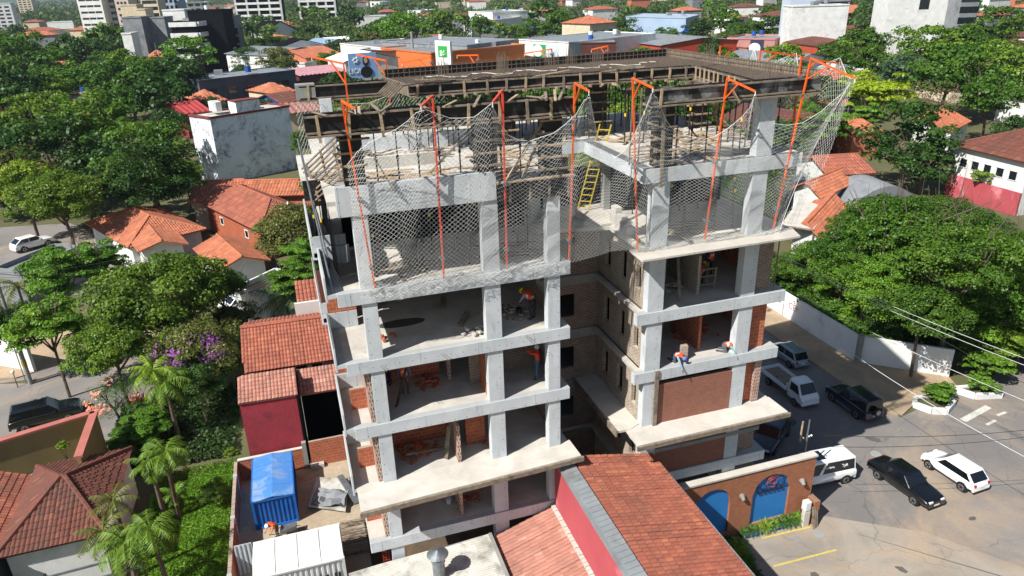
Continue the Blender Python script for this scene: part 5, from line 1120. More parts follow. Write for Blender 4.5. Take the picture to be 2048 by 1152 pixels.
def trunk_mesh(rs, h, R, nb=7, r0=.05, lean=.08):
    """unit tree: crown centre at z=0, radius 1; trunk from z=-h up with limbs into the crown"""
    m = MB(); top = V(lean*rs.normal(), lean*rs.normal(), -.25); base = V(0, 0, -h)
    m.tube([base, base.lerp(top, .5)+V(lean*.5*rs.normal(), lean*.5*rs.normal(), 0), top], r0, 7, r2=r0*.7)
    for i in range(nb):
        a = i/nb*math.tau+rs.uniform(0, .6); e = V(math.cos(a)*rs.uniform(.45, .85), math.sin(a)*rs.uniform(.45, .85), rs.uniform(.0, .5)); s = base.lerp(top, rs.uniform(.75, 1))
        m.tube([s, s.lerp(e, .5)+V(0, 0, -.08), e], r0*.5, 5, r2=r0*.12)
        for j in range(2): f = e+V(rs.normal()*.25, rs.normal()*.25, .15+.1*rs.normal()); q = s.lerp(e, .55+.2*j)+V(0, 0, -.04); m.tube([q, q.lerp(f, .6), f], r0*.22, 4, r2=r0*.06)
    return m
PROTO = {}
def proto(kind, lod, var):
    key = (kind, lod, var)
    if key in PROTO: return PROTO[key]
    rs = np.random.RandomState((hash(kind) if False else sum(map(ord, kind)))*7+var*13+lod)
    leaf = {0: .042, 1: .07, 2: .13}[lod]; ncl = {0: 95, 1: 62, 2: 30}[lod]; per = {0: 210, 1: 85, 2: 36}[lod]
    if kind == 'broad': a = crown_pts(rs, ncl, per, leaf, .72)
    elif kind == 'big': a = crown_pts(rs, int(ncl*1.3), per, leaf*.8, .62, spread=.24)
    elif kind == 'layer': a = crown_pts(rs, int(ncl*.9), per, leaf*1.25, .62, layered=True, hollow=.25, spread=.28)
    elif kind == 'round': a = crown_pts(rs, ncl, per, leaf*.85, .95, hollow=.6, spread=.27)
    elif kind == 'thin': a = crown_pts(rs, int(ncl*.8), max(8, int(per*.3)), leaf*.6, .75, hollow=.2, spread=.25)
    else: a = crown_pts(rs, ncl, per, leaf, .8)
    cm = quads_mesh('crown', *a, M_LEAF); tm = trunk_mesh(rs, 1.25, 1, 9 if kind == 'thin' else 7).build('trunk', M_BARK); me = tm.data; bpy.data.objects.remove(tm)
    PROTO[key] = (cm, me); return PROTO[key]
BOX = []   # footprints of built things, used to keep trunks out of the houses
for o_ in bpy.data.objects:
    if o_.name.split('.')[0] == 'walls' and o_.parent:
        xs = [v.co.x+OFF[o_.name].x for v in o_.data.vertices]; ys = [v.co.y+OFF[o_.name].y for v in o_.data.vertices]; zs = [v.co.z+OFF[o_.name].z for v in o_.data.vertices]
        BOX.append((min(xs), max(xs), min(ys), max(ys), max(zs)))
TREES = []
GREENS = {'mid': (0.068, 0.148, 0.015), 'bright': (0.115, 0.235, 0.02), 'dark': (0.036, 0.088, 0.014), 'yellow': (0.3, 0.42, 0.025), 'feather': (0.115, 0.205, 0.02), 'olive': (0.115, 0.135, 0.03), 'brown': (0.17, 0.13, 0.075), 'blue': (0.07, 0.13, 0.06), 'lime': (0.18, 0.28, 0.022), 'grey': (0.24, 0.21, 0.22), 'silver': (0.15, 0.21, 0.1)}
def tree(pos, R, kind='broad', col='mid', label='', name='tree', cat='tree', group=None, hc=None, zsc=1.0, lod=None, fl=None):
    D = (V(pos[0], pos[1], 0)-CAMP).length; lod = lod if lod is not None else (0 if D < 100 else 1 if D < 330 else 2)
    cm, tm = proto(kind, lod, len(TREES) % (3 if lod else 2)); hc = hc if hc is not None else R*1.15
    o = thing(name, label, cat, (pos[0], pos[1], 0), 0.0 if fl else random.uniform(0, 6.28), group)
    c = bpy.data.objects.new('crown', cm); t = bpy.data.objects.new('trunk', tm); g = GREENS[col]; j = random.uniform(.85, 1.15)
    for q in (c, t): COL.objects.link(q); q.parent = o; q.location = (0, 0, hc); q.scale = (R, R, R*zsc)
    t.scale = (R, R, hc/1.25)
    c.color = (g[0]*j*random.uniform(.92, 1.1), g[1]*j, g[2]*j, 1); TREES.append((pos[0], pos[1], R)); 
    if fl:
        rs = np.random.RandomState(len(TREES)); n = fl[1]; d = rs.normal(size=(n, 3)); d[:, 2] = abs(d[:, 2]); d /= np.linalg.norm(d, axis=1, keepdims=True)
        cc = rs.normal(size=(9, 3)); cc[:, 2] = abs(cc[:, 2])*.7+.1; cc[:, 1] = -abs(cc[:, 1])-.2; cc /= np.linalg.norm(cc, axis=1, keepdims=True); d = cc[rs.randint(0, 9, n)]+rs.normal(size=(n, 3))*.12; d /= np.linalg.norm(d, axis=1, keepdims=True)
        me = quads_mesh('flowers', d*1.03*np.array([1, 1, .75]), d+rs.normal(size=(n, 3))*.4, np.full(n, fl[2]/R), rs.uniform(0, 1, n), flower(fl[0]))
        f = bpy.data.objects.new('flowers', me); COL.objects.link(f); f['kind'] = 'stuff'; f.parent = o; f.location = (0, 0, hc); f.scale = (R, R, R)
    return o
def tp(x, y, rpx, kind, col, label, hcf=None, **k):
    """a tree whose crown centre shows at (x, y) with radius rpx"""
    hc = hcf if hcf is not None else 6.0
    for _ in range(4):
        p = gp(x, y, hc); D = (p-CAMP).length; R = rpx*D/FPX/1.1
        if hcf is None: hc = R*1.1+.6
    if 32 < p.x < 39.6 and 7 < p.y < 60: p.x = 39.8
    if 33 < p.x < 52 and -2 < p.y < 8.4: p.x = max(p.x, 45.5); p.y = 9.3
    return tree((p.x, p.y), R, kind, col, label, hc=hc, **k)
# --- left of the site
tp(325, 600, 128, 'big', 'feather', 'large fine leaved bright green tree in the middle left', 6.5)
tp(225, 690, 75, 'big', 'feather', 'lower lobe tree of fine leaves overhanging the left street', 5.0)
tp(440, 575, 50, 'broad', 'mid', 'medium green tree touching the orange garage roof', 5.0)
tp(120, 545, 62, 'layer', 'bright', 'broad leaved tree with layered boughs left of the big feathery tree', 6)
tp(185, 525, 52, 'layer', 'bright', 'broad leaved tree spreading in front of the satellite dish house', 6)
tp(95, 650, 62, 'layer', 'bright', 'broad leaved tree beside the utility pole', 6)
tp(118, 400, 76, 'big', 'feather', 'pale feathery tree above the parked white car', 7)
tp(45, 370, 60, 'big', 'lime', 'light yellowish green tree at the left edge', 7)
tp(610, 505, 42, 'layer', 'bright', 'bright broad leaved tree against the left flank of the frame', 5)
tp(588, 555, 48, 'layer', 'bright', 'second bright broad leaved tree above the silver palm', 5)
tp(635, 570, 30, 'layer', 'bright', 'small bright bush under the balcony edge', 3)
tp(395, 700, 78, 'broad', 'olive', 'flowering tree with purple blossom clusters', 4.5, fl=('87458f', 330, .14))
tp(470, 640, 45, 'broad', 'olive', 'olive green shrub behind the purple flowering tree', 3.5)
tp(235, 795, 55, 'thin', 'mid', 'open shrub with orange pink blossoms beside the street', 2.6, fl=('dd8468', 130, .15))
tp(285, 848, 46, 'layer', 'bright', 'leafy bush in the garden behind the hip roof', 1.8, zsc=.7)
tp(255, 885, 36, 'layer', 'mid', 'low bush at the garden edge by the street corner', 1.2, zsc=.7)
tp(430, 985, 26, 'round', 'mid', 'round dark shrub against the brick boundary wall', 1.2)
tp(462, 905, 13, 'layer', 'lime', 'yellowish shrub at the corner of the brick boundary wall', 1.2)
tp(20, 650, 50, 'broad', 'dark', 'dark tree behind the utility pole at the left edge', 5)
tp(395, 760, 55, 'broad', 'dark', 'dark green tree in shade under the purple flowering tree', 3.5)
tp(455, 710, 50, 'broad', 'olive', 'dense shrub between the purple tree and the red tiled house', 3.2)
tp(125, 890, 10, 'layer', 'lime', 'potted shrub on the pink terrace wall', 3.3)
tp(292, 332, 82, 'round', 'mid', 'tall tree left of the stained white building', 8)
tp(368, 350, 36, 'broad', 'lime', 'light green tree touching the bright left side of the stained building', 5)
tp(300, 360, 78, 'round', 'dark', 'dark rounded tree behind the satellite dish house', 7)
tp(322, 275, 44, 'broad', 'mid', 'upright tree at the upper left corner of the stained building', 8)
tp(175, 245, 78, 'big', 'feather', 'great umbrella crowned tree in the upper left', 9)
tp(75, 230, 62, 'big', 'feather', 'lighter lobe of umbrella crowned trees in the upper left', 9)
tp(115, 320, 80, 'round', 'dark', 'dark big leaved tree below the umbrella crowned tree', 6)
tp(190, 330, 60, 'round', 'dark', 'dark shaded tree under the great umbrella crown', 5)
tp(30, 300, 60, 'broad', 'dark', 'dark tree at the left frame edge below the bright crowns', 6)
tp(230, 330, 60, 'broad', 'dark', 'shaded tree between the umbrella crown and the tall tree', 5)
tp(50, 130, 70, 'broad', 'mid', 'big green tree clump at the upper left edge', 8)
tp(25, 190, 62, 'broad', 'dark', 'dark tree clump at the left frame edge', 8)
tp(255, 170, 62, 'broad', 'mid', 'mid green tree beneath the black office tower', 8)
tp(375, 120, 48, 'round', 'bright', 'bright dome shaped tree in front of the black office tower', 8)
tp(350, 160, 55, 'broad', 'dark', 'dark tree left of the grey factory', 8)
tp(320, 195, 60, 'broad', 'dark', 'dark tree clump behind the tall tree', 7)
tp(205, 95, 52, 'broad', 'mid', 'mid green tree above the hidden orange roof', 8)
tp(150, 110, 45, 'broad', 'dark', 'dark tree right of the small orange roof at far left', 8)
tp(160, 160, 45, 'broad', 'mid', 'tree below the small orange roof at far left', 8)
tp(85, 180, 42, 'broad', 'bright', 'brighter crown at the far left middle distance', 8)
tp(320, 75, 34, 'thin', 'olive', 'dry yellowish tree left of the black office tower', 7)
tp(470, 88, 36, 'broad', 'olive', 'olive tree right of the black office tower', 7)
tp(395, 100, 30, 'thin', 'grey', 'leafless greyish tree before the black office tower', 6)
tp(492, 120, 28, 'round', 'dark', 'round dark tree in front of the white warehouse wall', 5)
tp(500, 165, 26, 'round', 'mid', 'round tree in front of the grey factory', 5)
tp(440, 185, 20, 'broad', 'bright', 'small bright tree below the grey factory', 4)
tp(420, 215, 26, 'broad', 'dark', 'green bush on the roofs left of the stained building', 4)
tp(600, 285, 24, 'round', 'mid', 'tree squeezed between stained building and the frame', 6)
tp(592, 65, 20, 'round', 'dark', 'round dark tree by the orange cottages', 6)
tp(590, 100, 24, 'broad', 'mid', 'street tree in front of the dark roofed gable house', 6)
tp(645, 110, 22, 'broad', 'mid', 'tree right of the brown tile roof', 5)
tp(725, 140, 30, 'broad', 'feather', 'green tree right below the billboard', 5)
tp(765, 145, 22, 'broad', 'feather', 'smaller tree under the orange supermarket front', 4)
tp(835, 135, 18, 'broad', 'bright', 'bright shrub under the orange cladding', 3)
# --- right of the site
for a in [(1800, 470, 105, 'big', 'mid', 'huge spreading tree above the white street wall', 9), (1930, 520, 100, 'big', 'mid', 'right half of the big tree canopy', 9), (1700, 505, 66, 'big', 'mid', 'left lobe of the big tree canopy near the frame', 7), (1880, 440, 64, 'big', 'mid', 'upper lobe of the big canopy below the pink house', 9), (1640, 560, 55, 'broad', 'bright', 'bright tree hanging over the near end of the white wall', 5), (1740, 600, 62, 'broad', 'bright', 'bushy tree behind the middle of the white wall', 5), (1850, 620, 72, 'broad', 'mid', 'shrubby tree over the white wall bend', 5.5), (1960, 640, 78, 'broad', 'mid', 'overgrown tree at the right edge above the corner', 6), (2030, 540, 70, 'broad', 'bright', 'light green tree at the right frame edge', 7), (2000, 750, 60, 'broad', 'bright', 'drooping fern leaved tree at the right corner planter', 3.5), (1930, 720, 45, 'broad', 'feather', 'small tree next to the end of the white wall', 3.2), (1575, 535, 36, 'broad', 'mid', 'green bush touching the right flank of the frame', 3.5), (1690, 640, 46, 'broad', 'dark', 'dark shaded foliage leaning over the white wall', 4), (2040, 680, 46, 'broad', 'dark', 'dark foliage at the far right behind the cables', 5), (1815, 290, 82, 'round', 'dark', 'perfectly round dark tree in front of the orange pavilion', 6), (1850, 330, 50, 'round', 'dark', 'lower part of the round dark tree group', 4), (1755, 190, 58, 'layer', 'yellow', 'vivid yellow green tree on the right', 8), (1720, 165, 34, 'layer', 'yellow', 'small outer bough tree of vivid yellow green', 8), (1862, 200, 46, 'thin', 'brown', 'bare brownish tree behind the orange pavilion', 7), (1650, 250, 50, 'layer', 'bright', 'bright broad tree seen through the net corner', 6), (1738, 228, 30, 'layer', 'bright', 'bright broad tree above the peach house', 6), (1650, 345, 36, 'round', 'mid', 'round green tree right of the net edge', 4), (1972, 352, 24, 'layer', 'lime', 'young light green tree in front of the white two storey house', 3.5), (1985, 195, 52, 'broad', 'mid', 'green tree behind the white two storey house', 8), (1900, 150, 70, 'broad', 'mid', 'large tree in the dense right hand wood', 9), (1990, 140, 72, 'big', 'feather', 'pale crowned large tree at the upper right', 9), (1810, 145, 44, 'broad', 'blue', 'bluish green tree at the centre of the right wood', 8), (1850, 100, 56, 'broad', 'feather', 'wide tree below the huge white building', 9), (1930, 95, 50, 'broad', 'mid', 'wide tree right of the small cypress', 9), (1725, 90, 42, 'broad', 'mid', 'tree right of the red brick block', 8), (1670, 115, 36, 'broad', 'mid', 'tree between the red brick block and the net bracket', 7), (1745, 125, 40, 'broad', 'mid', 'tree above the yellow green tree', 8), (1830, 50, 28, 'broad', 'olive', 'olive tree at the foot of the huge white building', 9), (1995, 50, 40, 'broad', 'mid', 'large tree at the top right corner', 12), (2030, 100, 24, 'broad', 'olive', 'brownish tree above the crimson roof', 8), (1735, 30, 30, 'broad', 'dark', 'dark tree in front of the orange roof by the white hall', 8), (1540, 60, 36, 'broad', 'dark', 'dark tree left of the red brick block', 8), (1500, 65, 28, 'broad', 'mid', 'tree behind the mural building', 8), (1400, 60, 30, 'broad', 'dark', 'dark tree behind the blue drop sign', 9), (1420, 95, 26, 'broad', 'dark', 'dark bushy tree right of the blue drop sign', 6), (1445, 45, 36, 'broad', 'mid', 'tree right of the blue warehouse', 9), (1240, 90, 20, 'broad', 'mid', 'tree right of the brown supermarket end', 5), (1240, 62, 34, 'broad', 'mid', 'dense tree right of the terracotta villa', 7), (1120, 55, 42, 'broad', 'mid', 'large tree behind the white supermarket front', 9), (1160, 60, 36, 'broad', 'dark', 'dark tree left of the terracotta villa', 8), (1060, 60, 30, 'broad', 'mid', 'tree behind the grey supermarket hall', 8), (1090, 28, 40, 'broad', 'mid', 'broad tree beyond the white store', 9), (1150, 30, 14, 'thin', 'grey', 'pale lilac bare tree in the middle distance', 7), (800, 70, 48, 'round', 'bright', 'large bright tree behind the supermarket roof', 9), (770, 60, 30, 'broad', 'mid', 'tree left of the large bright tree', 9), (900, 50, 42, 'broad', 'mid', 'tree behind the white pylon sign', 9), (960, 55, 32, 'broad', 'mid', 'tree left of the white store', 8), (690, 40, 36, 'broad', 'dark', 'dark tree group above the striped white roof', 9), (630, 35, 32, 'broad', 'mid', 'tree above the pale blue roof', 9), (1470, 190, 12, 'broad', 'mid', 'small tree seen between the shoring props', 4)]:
    tp(*a)
tp(1765, 428, 52, 'big', 'mid', 'tree crown rising in front of the grey vaulted hall', 7)
tp(1700, 452, 40, 'big', 'mid', 'tree crown between the vaulted hall and the net edge', 6)
for a in [(1620, 525, 52, 'broad', 'mid', 'leafy tree between the frame and the big canopy', 5), (1690, 560, 58, 'big', 'bright', 'bright lower lobe of the big canopy above the wall', 6), (2035, 490, 42, 'big', 'mid', 'canopy tree cut by the right frame edge below the pink house', 8), (1985, 590, 62, 'big', 'bright', 'wide bright tree right of the overgrown wall', 7), (1955, 448, 34, 'broad', 'mid', 'crown below the pink ground floor of the white house', 7), (1790, 540, 60, 'big', 'bright', 'bright central lobe of the big canopy', 7)]: tp(*a)
tree((47.5, 7.6), 2.6, 'layer', 'feather', 'drooping bright tree on the verge right of the second planter', name='tree', hc=3.0, zsc=.8, lod=0); tree((51.0, 5.6), 2.8, 'layer', 'bright', 'drooping tree at the right frame edge above the junction', name='tree', hc=3.0, zsc=.8, lod=0)
# corner planting
for (x, y, r, lab) in ((38.4, 5.9, .9, 'shrub in the low kerb planter nearest the crossing'), (42.4, 6.0, .9, 'shrub in the second kerb planter'), (39.3, 6.2, .7, 'small leafy plant beside the first planter shrub'), (44.5, 7.5, 1.6, 'bushy overgrowth right of the second kerb planter')):
    tree((x, y), r, 'layer', 'bright', lab, name='shrub', cat='shrub', hc=.4+r*.7, lod=1)
SN = 'first second third fourth fifth sixth seventh eighth ninth tenth eleventh twelfth thirteenth fourteenth fifteenth sixteenth seventeenth eighteenth nineteenth twentieth twenty-first twenty-second twenty-third twenty-fourth twenty-fifth twenty-sixth'.split()
# understory behind the white wall, one countable shrub after another
ur = random.Random(17)
for i in range(26):
    y = 10.5+i*1.25; x = 39.4+ur.uniform(0, 1.6)+(max(0, 13.5-y)*1.2); R = ur.uniform(1.1, 1.7)
    tree((x, y), R, 'broad', ur.choice(['mid', 'bright', 'dark', 'mid']), 'shrub behind the white street wall, %s from the wall bend' % SN[i], name='shrub', cat='shrub', hc=1.5+ur.random()*1.4, lod=1, group='shrubs behind the white street wall')
for i in range(12):
    x = 44+i*1.1+ur.uniform(-.4, .4); y = 8.6-i*.35+ur.uniform(0, 1.5)
    tree((x, y), ur.uniform(1.3, 2.0), 'layer', ur.choice(['bright', 'feather', 'mid']), 'shrub in the overgrown verge, %s from the end of the white wall' % SN[i], name='shrub', cat='shrub', hc=1.6+ur.random(), lod=1, group='shrubs in the overgrown verge')
# palms
def frond_mesh(n, L, droop, lw, seed, wd=.03, up=.9):
    rs = np.random.RandomState(seed); Cs = []; vs = []; fs = []; tint = []
    for k in range(n):
        az = k*2.399+rs.uniform(-.2, .2); el = up*(1-(k/n)*1.5)+rs.uniform(-.1, .1); ln = L*rs.uniform(.8, 1.1); pts = []; p = np.zeros(3); e = el; st = ln/9
        for i in range(10):
            pts.append(p.copy()); p = p+st*np.array([math.cos(az)*math.cos(e), math.sin(az)*math.cos(e), math.sin(e)]); e -= droop*(.5+i*.12)
        sd = np.array([-math.sin(az), math.cos(az), 0])
        for i in range(9):
            for sgn in (-1, 1):
                for q in range(2):
                    b = pts[i]+(pts[i+1]-pts[i])*(q*.5+rs.uniform(0, .2)); w = lw*math.sin(math.pi*min(1, (i+1.2)/10.5))*rs.uniform(.8, 1.15); fw = (pts[i+1]-pts[i])/st
                    tip = b+(sd*sgn*.85+fw*.5)*w+np.array([0, 0, -w*rs.uniform(.3, .7)]); k0 = len(vs)
                    vs += [b, b+fw*wd*2.2, tip]; fs.append((k0, k0+1, k0+2)); tint.append(rs.uniform(.1, 1))
            k0 = len(vs); vs += [pts[i]-sd*.015, pts[i]+sd*.015, pts[i+1]+sd*.012, pts[i+1]-sd*.012]; fs.append((k0, k0+1, k0+2, k0+3)); tint.append(.9)
    me = bpy.data.meshes.new('fronds'); me.from_pydata([tuple(v) for v in vs], [], fs); a = me.attributes.new('tint', 'FLOAT', 'FACE'); a.data.foreach_set('value', tint); me.materials.append(M_LEAF); return me
FR1 = frond_mesh(22, 2.6, .2, .7, 1, .05); FR2 = frond_mesh(26, 1.5, .08, .5, 2, .03, 1.1); FR3 = frond_mesh(14, 2.2, .16, .6, 5, .05)
def palm(x, y, h, label, fr=FR1, col='feather', sc=1.0, lean=(0, 0), name='palm_tree', n=1, group=None, r=.12):
    g = gp(x, y, h); bx, by = g.x-lean[0], g.y-lean[1]; o = thing(name, label, 'palm', (bx, by, 0), 0, group)
    m = MB(); m.tube([(bx, by, 0), (bx+lean[0]*.4, by+lean[1]*.4, h*.5), (g.x, g.y, h)], r*1.3, 8, r2=r*.8); m.build('trunk', M_BARK, o)
    f = bpy.data.objects.new('fronds', fr); COL.objects.link(f); f.parent = o; f.location = (lean[0], lean[1], h); f.scale = (sc,)*3; f.rotation_euler = (0, 0, random.uniform(0, 6)); g_ = GREENS[col]; f.color = (*g_, 1); return o
palm(570, 590, 3.4, 'silvery fan shaped palm in front of the bright broad leaved trees', FR2, 'silver', 2.0)
palm(330, 765, 4.4, 'feathery palm below the purple flowering tree', FR1, 'feather', .8); palm(305, 740, 5.0, 'taller feathery palm left of the purple blossoms', FR3, 'lime', .85)
palm(330, 905, 4.6, 'palm with drooping fronds in the garden centre', FR1, 'feather', .68, (.2, -.2)); palm(300, 925, 4.2, 'palm leaning over the dark clay roof', FR3, 'feather', .65)
palm(225, 1000, 5.0, 'palm in front of the hip roofed house', FR3, 'olive', .62); palm(250, 1085, 4.6, 'big multi stemmed palm at the bottom left', FR1, 'feather', .72, (.5, .3))
palm(300, 1060, 5.0, 'second stem of the big palm at the bottom left', FR1, 'feather', .66, (-.3, .6)); palm(205, 1065, 4.4, 'left stem of the big palm at the bottom left', FR3, 'olive', .7, (-.7, .2)); palm(352, 985, 1.3, 'young low palm on the lawn', FR3, 'bright', .5, r=.07)
palm(35, 572, 5.0, 'small palm behind the utility pole', FR3, 'olive', 1.0)
palm(503, 55, 14, 'royal palm standing before the attic house', FR1, 'dark', 1.6, r=.25); palm(535, 205, 5, 'slim palm left of the blue walled house', FR3, 'dark', 1.0)
palm(1470, 52, 10, 'tall palm cluster member behind the mural building', FR1, 'dark', 1.8); palm(1485, 50, 9, 'second tall palm behind the mural building', FR1, 'dark', 1.8)
# lawn and garden ground
M_GRASSM = ground_mat('lawn_grass', '54791f', '618c27', '6a7d33', .5, 9, .8)
wsheet('lawn', [(-12.2, 14), (-7.05, 16), (-7.05, -6), (-12.0, -6), (-12.1, 6)], .1, M_GRASSM, .1)
rs = np.random.RandomState(4); n = 26000; C = np.stack([rs.uniform(-12.0, -7.1, n), rs.uniform(-3, 16, n), np.full(n, .14)], 1)
N = rs.normal(size=(n, 3))*np.array([1, 1, .25]); o = bpy.data.objects.new('grass', quads_mesh('grass', C, N, rs.uniform(.05, .11, n), rs.uniform(0, 1, n), M_LEAF)); COL.objects.link(o); o['kind'] = 'stuff'; tag(o, 'bright green lawn grass in the garden beside the brick wall', 'grass'); o.color = (.13, .26, .025, 1)
rs = np.random.RandomState(6); n = 9000; C = np.stack([rs.uniform(-15.5, -7.4, n), rs.uniform(16.5, 26, n), rs.uniform(.05, .35, n)], 1); N = rs.normal(size=(n, 3))+np.array([0, 0, 1])
o = bpy.data.objects.new('ground_cover', quads_mesh('ground_cover', C, N, rs.uniform(.1, .25, n), rs.uniform(0, 1, n), M_LEAF)); COL.objects.link(o); o['kind'] = 'stuff'; tag(o, 'dark ground cover plants in the shaded garden behind the lawn', 'ground cover'); o.color = (.035, .07, .016, 1)
# plants along the restaurant wall and the strip of the lot
def tuft(x, y, z, s, label, col='bright', n=3):
    o = thing('bedding_plant', label, 'plant', (x, y, z), 0, 'plants along the restaurant wall')
    f = bpy.data.objects.new('leaves', FR2); COL.objects.link(f); f.parent = o; f.scale = (s,)*3; f.rotation_euler = (0, 0, random.uniform(0, 6)); f.location = (0, 0, .05); f.color = (*GREENS[col], 1); return o
for i, x in enumerate(np.linspace(18.7, 22.0, 8)): tuft(x, -.62, .35, random.uniform(.22, .36), SN[i]+' green plant from the left spilling over the blue ledge', random.choice(['bright', 'lime', 'mid']))
for i in range(16): tuft(17.6+random.uniform(-.4, 1.0)-(i*.02), -.9-i*.36, .02, random.uniform(.25, .5), SN[i]+' spiky plant from the brick wall along the shaded parking lot edge', random.choice(['bright', 'mid', 'dark', 'lime']))
# --- the wooded city out to the horizon: countable trees, then one far mass
for (c_, D_, w_, h_) in FARP:
    u, v, z = proj((c_.x, c_.y, h_*.7)); rx, ry = w_*.55*FPX/z, h_*.6*FPX/z; PROT.append((u-rx, v-ry*1.3, u+rx, v+ry*.5, D_-8))
FILL = []; tr = random.Random(11); made = 0; tries = 0
ZN = [(-30, 680, 'left'), (680, 1370, 'centre'), (1370, 2090, 'right')]
while made < 270 and tries < 9000:
    tries += 1; D = 60+(tr.random()**1.25)*480; px = tr.uniform(-60, 2110); dv = CF+CR*((px-1024)/FPX); dv = V(dv.x, dv.y, 0).normalized(); x, y = CAMP.x+dv.x*D, CAMP.y+dv.y*D; R = tr.uniform(3.4, 6.8)
    if 22 < x < 38 and y < 100: continue
    if y < 30 and -25 < x < 38: continue
    if any(b[0]-R*.3 < x < b[1]+R*.3 and b[2]-R*.3 < y < b[3]+R*.3 for b in BOX): continue
    if any((x-t[0])**2+(y-t[1])**2 < ((R+t[2])*.62)**2 for t in TREES): continue
    u, v, z = proj((x, y, R)); rp = R*FPX/z
    if any(r[0]-rp*.7 < u < r[2]+rp*.7 and r[1]-rp*.55 < v < r[3]+rp*.75 and D < r[4]+12 for r in PROT): continue
    reg = [r_ for r_ in ZN if r_[0] <= u < r_[1]]
    if not reg: continue
    band = 'middle distance' if D < 260 else 'far distance'; made += 1
    kd = tr.choice(['broad', 'broad', 'big', 'round', 'broad']); cl_ = tr.choice(['mid', 'mid', 'dark', 'feather', 'bright', 'dark', 'olive'])
    o_ = tree((x, y), R, kd, cl_, 'x', group='green trees of the %s, %s' % (band, reg[0][2]), name='street_tree'); FILL.append((D, kd, cl_, band, DZ[min(9, max(0, int(u/205)))], o_))
TC = {}
for D, kd, cl_, band, zn, o_ in sorted(FILL, key=lambda t: t[0]):
    ds = {'mid': 'mid green', 'dark': 'dark green', 'feather': 'soft green', 'bright': 'bright green', 'olive': 'olive green'}[cl_]+' '+{'broad': 'broad', 'big': 'spreading', 'round': 'round'}[kd]+' tree'
    n_ = TC.get((ds, zn), 0); TC[ds, zn] = n_+1; o_['label'] = '%s %s, %s of its kind there' % (ds, zn, ORD[min(n_, 14)])
# far mass
rs = np.random.RandomState(9); cm = quads_mesh; Cs = []; Ns = []; Ss = []; Ts = []; cnt = 0
def cones(nb, d0, d1, q, leaf, pw):
    global Cs, Ns, Ss, Ts
    for i in range(nb):
        D = d0+(rs.rand()**pw)*(d1-d0); px = rs.uniform(-80, 2130); dv = CF+CR*((px-1024)/FPX); dv = V(dv.x, dv.y, 0).normalized(); x, y = CAMP.x+dv.x*D, CAMP.y+dv.y*D; R = rs.uniform(4, 9)
        if any(b[0]-2 < x < b[1]+2 and b[2]-2 < y < b[3]+2 for b in BOX): continue
        u, v, z = proj((x, y, R)); rp = R*FPX/z
        if any(r[0]-rp*.6 < u < r[2]+rp*.6 and r[1]-rp*.5 < v < r[3]+rp*.6 and D < r[4]+10 for r in PROT): continue
        d = rs.normal(size=(q, 3)); d[:, 2] = abs(d[:, 2]); d /= np.linalg.norm(d, axis=1, keepdims=True); lump = 1+.18*np.sin(d[:, 0]*7+i)+.18*np.sin(d[:, 1]*6+i*2)
        Cs.append(d*R*lump[:, None]*rs.uniform(.75, 1.03, (q, 1))*np.array([1, 1, .8])+np.array([x, y, R*.55])); Ns.append(d+rs.normal(size=(q, 3))*.4); Ss.append(leaf*R*rs.uniform(.7, 1.3, q)); Ts.append(np.clip(rs.rand()*.7+rs.rand(q)*.4-.05, 0.01, 1))
cones(2400, 260, 900, 130, .17, 1.0); cones(3800, 700, 3200, 36, .42, 1.6)
o = bpy.data.objects.new('far_woods', quads_mesh('far_woods', np.concatenate(Cs), np.concatenate(Ns), np.concatenate(Ss), np.concatenate(Ts), M_LEAF, 1.2)); COL.objects.link(o); o['kind'] = 'stuff'; o.color = (.07, .115, .028, 1); tag(o, 'continuous green tree cover of the city reaching the horizon', 'woods')
# low hills on the horizon
m = MB(); HH = []
for ln, (D, hh) in enumerate(((3600, 60), (4800, 95))):
    prev = None
    for i in range(61):
        a = -1.0+i*.045; x = CAMP.x+math.sin(a+.3)*D; y = CAMP.y+math.cos(a+.3)*D; z = hh*(.45+.3*math.sin(i*.35+ln)+.2*math.sin(i*.83+ln*2)); q = (V(x, y, -5), V(x+math.sin(a+.3)*500, y+math.cos(a+.3)*500, max(4, z)))
        if prev: m.quad(prev[0], q[0], q[1], prev[1])
        prev = q
m.build('hills', pm('wooded_hills', '3d5236', '2f4429', .004, .95), kind='structure')
# ================================================================ vehicles
M_TYRE = flat('tyre_rubber', '1a1a1b', .8); M_RIM = flat('alloy_rim', 'a4a7aa', .35, .8); M_CARGL = flat('car_glass', '12171c', .06, spec=.9); M_TRIM = flat('black_trim', '151517', .5)
M_LAMP = flat('headlamp_glass', 'dfe3e6', .15, spec=.8); M_TAIL = flat('tail_lamp_red', 'a81820', .3); M_PLATE = flat('number_plate', 'd8dad6', .5)
def paint(n, c, m=0.0): return flat('car_paint_'+n, c, .28, m, .5, 1.0)
def loft(m, rings, cap=True):
    k = len(rings[0]); vs = [v for r in rings for v in r]
    fs = [(i*k+j, i*k+(j+1) % k, (i+1)*k+(j+1) % k, (i+1)*k+j) for i in range(len(rings)-1) for j in range(k)]
    if cap: fs += [tuple(range(k-1, -1, -1)), tuple((len(rings)-1)*k+j for j in range(k))]
    return m.add(vs, fs)
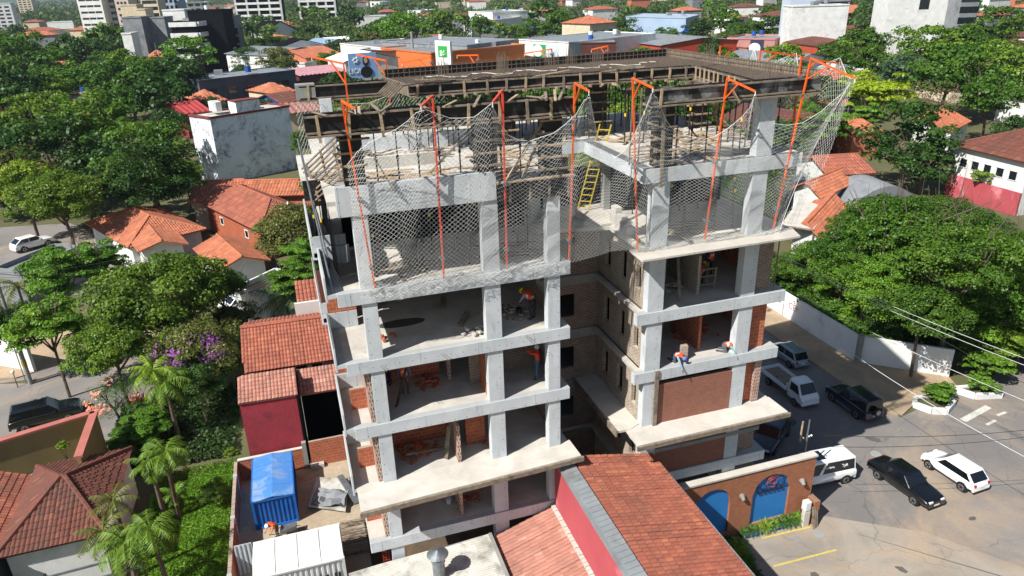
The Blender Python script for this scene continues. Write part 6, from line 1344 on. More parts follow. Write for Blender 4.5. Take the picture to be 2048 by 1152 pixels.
def wheel(par, x, y, r, w=.2, steel=False):
    s = 1 if y > 0 else -1
    m = MB(); m.tube([(x, y-s*w, r), (x, y-s*.02, r), (x, y+s*.015, r)], r, 18, r2=r*.96); o = m.build('wheel', M_TYRE, par, local=True, smooth=False)
    m = MB(); m.tube([(x, y+s*.0, r), (x, y+s*.035, r)], r*.66, 14); m.build('rim', M_RIM, o, local=True)
    m = MB(); 
    for i in range(5): a = i*math.tau/5; m.bar((x+r*.12*math.cos(a), y+s*.04, r+r*.12*math.sin(a)), (x+r*.55*math.cos(a+.35), y+s*.04, r+r*.55*math.sin(a+.35)), .06, .02, up=(0, s, 0))
    m.tube([(x, y+s*.036, r), (x, y+s*.042, r)], r*.2, 8); m.build('spokes', M_TRIM, o, local=True)
def glassface(par, q, u0, u1, v0, v1, name='window', mat=None, off=.012):
    a, b, c, d = [Vector(p) for p in q]   # a-b bottom edge, d-c top edge
    f = lambda u, v: a.lerp(b, u).lerp(d.lerp(c, u), v); n = (b-a).cross(d-a).normalized()
    m = MB(); P = [f(u0, v0), f(u1, v0), f(u1, v1), f(u0, v1)]; m.add([p+n*off for p in P]+[p-n*.01 for p in P], [(0, 1, 2, 3), (0, 4, 5, 1), (1, 5, 6, 2), (2, 6, 7, 3), (3, 7, 4, 0)]); return m.build(name, mat or M_CARGL, par, local=True)
def car(label, loc, deg, P, st, base, roof, hr, wb, wr=.31, name='parked_car', cat='car', sc=1.0, side=((.04, .48), (.52, .96)), extras=None, roofrail=False, lamp=True, trimc=None):
    """st = stations (x, top z, half width); base = (x rear, x front) of glasshouse at belt; roof = same at roof; hr = roof height; wb = axle x positions"""
    o = thing(name, label, cat, (loc[0], loc[1], loc[2] if len(loc) > 2 else 0), math.radians(deg)); OFF[o.name] = V(0, 0, 0); o.scale = (sc,)*3
    m = MB(); rings = []
    st_ = [(st[0][0]-.02, st[0][1]*.98, st[0][2]*.97)]+st+[(st[-1][0]+.02, st[-1][1]*.97, st[-1][2]*.97)]
    for x, zt, w in st_:
        w *= 1.015; zb = .24 if st[0][0]+.2 < x < st[-1][0]-.2 else .34
        half = [(w*.80, zb), (w*.97, zb+.12), (w, zb+(zt-zb)*.5), (w*.985, zt-.10), (w*.90, zt-.02), (w*.55, zt+.012)]
        rings.append([V(x, y, z) for y, z in half]+[V(x, -y, z) for y, z in reversed(half)])
    loft(m, rings); body = m.build('body', P, o, local=True, smooth=True); sb_ = body.modifiers.new('round', 'SUBSURF'); sb_.levels = sb_.render_levels = 2
    W = max(s[2] for s in st); zt = lambda x: np.interp(x, [s[0] for s in st], [s[1] for s in st]); wa = lambda x: np.interp(x, [s[0] for s in st], [s[2] for s in st])
    b0, b1 = base; r0, r1 = roof; wr_ = W*.80; zb0, zb1 = zt(b0)-.03, zt(b1)-.03; w0, w1 = wa(b0)*.93, wa(b1)*.93
    A = [V(b0, -w0, zb0), V(b1, -w1, zb1), V(b1, w1, zb1), V(b0, w0, zb0)]; T = [V(r0, -wr_, hr-.03), V(r1, -wr_*.98, hr-.03), V(r1, wr_*.98, hr-.03), V(r0, wr_, hr-.03)]
    m = MB(); c0, c1 = V(r0+.1, 0, hr+.02), V(r1-.12, 0, hr+.02); m.add(A+T+[V(r0+.12, -wr_*.6, hr+.015), V(r1-.15, -wr_*.6, hr+.015), V(r1-.15, wr_*.6, hr+.015), V(r0+.12, wr_*.6, hr+.015)], [(0, 1, 5, 4), (1, 2, 6, 5), (2, 3, 7, 6), (3, 0, 4, 7), (4, 5, 9, 8), (5, 6, 10, 9), (6, 7, 11, 10), (7, 4, 8, 11), (8, 9, 10, 11)])
    cb_ = m.build('cabin', P, o, local=True, bevel=.05); cb_.modifiers['bevel'].segments = 3
    glassface(o, (A[1], A[2], T[2], T[1]), .05, .95, .06, .92, 'windscreen'); glassface(o, (A[3], A[0], T[0], T[3]), .08, .92, .12, .86, 'rear_window')
    for u0, u1 in side:
        glassface(o, (A[0], A[1], T[1], T[0]), u0, u1, .12, .88); glassface(o, (A[2], A[3], T[3], T[2]), 1-u1, 1-u0, .12, .88)
    for x in wb:
        for s in (-1, 1):
            w = wa(x); m = MB(); m.tube([(x, s*(w-.1), wr), (x, s*(w+.006), wr)], wr*1.18, 18); m.build('wheel_arch', M_TRIM, o, local=True); wheel(o, x, s*(w+.012), wr)
    xf, xr = st[-1][0], st[0][0]; wf, wr2 = st[-1][2], st[0][2]
    MB().box(xf-.12, xf+.03, -wf*.96, wf*.96, .3, .48).build('bumper', trimc or P, o, local=True, bevel=.03); MB().box(xr-.03, xr+.12, -wr2*.96, wr2*.96, .32, .5).build('bumper', trimc or P, o, local=True, bevel=.03)
    for s in (-1, 1):
        MB().box(xf-.14, xf+.015, s*wf*.62-.16, s*wf*.62+.16, .56, .70).build('headlight', M_LAMP, o, local=True, bevel=.02); MB().box(xr-.015, xr+.10, s*wr2*.78-.1, s*wr2*.78+.1, .62, .82).build('taillight', M_TAIL, o, local=True, bevel=.02)
        MB().box(b1-.35, b1-.2, s*(w1+.03)-.08, s*(w1+.03)+.08, zb1+.02, zb1+.15).build('wing_mirror', trimc or P, o, local=True, bevel=.02)
    MB().box(xf-.02, xf+.022, -.3, .3, .55, .68).build('grille', M_TRIM, o, local=True); MB().box(xf+.03, xf+.045, -.2, .2, .36, .46).build('number_plate', M_PLATE, o, local=True); MB().box(xr-.045, xr-.03, -.2, .2, .55, .66).build('number_plate', M_PLATE, o, local=True)
    m = MB()
    for x in ((b0+b1)/2-.02, b1-.35, b0+.15):
        for s in (-1, 1): m.bar((x, s*(wa(x)+.001), .34), (x, s*(wa(x)*.99+.001), zt(x)-.12), .006, .012, up=(0, 1, 0))
    m.build('door_gaps', M_TRIM, o, local=True)
    if roofrail:
        for s in (-1, 1): MB().bar((r0+.1, s*wr_*.92, hr+.06), (r1-.1, s*wr_*.92, hr+.06), .03, .03).build('roof_rail', M_RIM, o, local=True)
    return o
SED = [(-2.35, .78, .78), (-2.2, .90, .83), (-1.3, .93, .87), (.2, .92, .87), (.95, .90, .86), (2.1, .80, .83), (2.32, .66, .76)]
HAT = [(-1.95, .72, .74), (-1.85, .92, .80), (-1.2, .95, .83), (.2, .93, .83), (.8, .90, .82), (1.65, .80, .81), (1.92, .66, .76)]
SUVS = [(-2.2, .85, .82), (-2.1, 1.05, .86), (0, 1.06, .9), (.75, 1.04, .9), (1.95, .98, .86), (2.15, .80, .8)]
S_ = .9
car('black saloon car with open windows turning at the junction', (29.75, -.2), -86, paint('black', '0b0c10'), SED, (-1.75, .95), (-1.1, .35), 1.42, (-1.35, 1.42), sc=S_, cat='car', name='black_saloon')
car('white hatchback driving away next to the black saloon', (33.2, -.35), 93, paint('white', 'e9e9e7'), HAT, (-1.88, 1.12), (-1.3, .4), 1.42, (-1.25, 1.22), sc=S_, name='white_hatchback', side=((.06, .9),))
sv = car('dark blue off road vehicle with a spare wheel on its tailgate', (33.0, 7.7), 90, paint('navy', '141a30', .3), SUVS, (-2.1, .8), (-2.0, .25), 1.75, (-1.3, 1.25), .36, sc=S_, name='off_road_car', roofrail=True, side=((.03, .3), (.34, .62), (.66, .95)))
m = MB(); m.tube([(-2.24, -.05, .95), (-2.44, -.05, .95)], .34, 18); w_ = m.build('spare_wheel', M_TYRE, sv, local=True); m = MB(); m.tube([(-2.44, -.05, .95), (-2.46, -.05, .95)], .2, 14); m.build('rim', M_RIM, w_, local=True)
for s in (-1, 1): MB().box(-.9, .8, s*.93-.06, s*.93+.06, .36, .41).build('running_board', M_RIM, sv, local=True)
car('silver grey hatchback half hidden behind the frame on the shaded street', (33.15, 14.9), 90, paint('silver', '8d99a8', .5), HAT, (-1.88, 1.15), (-1.4, .45), 1.5, (-1.25, 1.22), sc=S_, name='silver_hatchback')
VANS = [(-2.25, 1.0, .82), (-2.15, 1.05, .84), (0, 1.04, .85), (1.5, 1.0, .85), (2.1, .85, .82), (2.25, .65, .78)]
vn = car('white passenger van with dark roof hatches and stickers on its side window', (25.55, 2.05), 176, paint('white', 'e9e9e7'), VANS, (-2.2, 2.0), (-2.1, 1.15), 1.95, (-1.5, 1.45), .32, sc=S_, name='passenger_van', cat='van', side=((.03, .6), (.66, .86)))
for a, b in ((-.1, .55), (.85, 1.15)): MB().box(a, b, -.45, .45, 1.96, 1.985).build('roof_hatch', M_CARGL, vn, local=True)
tx = text('MI NEGRITA', (0, 0, 0), .16, 0, M_SWHITE, None); tx.data.transform(Matrix.Translation((-.1, .79, 1.42)) @ Matrix.Rotation(math.pi, 4, 'Z') @ Matrix.Rotation(-.12, 4, 'X')); tx.parent = vn; tx.name = 'window_sticker'
tx = text('TyR', (0, 0, 0), .28, 0, M_SWHITE, None); tx.data.transform(Matrix.Translation((-1.3, .79, 1.38)) @ Matrix.Rotation(math.pi, 4, 'Z') @ Matrix.Rotation(-.12, 4, 'X')); tx.parent = vn; tx.name = 'window_sticker'
car('dark blue car parked in deep shade behind the brick arch wall', (25.4, 6.3), 215, paint('midnight', '0e1322', .3), SED, (-1.75, .95), (-1.1, .35), 1.45, (-1.35, 1.42), sc=S_, name='shaded_car')
car('dark blue van partly hidden under the right canopy', (24.2, 9.6), 200, paint('midnight', '0e1322', .3), VANS, (-2.2, 2.0), (-2.1, 1.2), 1.85, (-1.5, 1.45), sc=S_, name='shaded_van', cat='van')
car('black estate car with red tail lamps parked behind the terrace wall', (-20.3, 25.4, .02), 12, paint('black', '0b0c10'), SUVS, (-2.1, .9), (-1.9, .3), 1.62, (-1.3, 1.3), .33, name='estate_car')
a = gp(37, 505, .03); car('white coupe style sport utility car parked at the far left', (a.x+1.3, a.y+1.2, .03), 38, paint('white', 'e9e9e7'), SUVS, (-2.1, .9), (-1.3, .3), 1.6, (-1.3, 1.3), .36, name='white_suv')
a = gp(490, 600, .7); car('white car roof glimpsed beside the silvery palm', (a.x, a.y), 25, paint('white', 'e9e9e7'), SED, (-1.75, .95), (-1.1, .35), 1.42, (-1.35, 1.42), name='white_saloon')
# flatbed pickup
pk = thing('flatbed_truck', 'white flatbed truck with an empty drop side bed facing the camera', 'truck', (30.15, 10.75, 0), math.radians(-90)); OFF[pk.name] = V(0, 0, 0); pk.scale = (S_,)*3
PW = paint('truck', 'dfe3e4'); m = MB(); rings = []
for x, zt, w in ((.75, 1.95, .80), (1.0, 1.98, .82), (1.75, 1.9, .80), (2.3, 1.15, .83), (2.5, .9, .80)):
    half = [(w*.85, .38), (w, .5), (w, min(zt-.1, 1.15)), (w*.88, zt-.06), (w*.6, zt)]; rings.append([V(x, y, z) for y, z in half]+[V(x, -y, z) for y, z in reversed(half)])
loft(m, rings); m.build('cab', PW, pk, local=True, bevel=.04)
glassface(pk, (V(2.28, -.7, 1.2), V(2.28, .7, 1.2), V(1.78, .62, 1.88), V(1.78, -.62, 1.88)), .02, .98, .02, .98, 'windscreen', off=.04)
for s in (-1, 1): glassface(pk, ((V(1.0, -.82, 1.15), V(2.15, -.83, 1.15), V(1.75, -.74, 1.8), V(1.0, -.74, 1.8)) if s < 0 else (V(2.15, .83, 1.15), V(1.0, .82, 1.15), V(1.0, .74, 1.8), V(1.75, .74, 1.8))), .03, .97, .05, .95, 'window', off=.03)
MB().box(-2.6, .65, -.85, .85, .78, .86).build('bed_floor', M_WOODG, pk, local=True)
for s in (-1, 1): MB().box(-2.6, .65, s*.86-.02, s*.86+.02, .8, 1.15).build('bed_side', PW, pk, local=True, bevel=.01)
MB().box(-2.62, -2.58, -.86, .86, .8, 1.15).build('tailgate', PW, pk, local=True); MB().box(.62, .68, -.86, .86, .8, 1.45).build('headboard', PW, pk, local=True)
MB().box(-2.5, 2.2, -.4, .4, .45, .75).build('chassis', M_TRIM, pk, local=True); MB().box(2.42, 2.56, -.8, .8, .38, .58).build('bumper', PW, pk, local=True, bevel=.03)
for s in (-1, 1):
    MB().box(2.4, 2.53, s*.62-.15, s*.62+.15, .66, .84).build('headlight', M_LAMP, pk, local=True, bevel=.02)
    for x in (-1.6, 1.7): wheel(pk, x, s*.84, .33)
# ================================================================ people
M_SKIN = flat('skin', '8a5a42', .6); M_BOOT = flat('work_boots', '2a2420', .7)
M_HIVIS = flat('high_vis_orange', 'f0521c', .7); M_REFL = flat('reflective_band', 'd9dcd8', .4); CL = {}
def cloth(c):
    if c not in CL: CL[c] = flat('cloth_'+c, c, .85)
    return CL[c]
def person(label, loc, deg, pose, shirt, pants, helmet='e0c318', vest=True, sc=1.0, sleeves=True):
    """pose: joints in metres, local axes x forward, y left, z up"""
    J = dict(pelvis=(0, 0, .95), waist=(0, 0, 1.1), chest=(0, 0, 1.3), neck=(0, 0, 1.47), head=(.02, 0, 1.62), top=(.0, 0, 1.72), nose=(.12, 0, 1.6),
             shl=(0, .19, 1.41), ell=(0, .26, 1.14), wrl=(.08, .27, .88), shr=(0, -.19, 1.41), elr=(0, -.26, 1.14), wrr=(.08, -.27, .88),
             hil=(0, .1, .92), knl=(.03, .11, .5), anl=(0, .11, .09), tol=(.17, .12, .04), hir=(0, -.1, .92), knr=(.03, -.11, .5), anr=(0, -.11, .09), tor=(.17, -.12, .04))
    J.update(pose); names = list(J); idx = {n: i for i, n in enumerate(names)}; vs = [V(*J[n]) for n in names]
    E = [('pelvis', 'waist'), ('waist', 'chest'), ('chest', 'neck'), ('neck', 'head'), ('head', 'top'), ('head', 'nose'), ('chest', 'shl'), ('shl', 'ell'), ('ell', 'wrl'), ('chest', 'shr'), ('shr', 'elr'), ('elr', 'wrr'), ('pelvis', 'hil'), ('hil', 'knl'), ('knl', 'anl'), ('anl', 'tol'), ('pelvis', 'hir'), ('hir', 'knr'), ('knr', 'anr'), ('anr', 'tor')]
    R = dict(pelvis=(.16, .12), waist=(.14, .11), chest=(.17, .12), neck=(.06, .06), head=(.1, .085), top=(.07, .065), nose=(.02, .02), shl=(.075, .07), shr=(.075, .07), ell=(.05, .05), elr=(.05, .05), wrl=(.034, .028), wrr=(.034, .028), hil=(.1, .1), hir=(.1, .1), knl=(.068, .068), knr=(.068, .068), anl=(.045, .045), anr=(.045, .045), tol=(.04, .035), tor=(.04, .035))
    ed = [(idx[a], idx[b]) for a, b in E]; rad = [R[n] for n in names]; part = list(names)
    for s in 'lr':
        w = V(*J['wr'+s]); f = (w-V(*J['el'+s])).normalized(); sd = f.cross(V(0, 0, 1)); sd = sd.normalized() if sd.length > .1 else V(1, 0, 0); up_ = sd.cross(f)
        pi = len(vs); vs.append(w+f*.07); rad.append((.036, .02)); part.append('wr'+s); ed.append((idx['wr'+s], pi))
        for k_, (o_, ln) in enumerate(((-.03, .065), (-.01, .075), (.01, .07), (.03, .055))):
            a_ = len(vs); vs += [w+f*.09+sd*o_, w+f*(.09+ln*.5)+sd*o_*1.15-up_*.008, w+f*(.09+ln)+sd*o_*1.15-up_*.025]; rad += [(.009, .009), (.0085, .0085), (.008, .008)]; part += ['wr'+s]*3; ed += [(pi, a_), (a_, a_+1), (a_+1, a_+2)]
        a_ = len(vs); vs += [w+f*.04+sd*.045, w+f*.075+sd*.065]; rad += [(.011, .011), (.009, .009)]; part += ['wr'+s]*2; ed += [(pi, a_), (a_, a_+1)]
    me = bpy.data.meshes.new('tmp'); me.from_pydata([tuple(v) for v in vs], ed, []); o = bpy.data.objects.new('tmp', me); COL.objects.link(o)
    md = o.modifiers.new('s', 'SKIN'); md.use_smooth_shade = True
    for i, sv_ in enumerate(me.skin_vertices[0].data): sv_.radius = rad[i]; sv_.use_root = (i == 0)
    o.modifiers.new('u', 'SUBSURF').levels = 1
    bpy.context.view_layer.update(); bm_ = bpy.data.meshes.new_from_object(o.evaluated_get(bpy.context.evaluated_depsgraph_get())); bpy.data.objects.remove(o)
    bm_.name = 'body'; root = thing('person', label, 'person', loc, math.radians(deg)); OFF[root.name] = V(0, 0, 0); root.scale = (sc,)*3
    bm_.materials.clear()
    for mt in (cloth(shirt), cloth(pants), M_SKIN, M_BOOT): bm_.materials.append(mt)
    def seg(p, a, b):
        d = b-a; t = max(0, min(1, (p-a).dot(d)/max(1e-9, d.dot(d)))); return (p-a-d*t).length
    kind = {}
    for a, b in E:
        if b in ('anl', 'anr', 'knl', 'knr', 'hil', 'hir'): kind[a, b] = 1
        elif b in ('tol', 'tor'): kind[a, b] = 3
        elif b in ('head', 'top', 'nose') or b.startswith('wr'): kind[a, b] = 2 if (b[:2] != 'wr' or not sleeves) else 0
        else: kind[a, b] = 0
    hands = [V(*J['wrl'])+(V(*J['wrl'])-V(*J['ell'])).normalized()*.02, V(*J['wrr'])+(V(*J['wrr'])-V(*J['elr'])).normalized()*.02]; torso = []
    for f in bm_.polygons:
        c = f.center; best = min(kind, key=lambda e: seg(c, V(*J[e[0]]), V(*J[e[1]]))); k_ = kind[best]
        for s_, h_ in zip('lr', hands):
            d = V(*J['wr'+s_])-V(*J['el'+s_])
            if (c-h_).dot(d.normalized()) > 0 and (c-h_).length < .25: k_ = 2
        if best == ('pelvis', 'waist') and (c-V(*J['pelvis'])).length < .12: k_ = 1
        f.material_index = k_; f.use_smooth = True
        if k_ == 0 and best[1] in ('waist', 'chest', 'neck', 'shl', 'shr'): torso.append(f.index)
    b = bpy.data.objects.new('body', bm_); COL.objects.link(b); b.parent = root
    if vest:
        m = MB(); m2 = MB(); ax = (V(*J['neck'])-V(*J['pelvis'])); L = ax.length; ax.normalize()
        for fi in torso:
            f = bm_.polygons[fi]; P = [bm_.vertices[v].co+bm_.vertices[v].normal*.018 for v in f.vertices]; t = (f.center-V(*J['pelvis'])).dot(ax)/L
            (m2 if (.22 < t < .34 or .5 < t < .62) else m).add(P, [tuple(range(len(P)))])
        vo = m.build('safety_vest', M_HIVIS, root, local=True, smooth=True)
        if m2.v: m2.build('reflective_band', M_REFL, vo, local=True, smooth=True)
    if helmet:
        h_ = V(*J['head']); u_ = (V(*J['top'])-h_).normalized(); m = MB(); m.sphere((0, 0, 0), .125, 12, 5, z0=0.0); m.tube([(0, 0, -.012), (0, 0, .004)], .15, 14)
        q = Vector((0, 0, 1)).rotation_difference(u_); m.v = [tuple(q @ Vector(v)+h_+u_*.03) for v in m.v]; m.build('hard_hat', cloth(helmet), root, local=True, smooth=True)
    return root
STAND = {}
bend = dict(pelvis=(0, 0, .9), waist=(.12, 0, 1.03), chest=(.28, 0, 1.15), neck=(.42, 0, 1.22), head=(.55, 0, 1.25), top=(.64, 0, 1.26), nose=(.57, 0, 1.15), shl=(.3, .19, 1.2), ell=(.42, .24, .98), wrl=(.56, .2, .8), shr=(.3, -.19, 1.2), elr=(.45, -.24, .96), wrr=(.6, -.18, .82), hil=(0, .1, .88), hir=(0, -.1, .88), knl=(.08, .13, .5), knr=(.02, -.13, .48))
reach = dict(shl=(.02, .19, 1.42), ell=(.25, .2, 1.4), wrl=(.45, .15, 1.5), shr=(.02, -.19, 1.42), elr=(.22, -.22, 1.32), wrr=(.43, -.15, 1.35))
crouch = dict(pelvis=(0, 0, .42), waist=(.1, 0, .56), chest=(.25, 0, .72), neck=(.38, 0, .84), head=(.5, 0, .92), top=(.58, 0, .98), nose=(.57, 0, .86), shl=(.27, .19, .8), ell=(.42, .25, .6), wrl=(.6, .2, .45), shr=(.27, -.19, .8), elr=(.42, -.25, .6), wrr=(.6, -.2, .45), hil=(0, .1, .4), knl=(.33, .16, .5), anl=(.1, .14, .09), tol=(.27, .15, .04), hir=(0, -.1, .4), knr=(.33, -.16, .5), anr=(.1, -.14, .09), tor=(.27, -.15, .04))
edge = dict(pelvis=(0, 0, .38), waist=(.14, 0, .44), chest=(.32, 0, .46), neck=(.46, 0, .44), head=(.58, .02, .42), top=(.67, .02, .38), nose=(.6, .02, .31), shl=(.34, .19, .45), ell=(.4, .32, .22), wrl=(.44, .34, .04), shr=(.34, -.19, .45), elr=(.55, -.2, .22), wrr=(.72, -.18, -.12), hil=(0, .1, .36), knl=(.15, .16, .07), anl=(-.25, .16, .07), tol=(-.4, .16, .05), hir=(0, -.1, .36), knr=(.2, -.16, .07), anr=(-.2, -.16, .07), tor=(-.35, -.16, .05))
person('worker in orange vest and yellow helmet bending over bricks on the upper open floor', (7.7, 1.15, 14), 125, bend, '8d93b5', '23242a')
person('worker in orange red shirt and white helmet reaching to the brick wall', (7.85, 1.1, 11), 150, reach, 'e0431c', '3d5878', 'dfe2e2', False)
p_ = gp(812, 790, 11); person('worker in blue shirt and orange vest standing behind the left column', (p_.x, p_.y, 11), 80, STAND, '5b6fa8', '4a3d44', 'e0c318')
p_ = gp(779, 775, 11); person('worker in dark jeans and orange vest next to the leaning plank', (p_.x+.1, p_.y+.3, 11), 200, bend, '4a6a94', '2c3a4e', 'e07a18')
p_ = gp(1348, 716, 11); person('worker in blue cap lying over the slab edge beside the broken block', (p_.x-.1, .45, 11), -75, edge, '7f9bb0', '3c4656', '6b74b8', sc=.95)
p_ = gp(1445, 694, 11); person('worker in yellow helmet and red gloves leaning over the slab edge', (p_.x-.2, .5, 11), -40, edge, '79b0a6', '55565c', 'e6cc1c', sc=.95)
p_ = gp(1418, 556, 14); person('worker in striped orange vest standing deep inside the right bay', (p_.x, p_.y, 14), 100, STAND, '2d3550', '1f2126', 'e0c318')
p_ = gp(1394, 575, 14); person('crouching worker with yellow helmet behind the low brick partition', (p_.x+.2, p_.y+.3, 14), 30, crouch, '2d3550', '1f2126', 'e6cc1c')
person('bending worker in orange shirt beside the front of the blue container', (-4.85, 6.3, YZ), 215, bend, 'f07a1c', '6d6a68', 'e8ebea', True, sc=.9)
# ================================================================ net, brackets, shoring, clutter
def gy(px, py, Y): d = ray(px, py); return CAMP+d*((Y-CAMP.y)/d.y)
def gx(px, py, X): d = ray(px, py); return CAMP+d*((X-CAMP.x)/d.x)
def netmesh(name, top, bot, d, r, label, ypow=1.6, bunch=None, seed=1):
    rs = np.random.RandomState(seed); T = np.array([tuple(p) for p in top]); Bt = np.array([tuple(p) for p in bot])
    s = np.concatenate([[0], np.cumsum(np.linalg.norm(np.diff(Bt, axis=0), axis=1)*.5+np.linalg.norm(np.diff(T, axis=0), axis=1)*.3)]); U = s[-1]; H = np.mean(np.linalg.norm(T-Bt, axis=1)); nu, nv = int(U/d), int(H/d)
    uu = np.linspace(0, U, nu+1); Tt = np.stack([np.interp(uu, s, T[:, i]) for i in range(3)], 1); Bb = np.stack([np.interp(uu, s, Bt[:, i]) for i in range(3)], 1)
    v = np.linspace(0, 1, nv+1)[None, :, None]; w = 1-(1-v)**ypow; G = Tt[:, None]+(Bb-Tt)[:, None]*v; yw = Tt[:, None, 1:2]+(Bb-Tt)[:, None, 1:2]*w; G[:, :, 1:2] = yw
    wob = .05*np.sin(uu[:, None]*3.1+v[0, :, 0][None]*9)+.04*np.sin(uu[:, None]*1.3-v[0, :, 0][None]*5); G[:, :, 1] += wob; G += rs.normal(size=G.shape)*d*.07
    A = []; Bs = []
    for i in range(nu):
        for j in range(nv+1):
            if (i+j) % 2 == 0:
                if j < nv: A.append(G[i, j]); Bs.append(G[i+1, j+1])
                if j > 0: A.append(G[i, j]); Bs.append(G[i+1, j-1])
    A = np.array(A); Bs = np.array(Bs); D = Bs-A; D /= np.linalg.norm(D, axis=1, keepdims=True); X = np.cross(D, np.array([0, 1, .3])); X /= np.linalg.norm(X, axis=1, keepdims=True)+1e-9; Y = np.cross(D, X); n = len(A)
    co = []
    for P in (A, Bs):
        for k in range(3): a = k*math.tau/3; co.append(P+(X*math.cos(a)+Y*math.sin(a))*r)
    co = np.stack(co, 1).reshape(-1, 3); base = (np.arange(n)*6)[:, None]
    q = np.concatenate([base+np.array([k, (k+1) % 3, 3+(k+1) % 3, 3+k]) for k in range(3)], 1).reshape(-1).astype(np.int32)
    me = bpy.data.meshes.new(name); me.vertices.add(len(co)); me.vertices.foreach_set('co', co.ravel()); me.loops.add(len(q)); me.loops.foreach_set('vertex_index', q); m_ = len(q)//4
    me.polygons.add(m_); me.polygons.foreach_set('loop_start', np.arange(0, 4*m_, 4, dtype=np.int32)); me.polygons.foreach_set('loop_total', np.full(m_, 4, dtype=np.int32)); me.update(calc_edges=True); me.materials.append(M_NET)
    o = thing(name, label, 'safety net', (top[0][0], 0, 17)); c = bpy.data.objects.new('mesh_panel', me); COL.objects.link(c); c.parent = o; c.location = -Vector(o.location); OFF[c.name] = V(o.location.x, 0, 17)
    m = MB(); m.tube([tuple(p) for p in Tt[::4]], r*1.9, 4); e = [Tt[-1]+(Bb[-1]-Tt[-1])*t for t in np.linspace(0, 1, 14)]
    for t_, p_ in zip(np.linspace(0, 1, 14), e): p_[1] = Tt[-1][1]+(Bb[-1][1]-Tt[-1][1])*(1-(1-t_)**ypow)
    m.tube([tuple(p) for p in e], r*2.6, 4); m.build('edge_rope', M_NET, o)
    return o, G
TOPP = [(694, 330, -.5), (723, 293, -.8), (805, 252, -1.3), (842, 216, -2.0), (905, 238, -1.4), (950, 234, -1.5), (985, 205, -2.0), (996, 240, -1.6), (1020, 274, -1.2), (1051, 285, -1.1), (1114, 264, -1.3), (1155, 226, -1.6), (1178, 183, -2), (1186, 230, -1.6), (1197, 280, -1.2), (1225, 318, -1.0), (1255, 299, -1.2), (1285, 235, -1.6), (1306, 178, -2), (1319, 209, -1.7), (1337, 250, -1.4), (1356, 269, -1.2), (1416, 280, -1.1), (1449, 262, -1.2), (1479, 239, -1.4), (1502, 213, -1.7), (1511, 184, -1.8), (1520, 228, -1.5), (1543, 247, -1.3), (1591, 252, -1.2), (1621, 239, -1.4), (1670, 202, -1.8), (1701, 165, -2.2)]
BOTP = [(722, 584), (745, 586), (800, 582), (842, 572), (890, 562), (930, 556), (975, 549), (1000, 546), (1020, 543), (1050, 540), (1100, 531), (1130, 529), (1150, 524), (1175, 516), (1200, 511), (1225, 504), (1255, 500), (1280, 498), (1300, 498), (1320, 498), (1340, 496), (1355, 495), (1400, 491), (1430, 488), (1460, 484), (1480, 481), (1490, 479), (1505, 478), (1520, 477), (1535, 476), (1545, 475), (1550, 474), (1558, 468)]
NT_O, NG = netmesh('safety_net', [gy(*p) for p in TOPP], [gy(x, y, -.3) for x, y in BOTP], .085, .005, 'white diamond mesh safety net draped between orange brackets across the front')
# gathered lower part of the net lying in folds over the slab edge
for sl_ in (BOTP[:12], BOTP[17:]):
    ht = [gy(x, y-15, -.22) for x, y in sl_]; hb = [gy(x, y+13, -.34) for x, y in sl_]
    hr_, _g = netmesh('net_hem', ht, hb, .05, .0055, 'hem', 1.0, seed=4)
    hc_ = [c_ for c_ in hr_.children if c_.name.startswith('mesh_panel')][0]; co = np.zeros(len(hc_.data.vertices)*3); hc_.data.vertices.foreach_get('co', co); co = co.reshape(-1, 3)
    co[:, 2] += .07*np.sin(co[:, 0]*2.1)+.05*np.sin(co[:, 0]*5.3+1)+.035*np.sin(co[:, 0]*13); co[:, 1] += -.05*np.abs(np.sin(co[:, 0]*3.7))-.04*np.sin(co[:, 0]*17+co[:, 2]*9); hc_.data.vertices.foreach_set('co', co.ravel()); hc_.data.update()
    for n_ in [c_.name for c_ in hr_.children if c_.name.startswith('edge_rope')]: bpy.data.objects.remove(bpy.data.objects[n_])
    hc_.name = 'gathered_hem'; hc_.parent = NT_O; hc_.location = (hc_.location.x+hr_.location.x-NT_O.location.x, hc_.location.y, hc_.location.z+hr_.location.z-NT_O.location.z); bpy.data.objects.remove(hr_)
sn_t = [(20.2, -2.1, 23.8), (21.3, -.4, 23.5), (22.0, 1.1, 24.2), (21.2, 2.6, 23.3), (22.0, 4.0, 24.2), (21.2, 5.7, 23.3), (22.0, 7.3, 24.2)]; sn_b = [(19.9, -.3, 17.1), (19.95, .6, 17), (20, 1.4, 17), (20, 2.6, 17), (20, 4, 17), (20, 5.7, 17), (20, 7.3, 17)]
netmesh('safety_net', [V(*p) for p in sn_t], [V(*p) for p in sn_b], .1, .0052, 'white safety net hanging along the right flank of the frame', 1.0)
netmesh('safety_net', [V(-.9, 6.5, 23.2), V(.8, 9.4, 22.6), V(2.6, 10.4, 22.4), V(4.6, 11.4, 22.8), V(7, 12.9, 23.0)], [V(-.9, 6.5, 20.6), V(.8, 9.4, 20.5), V(2.6, 10.4, 20.5), V(4.6, 12.8, 20.5), V(7, 12.9, 20.5)], .12, .006, 'white safety net at the back left corner behind the raised deck', 1.0)
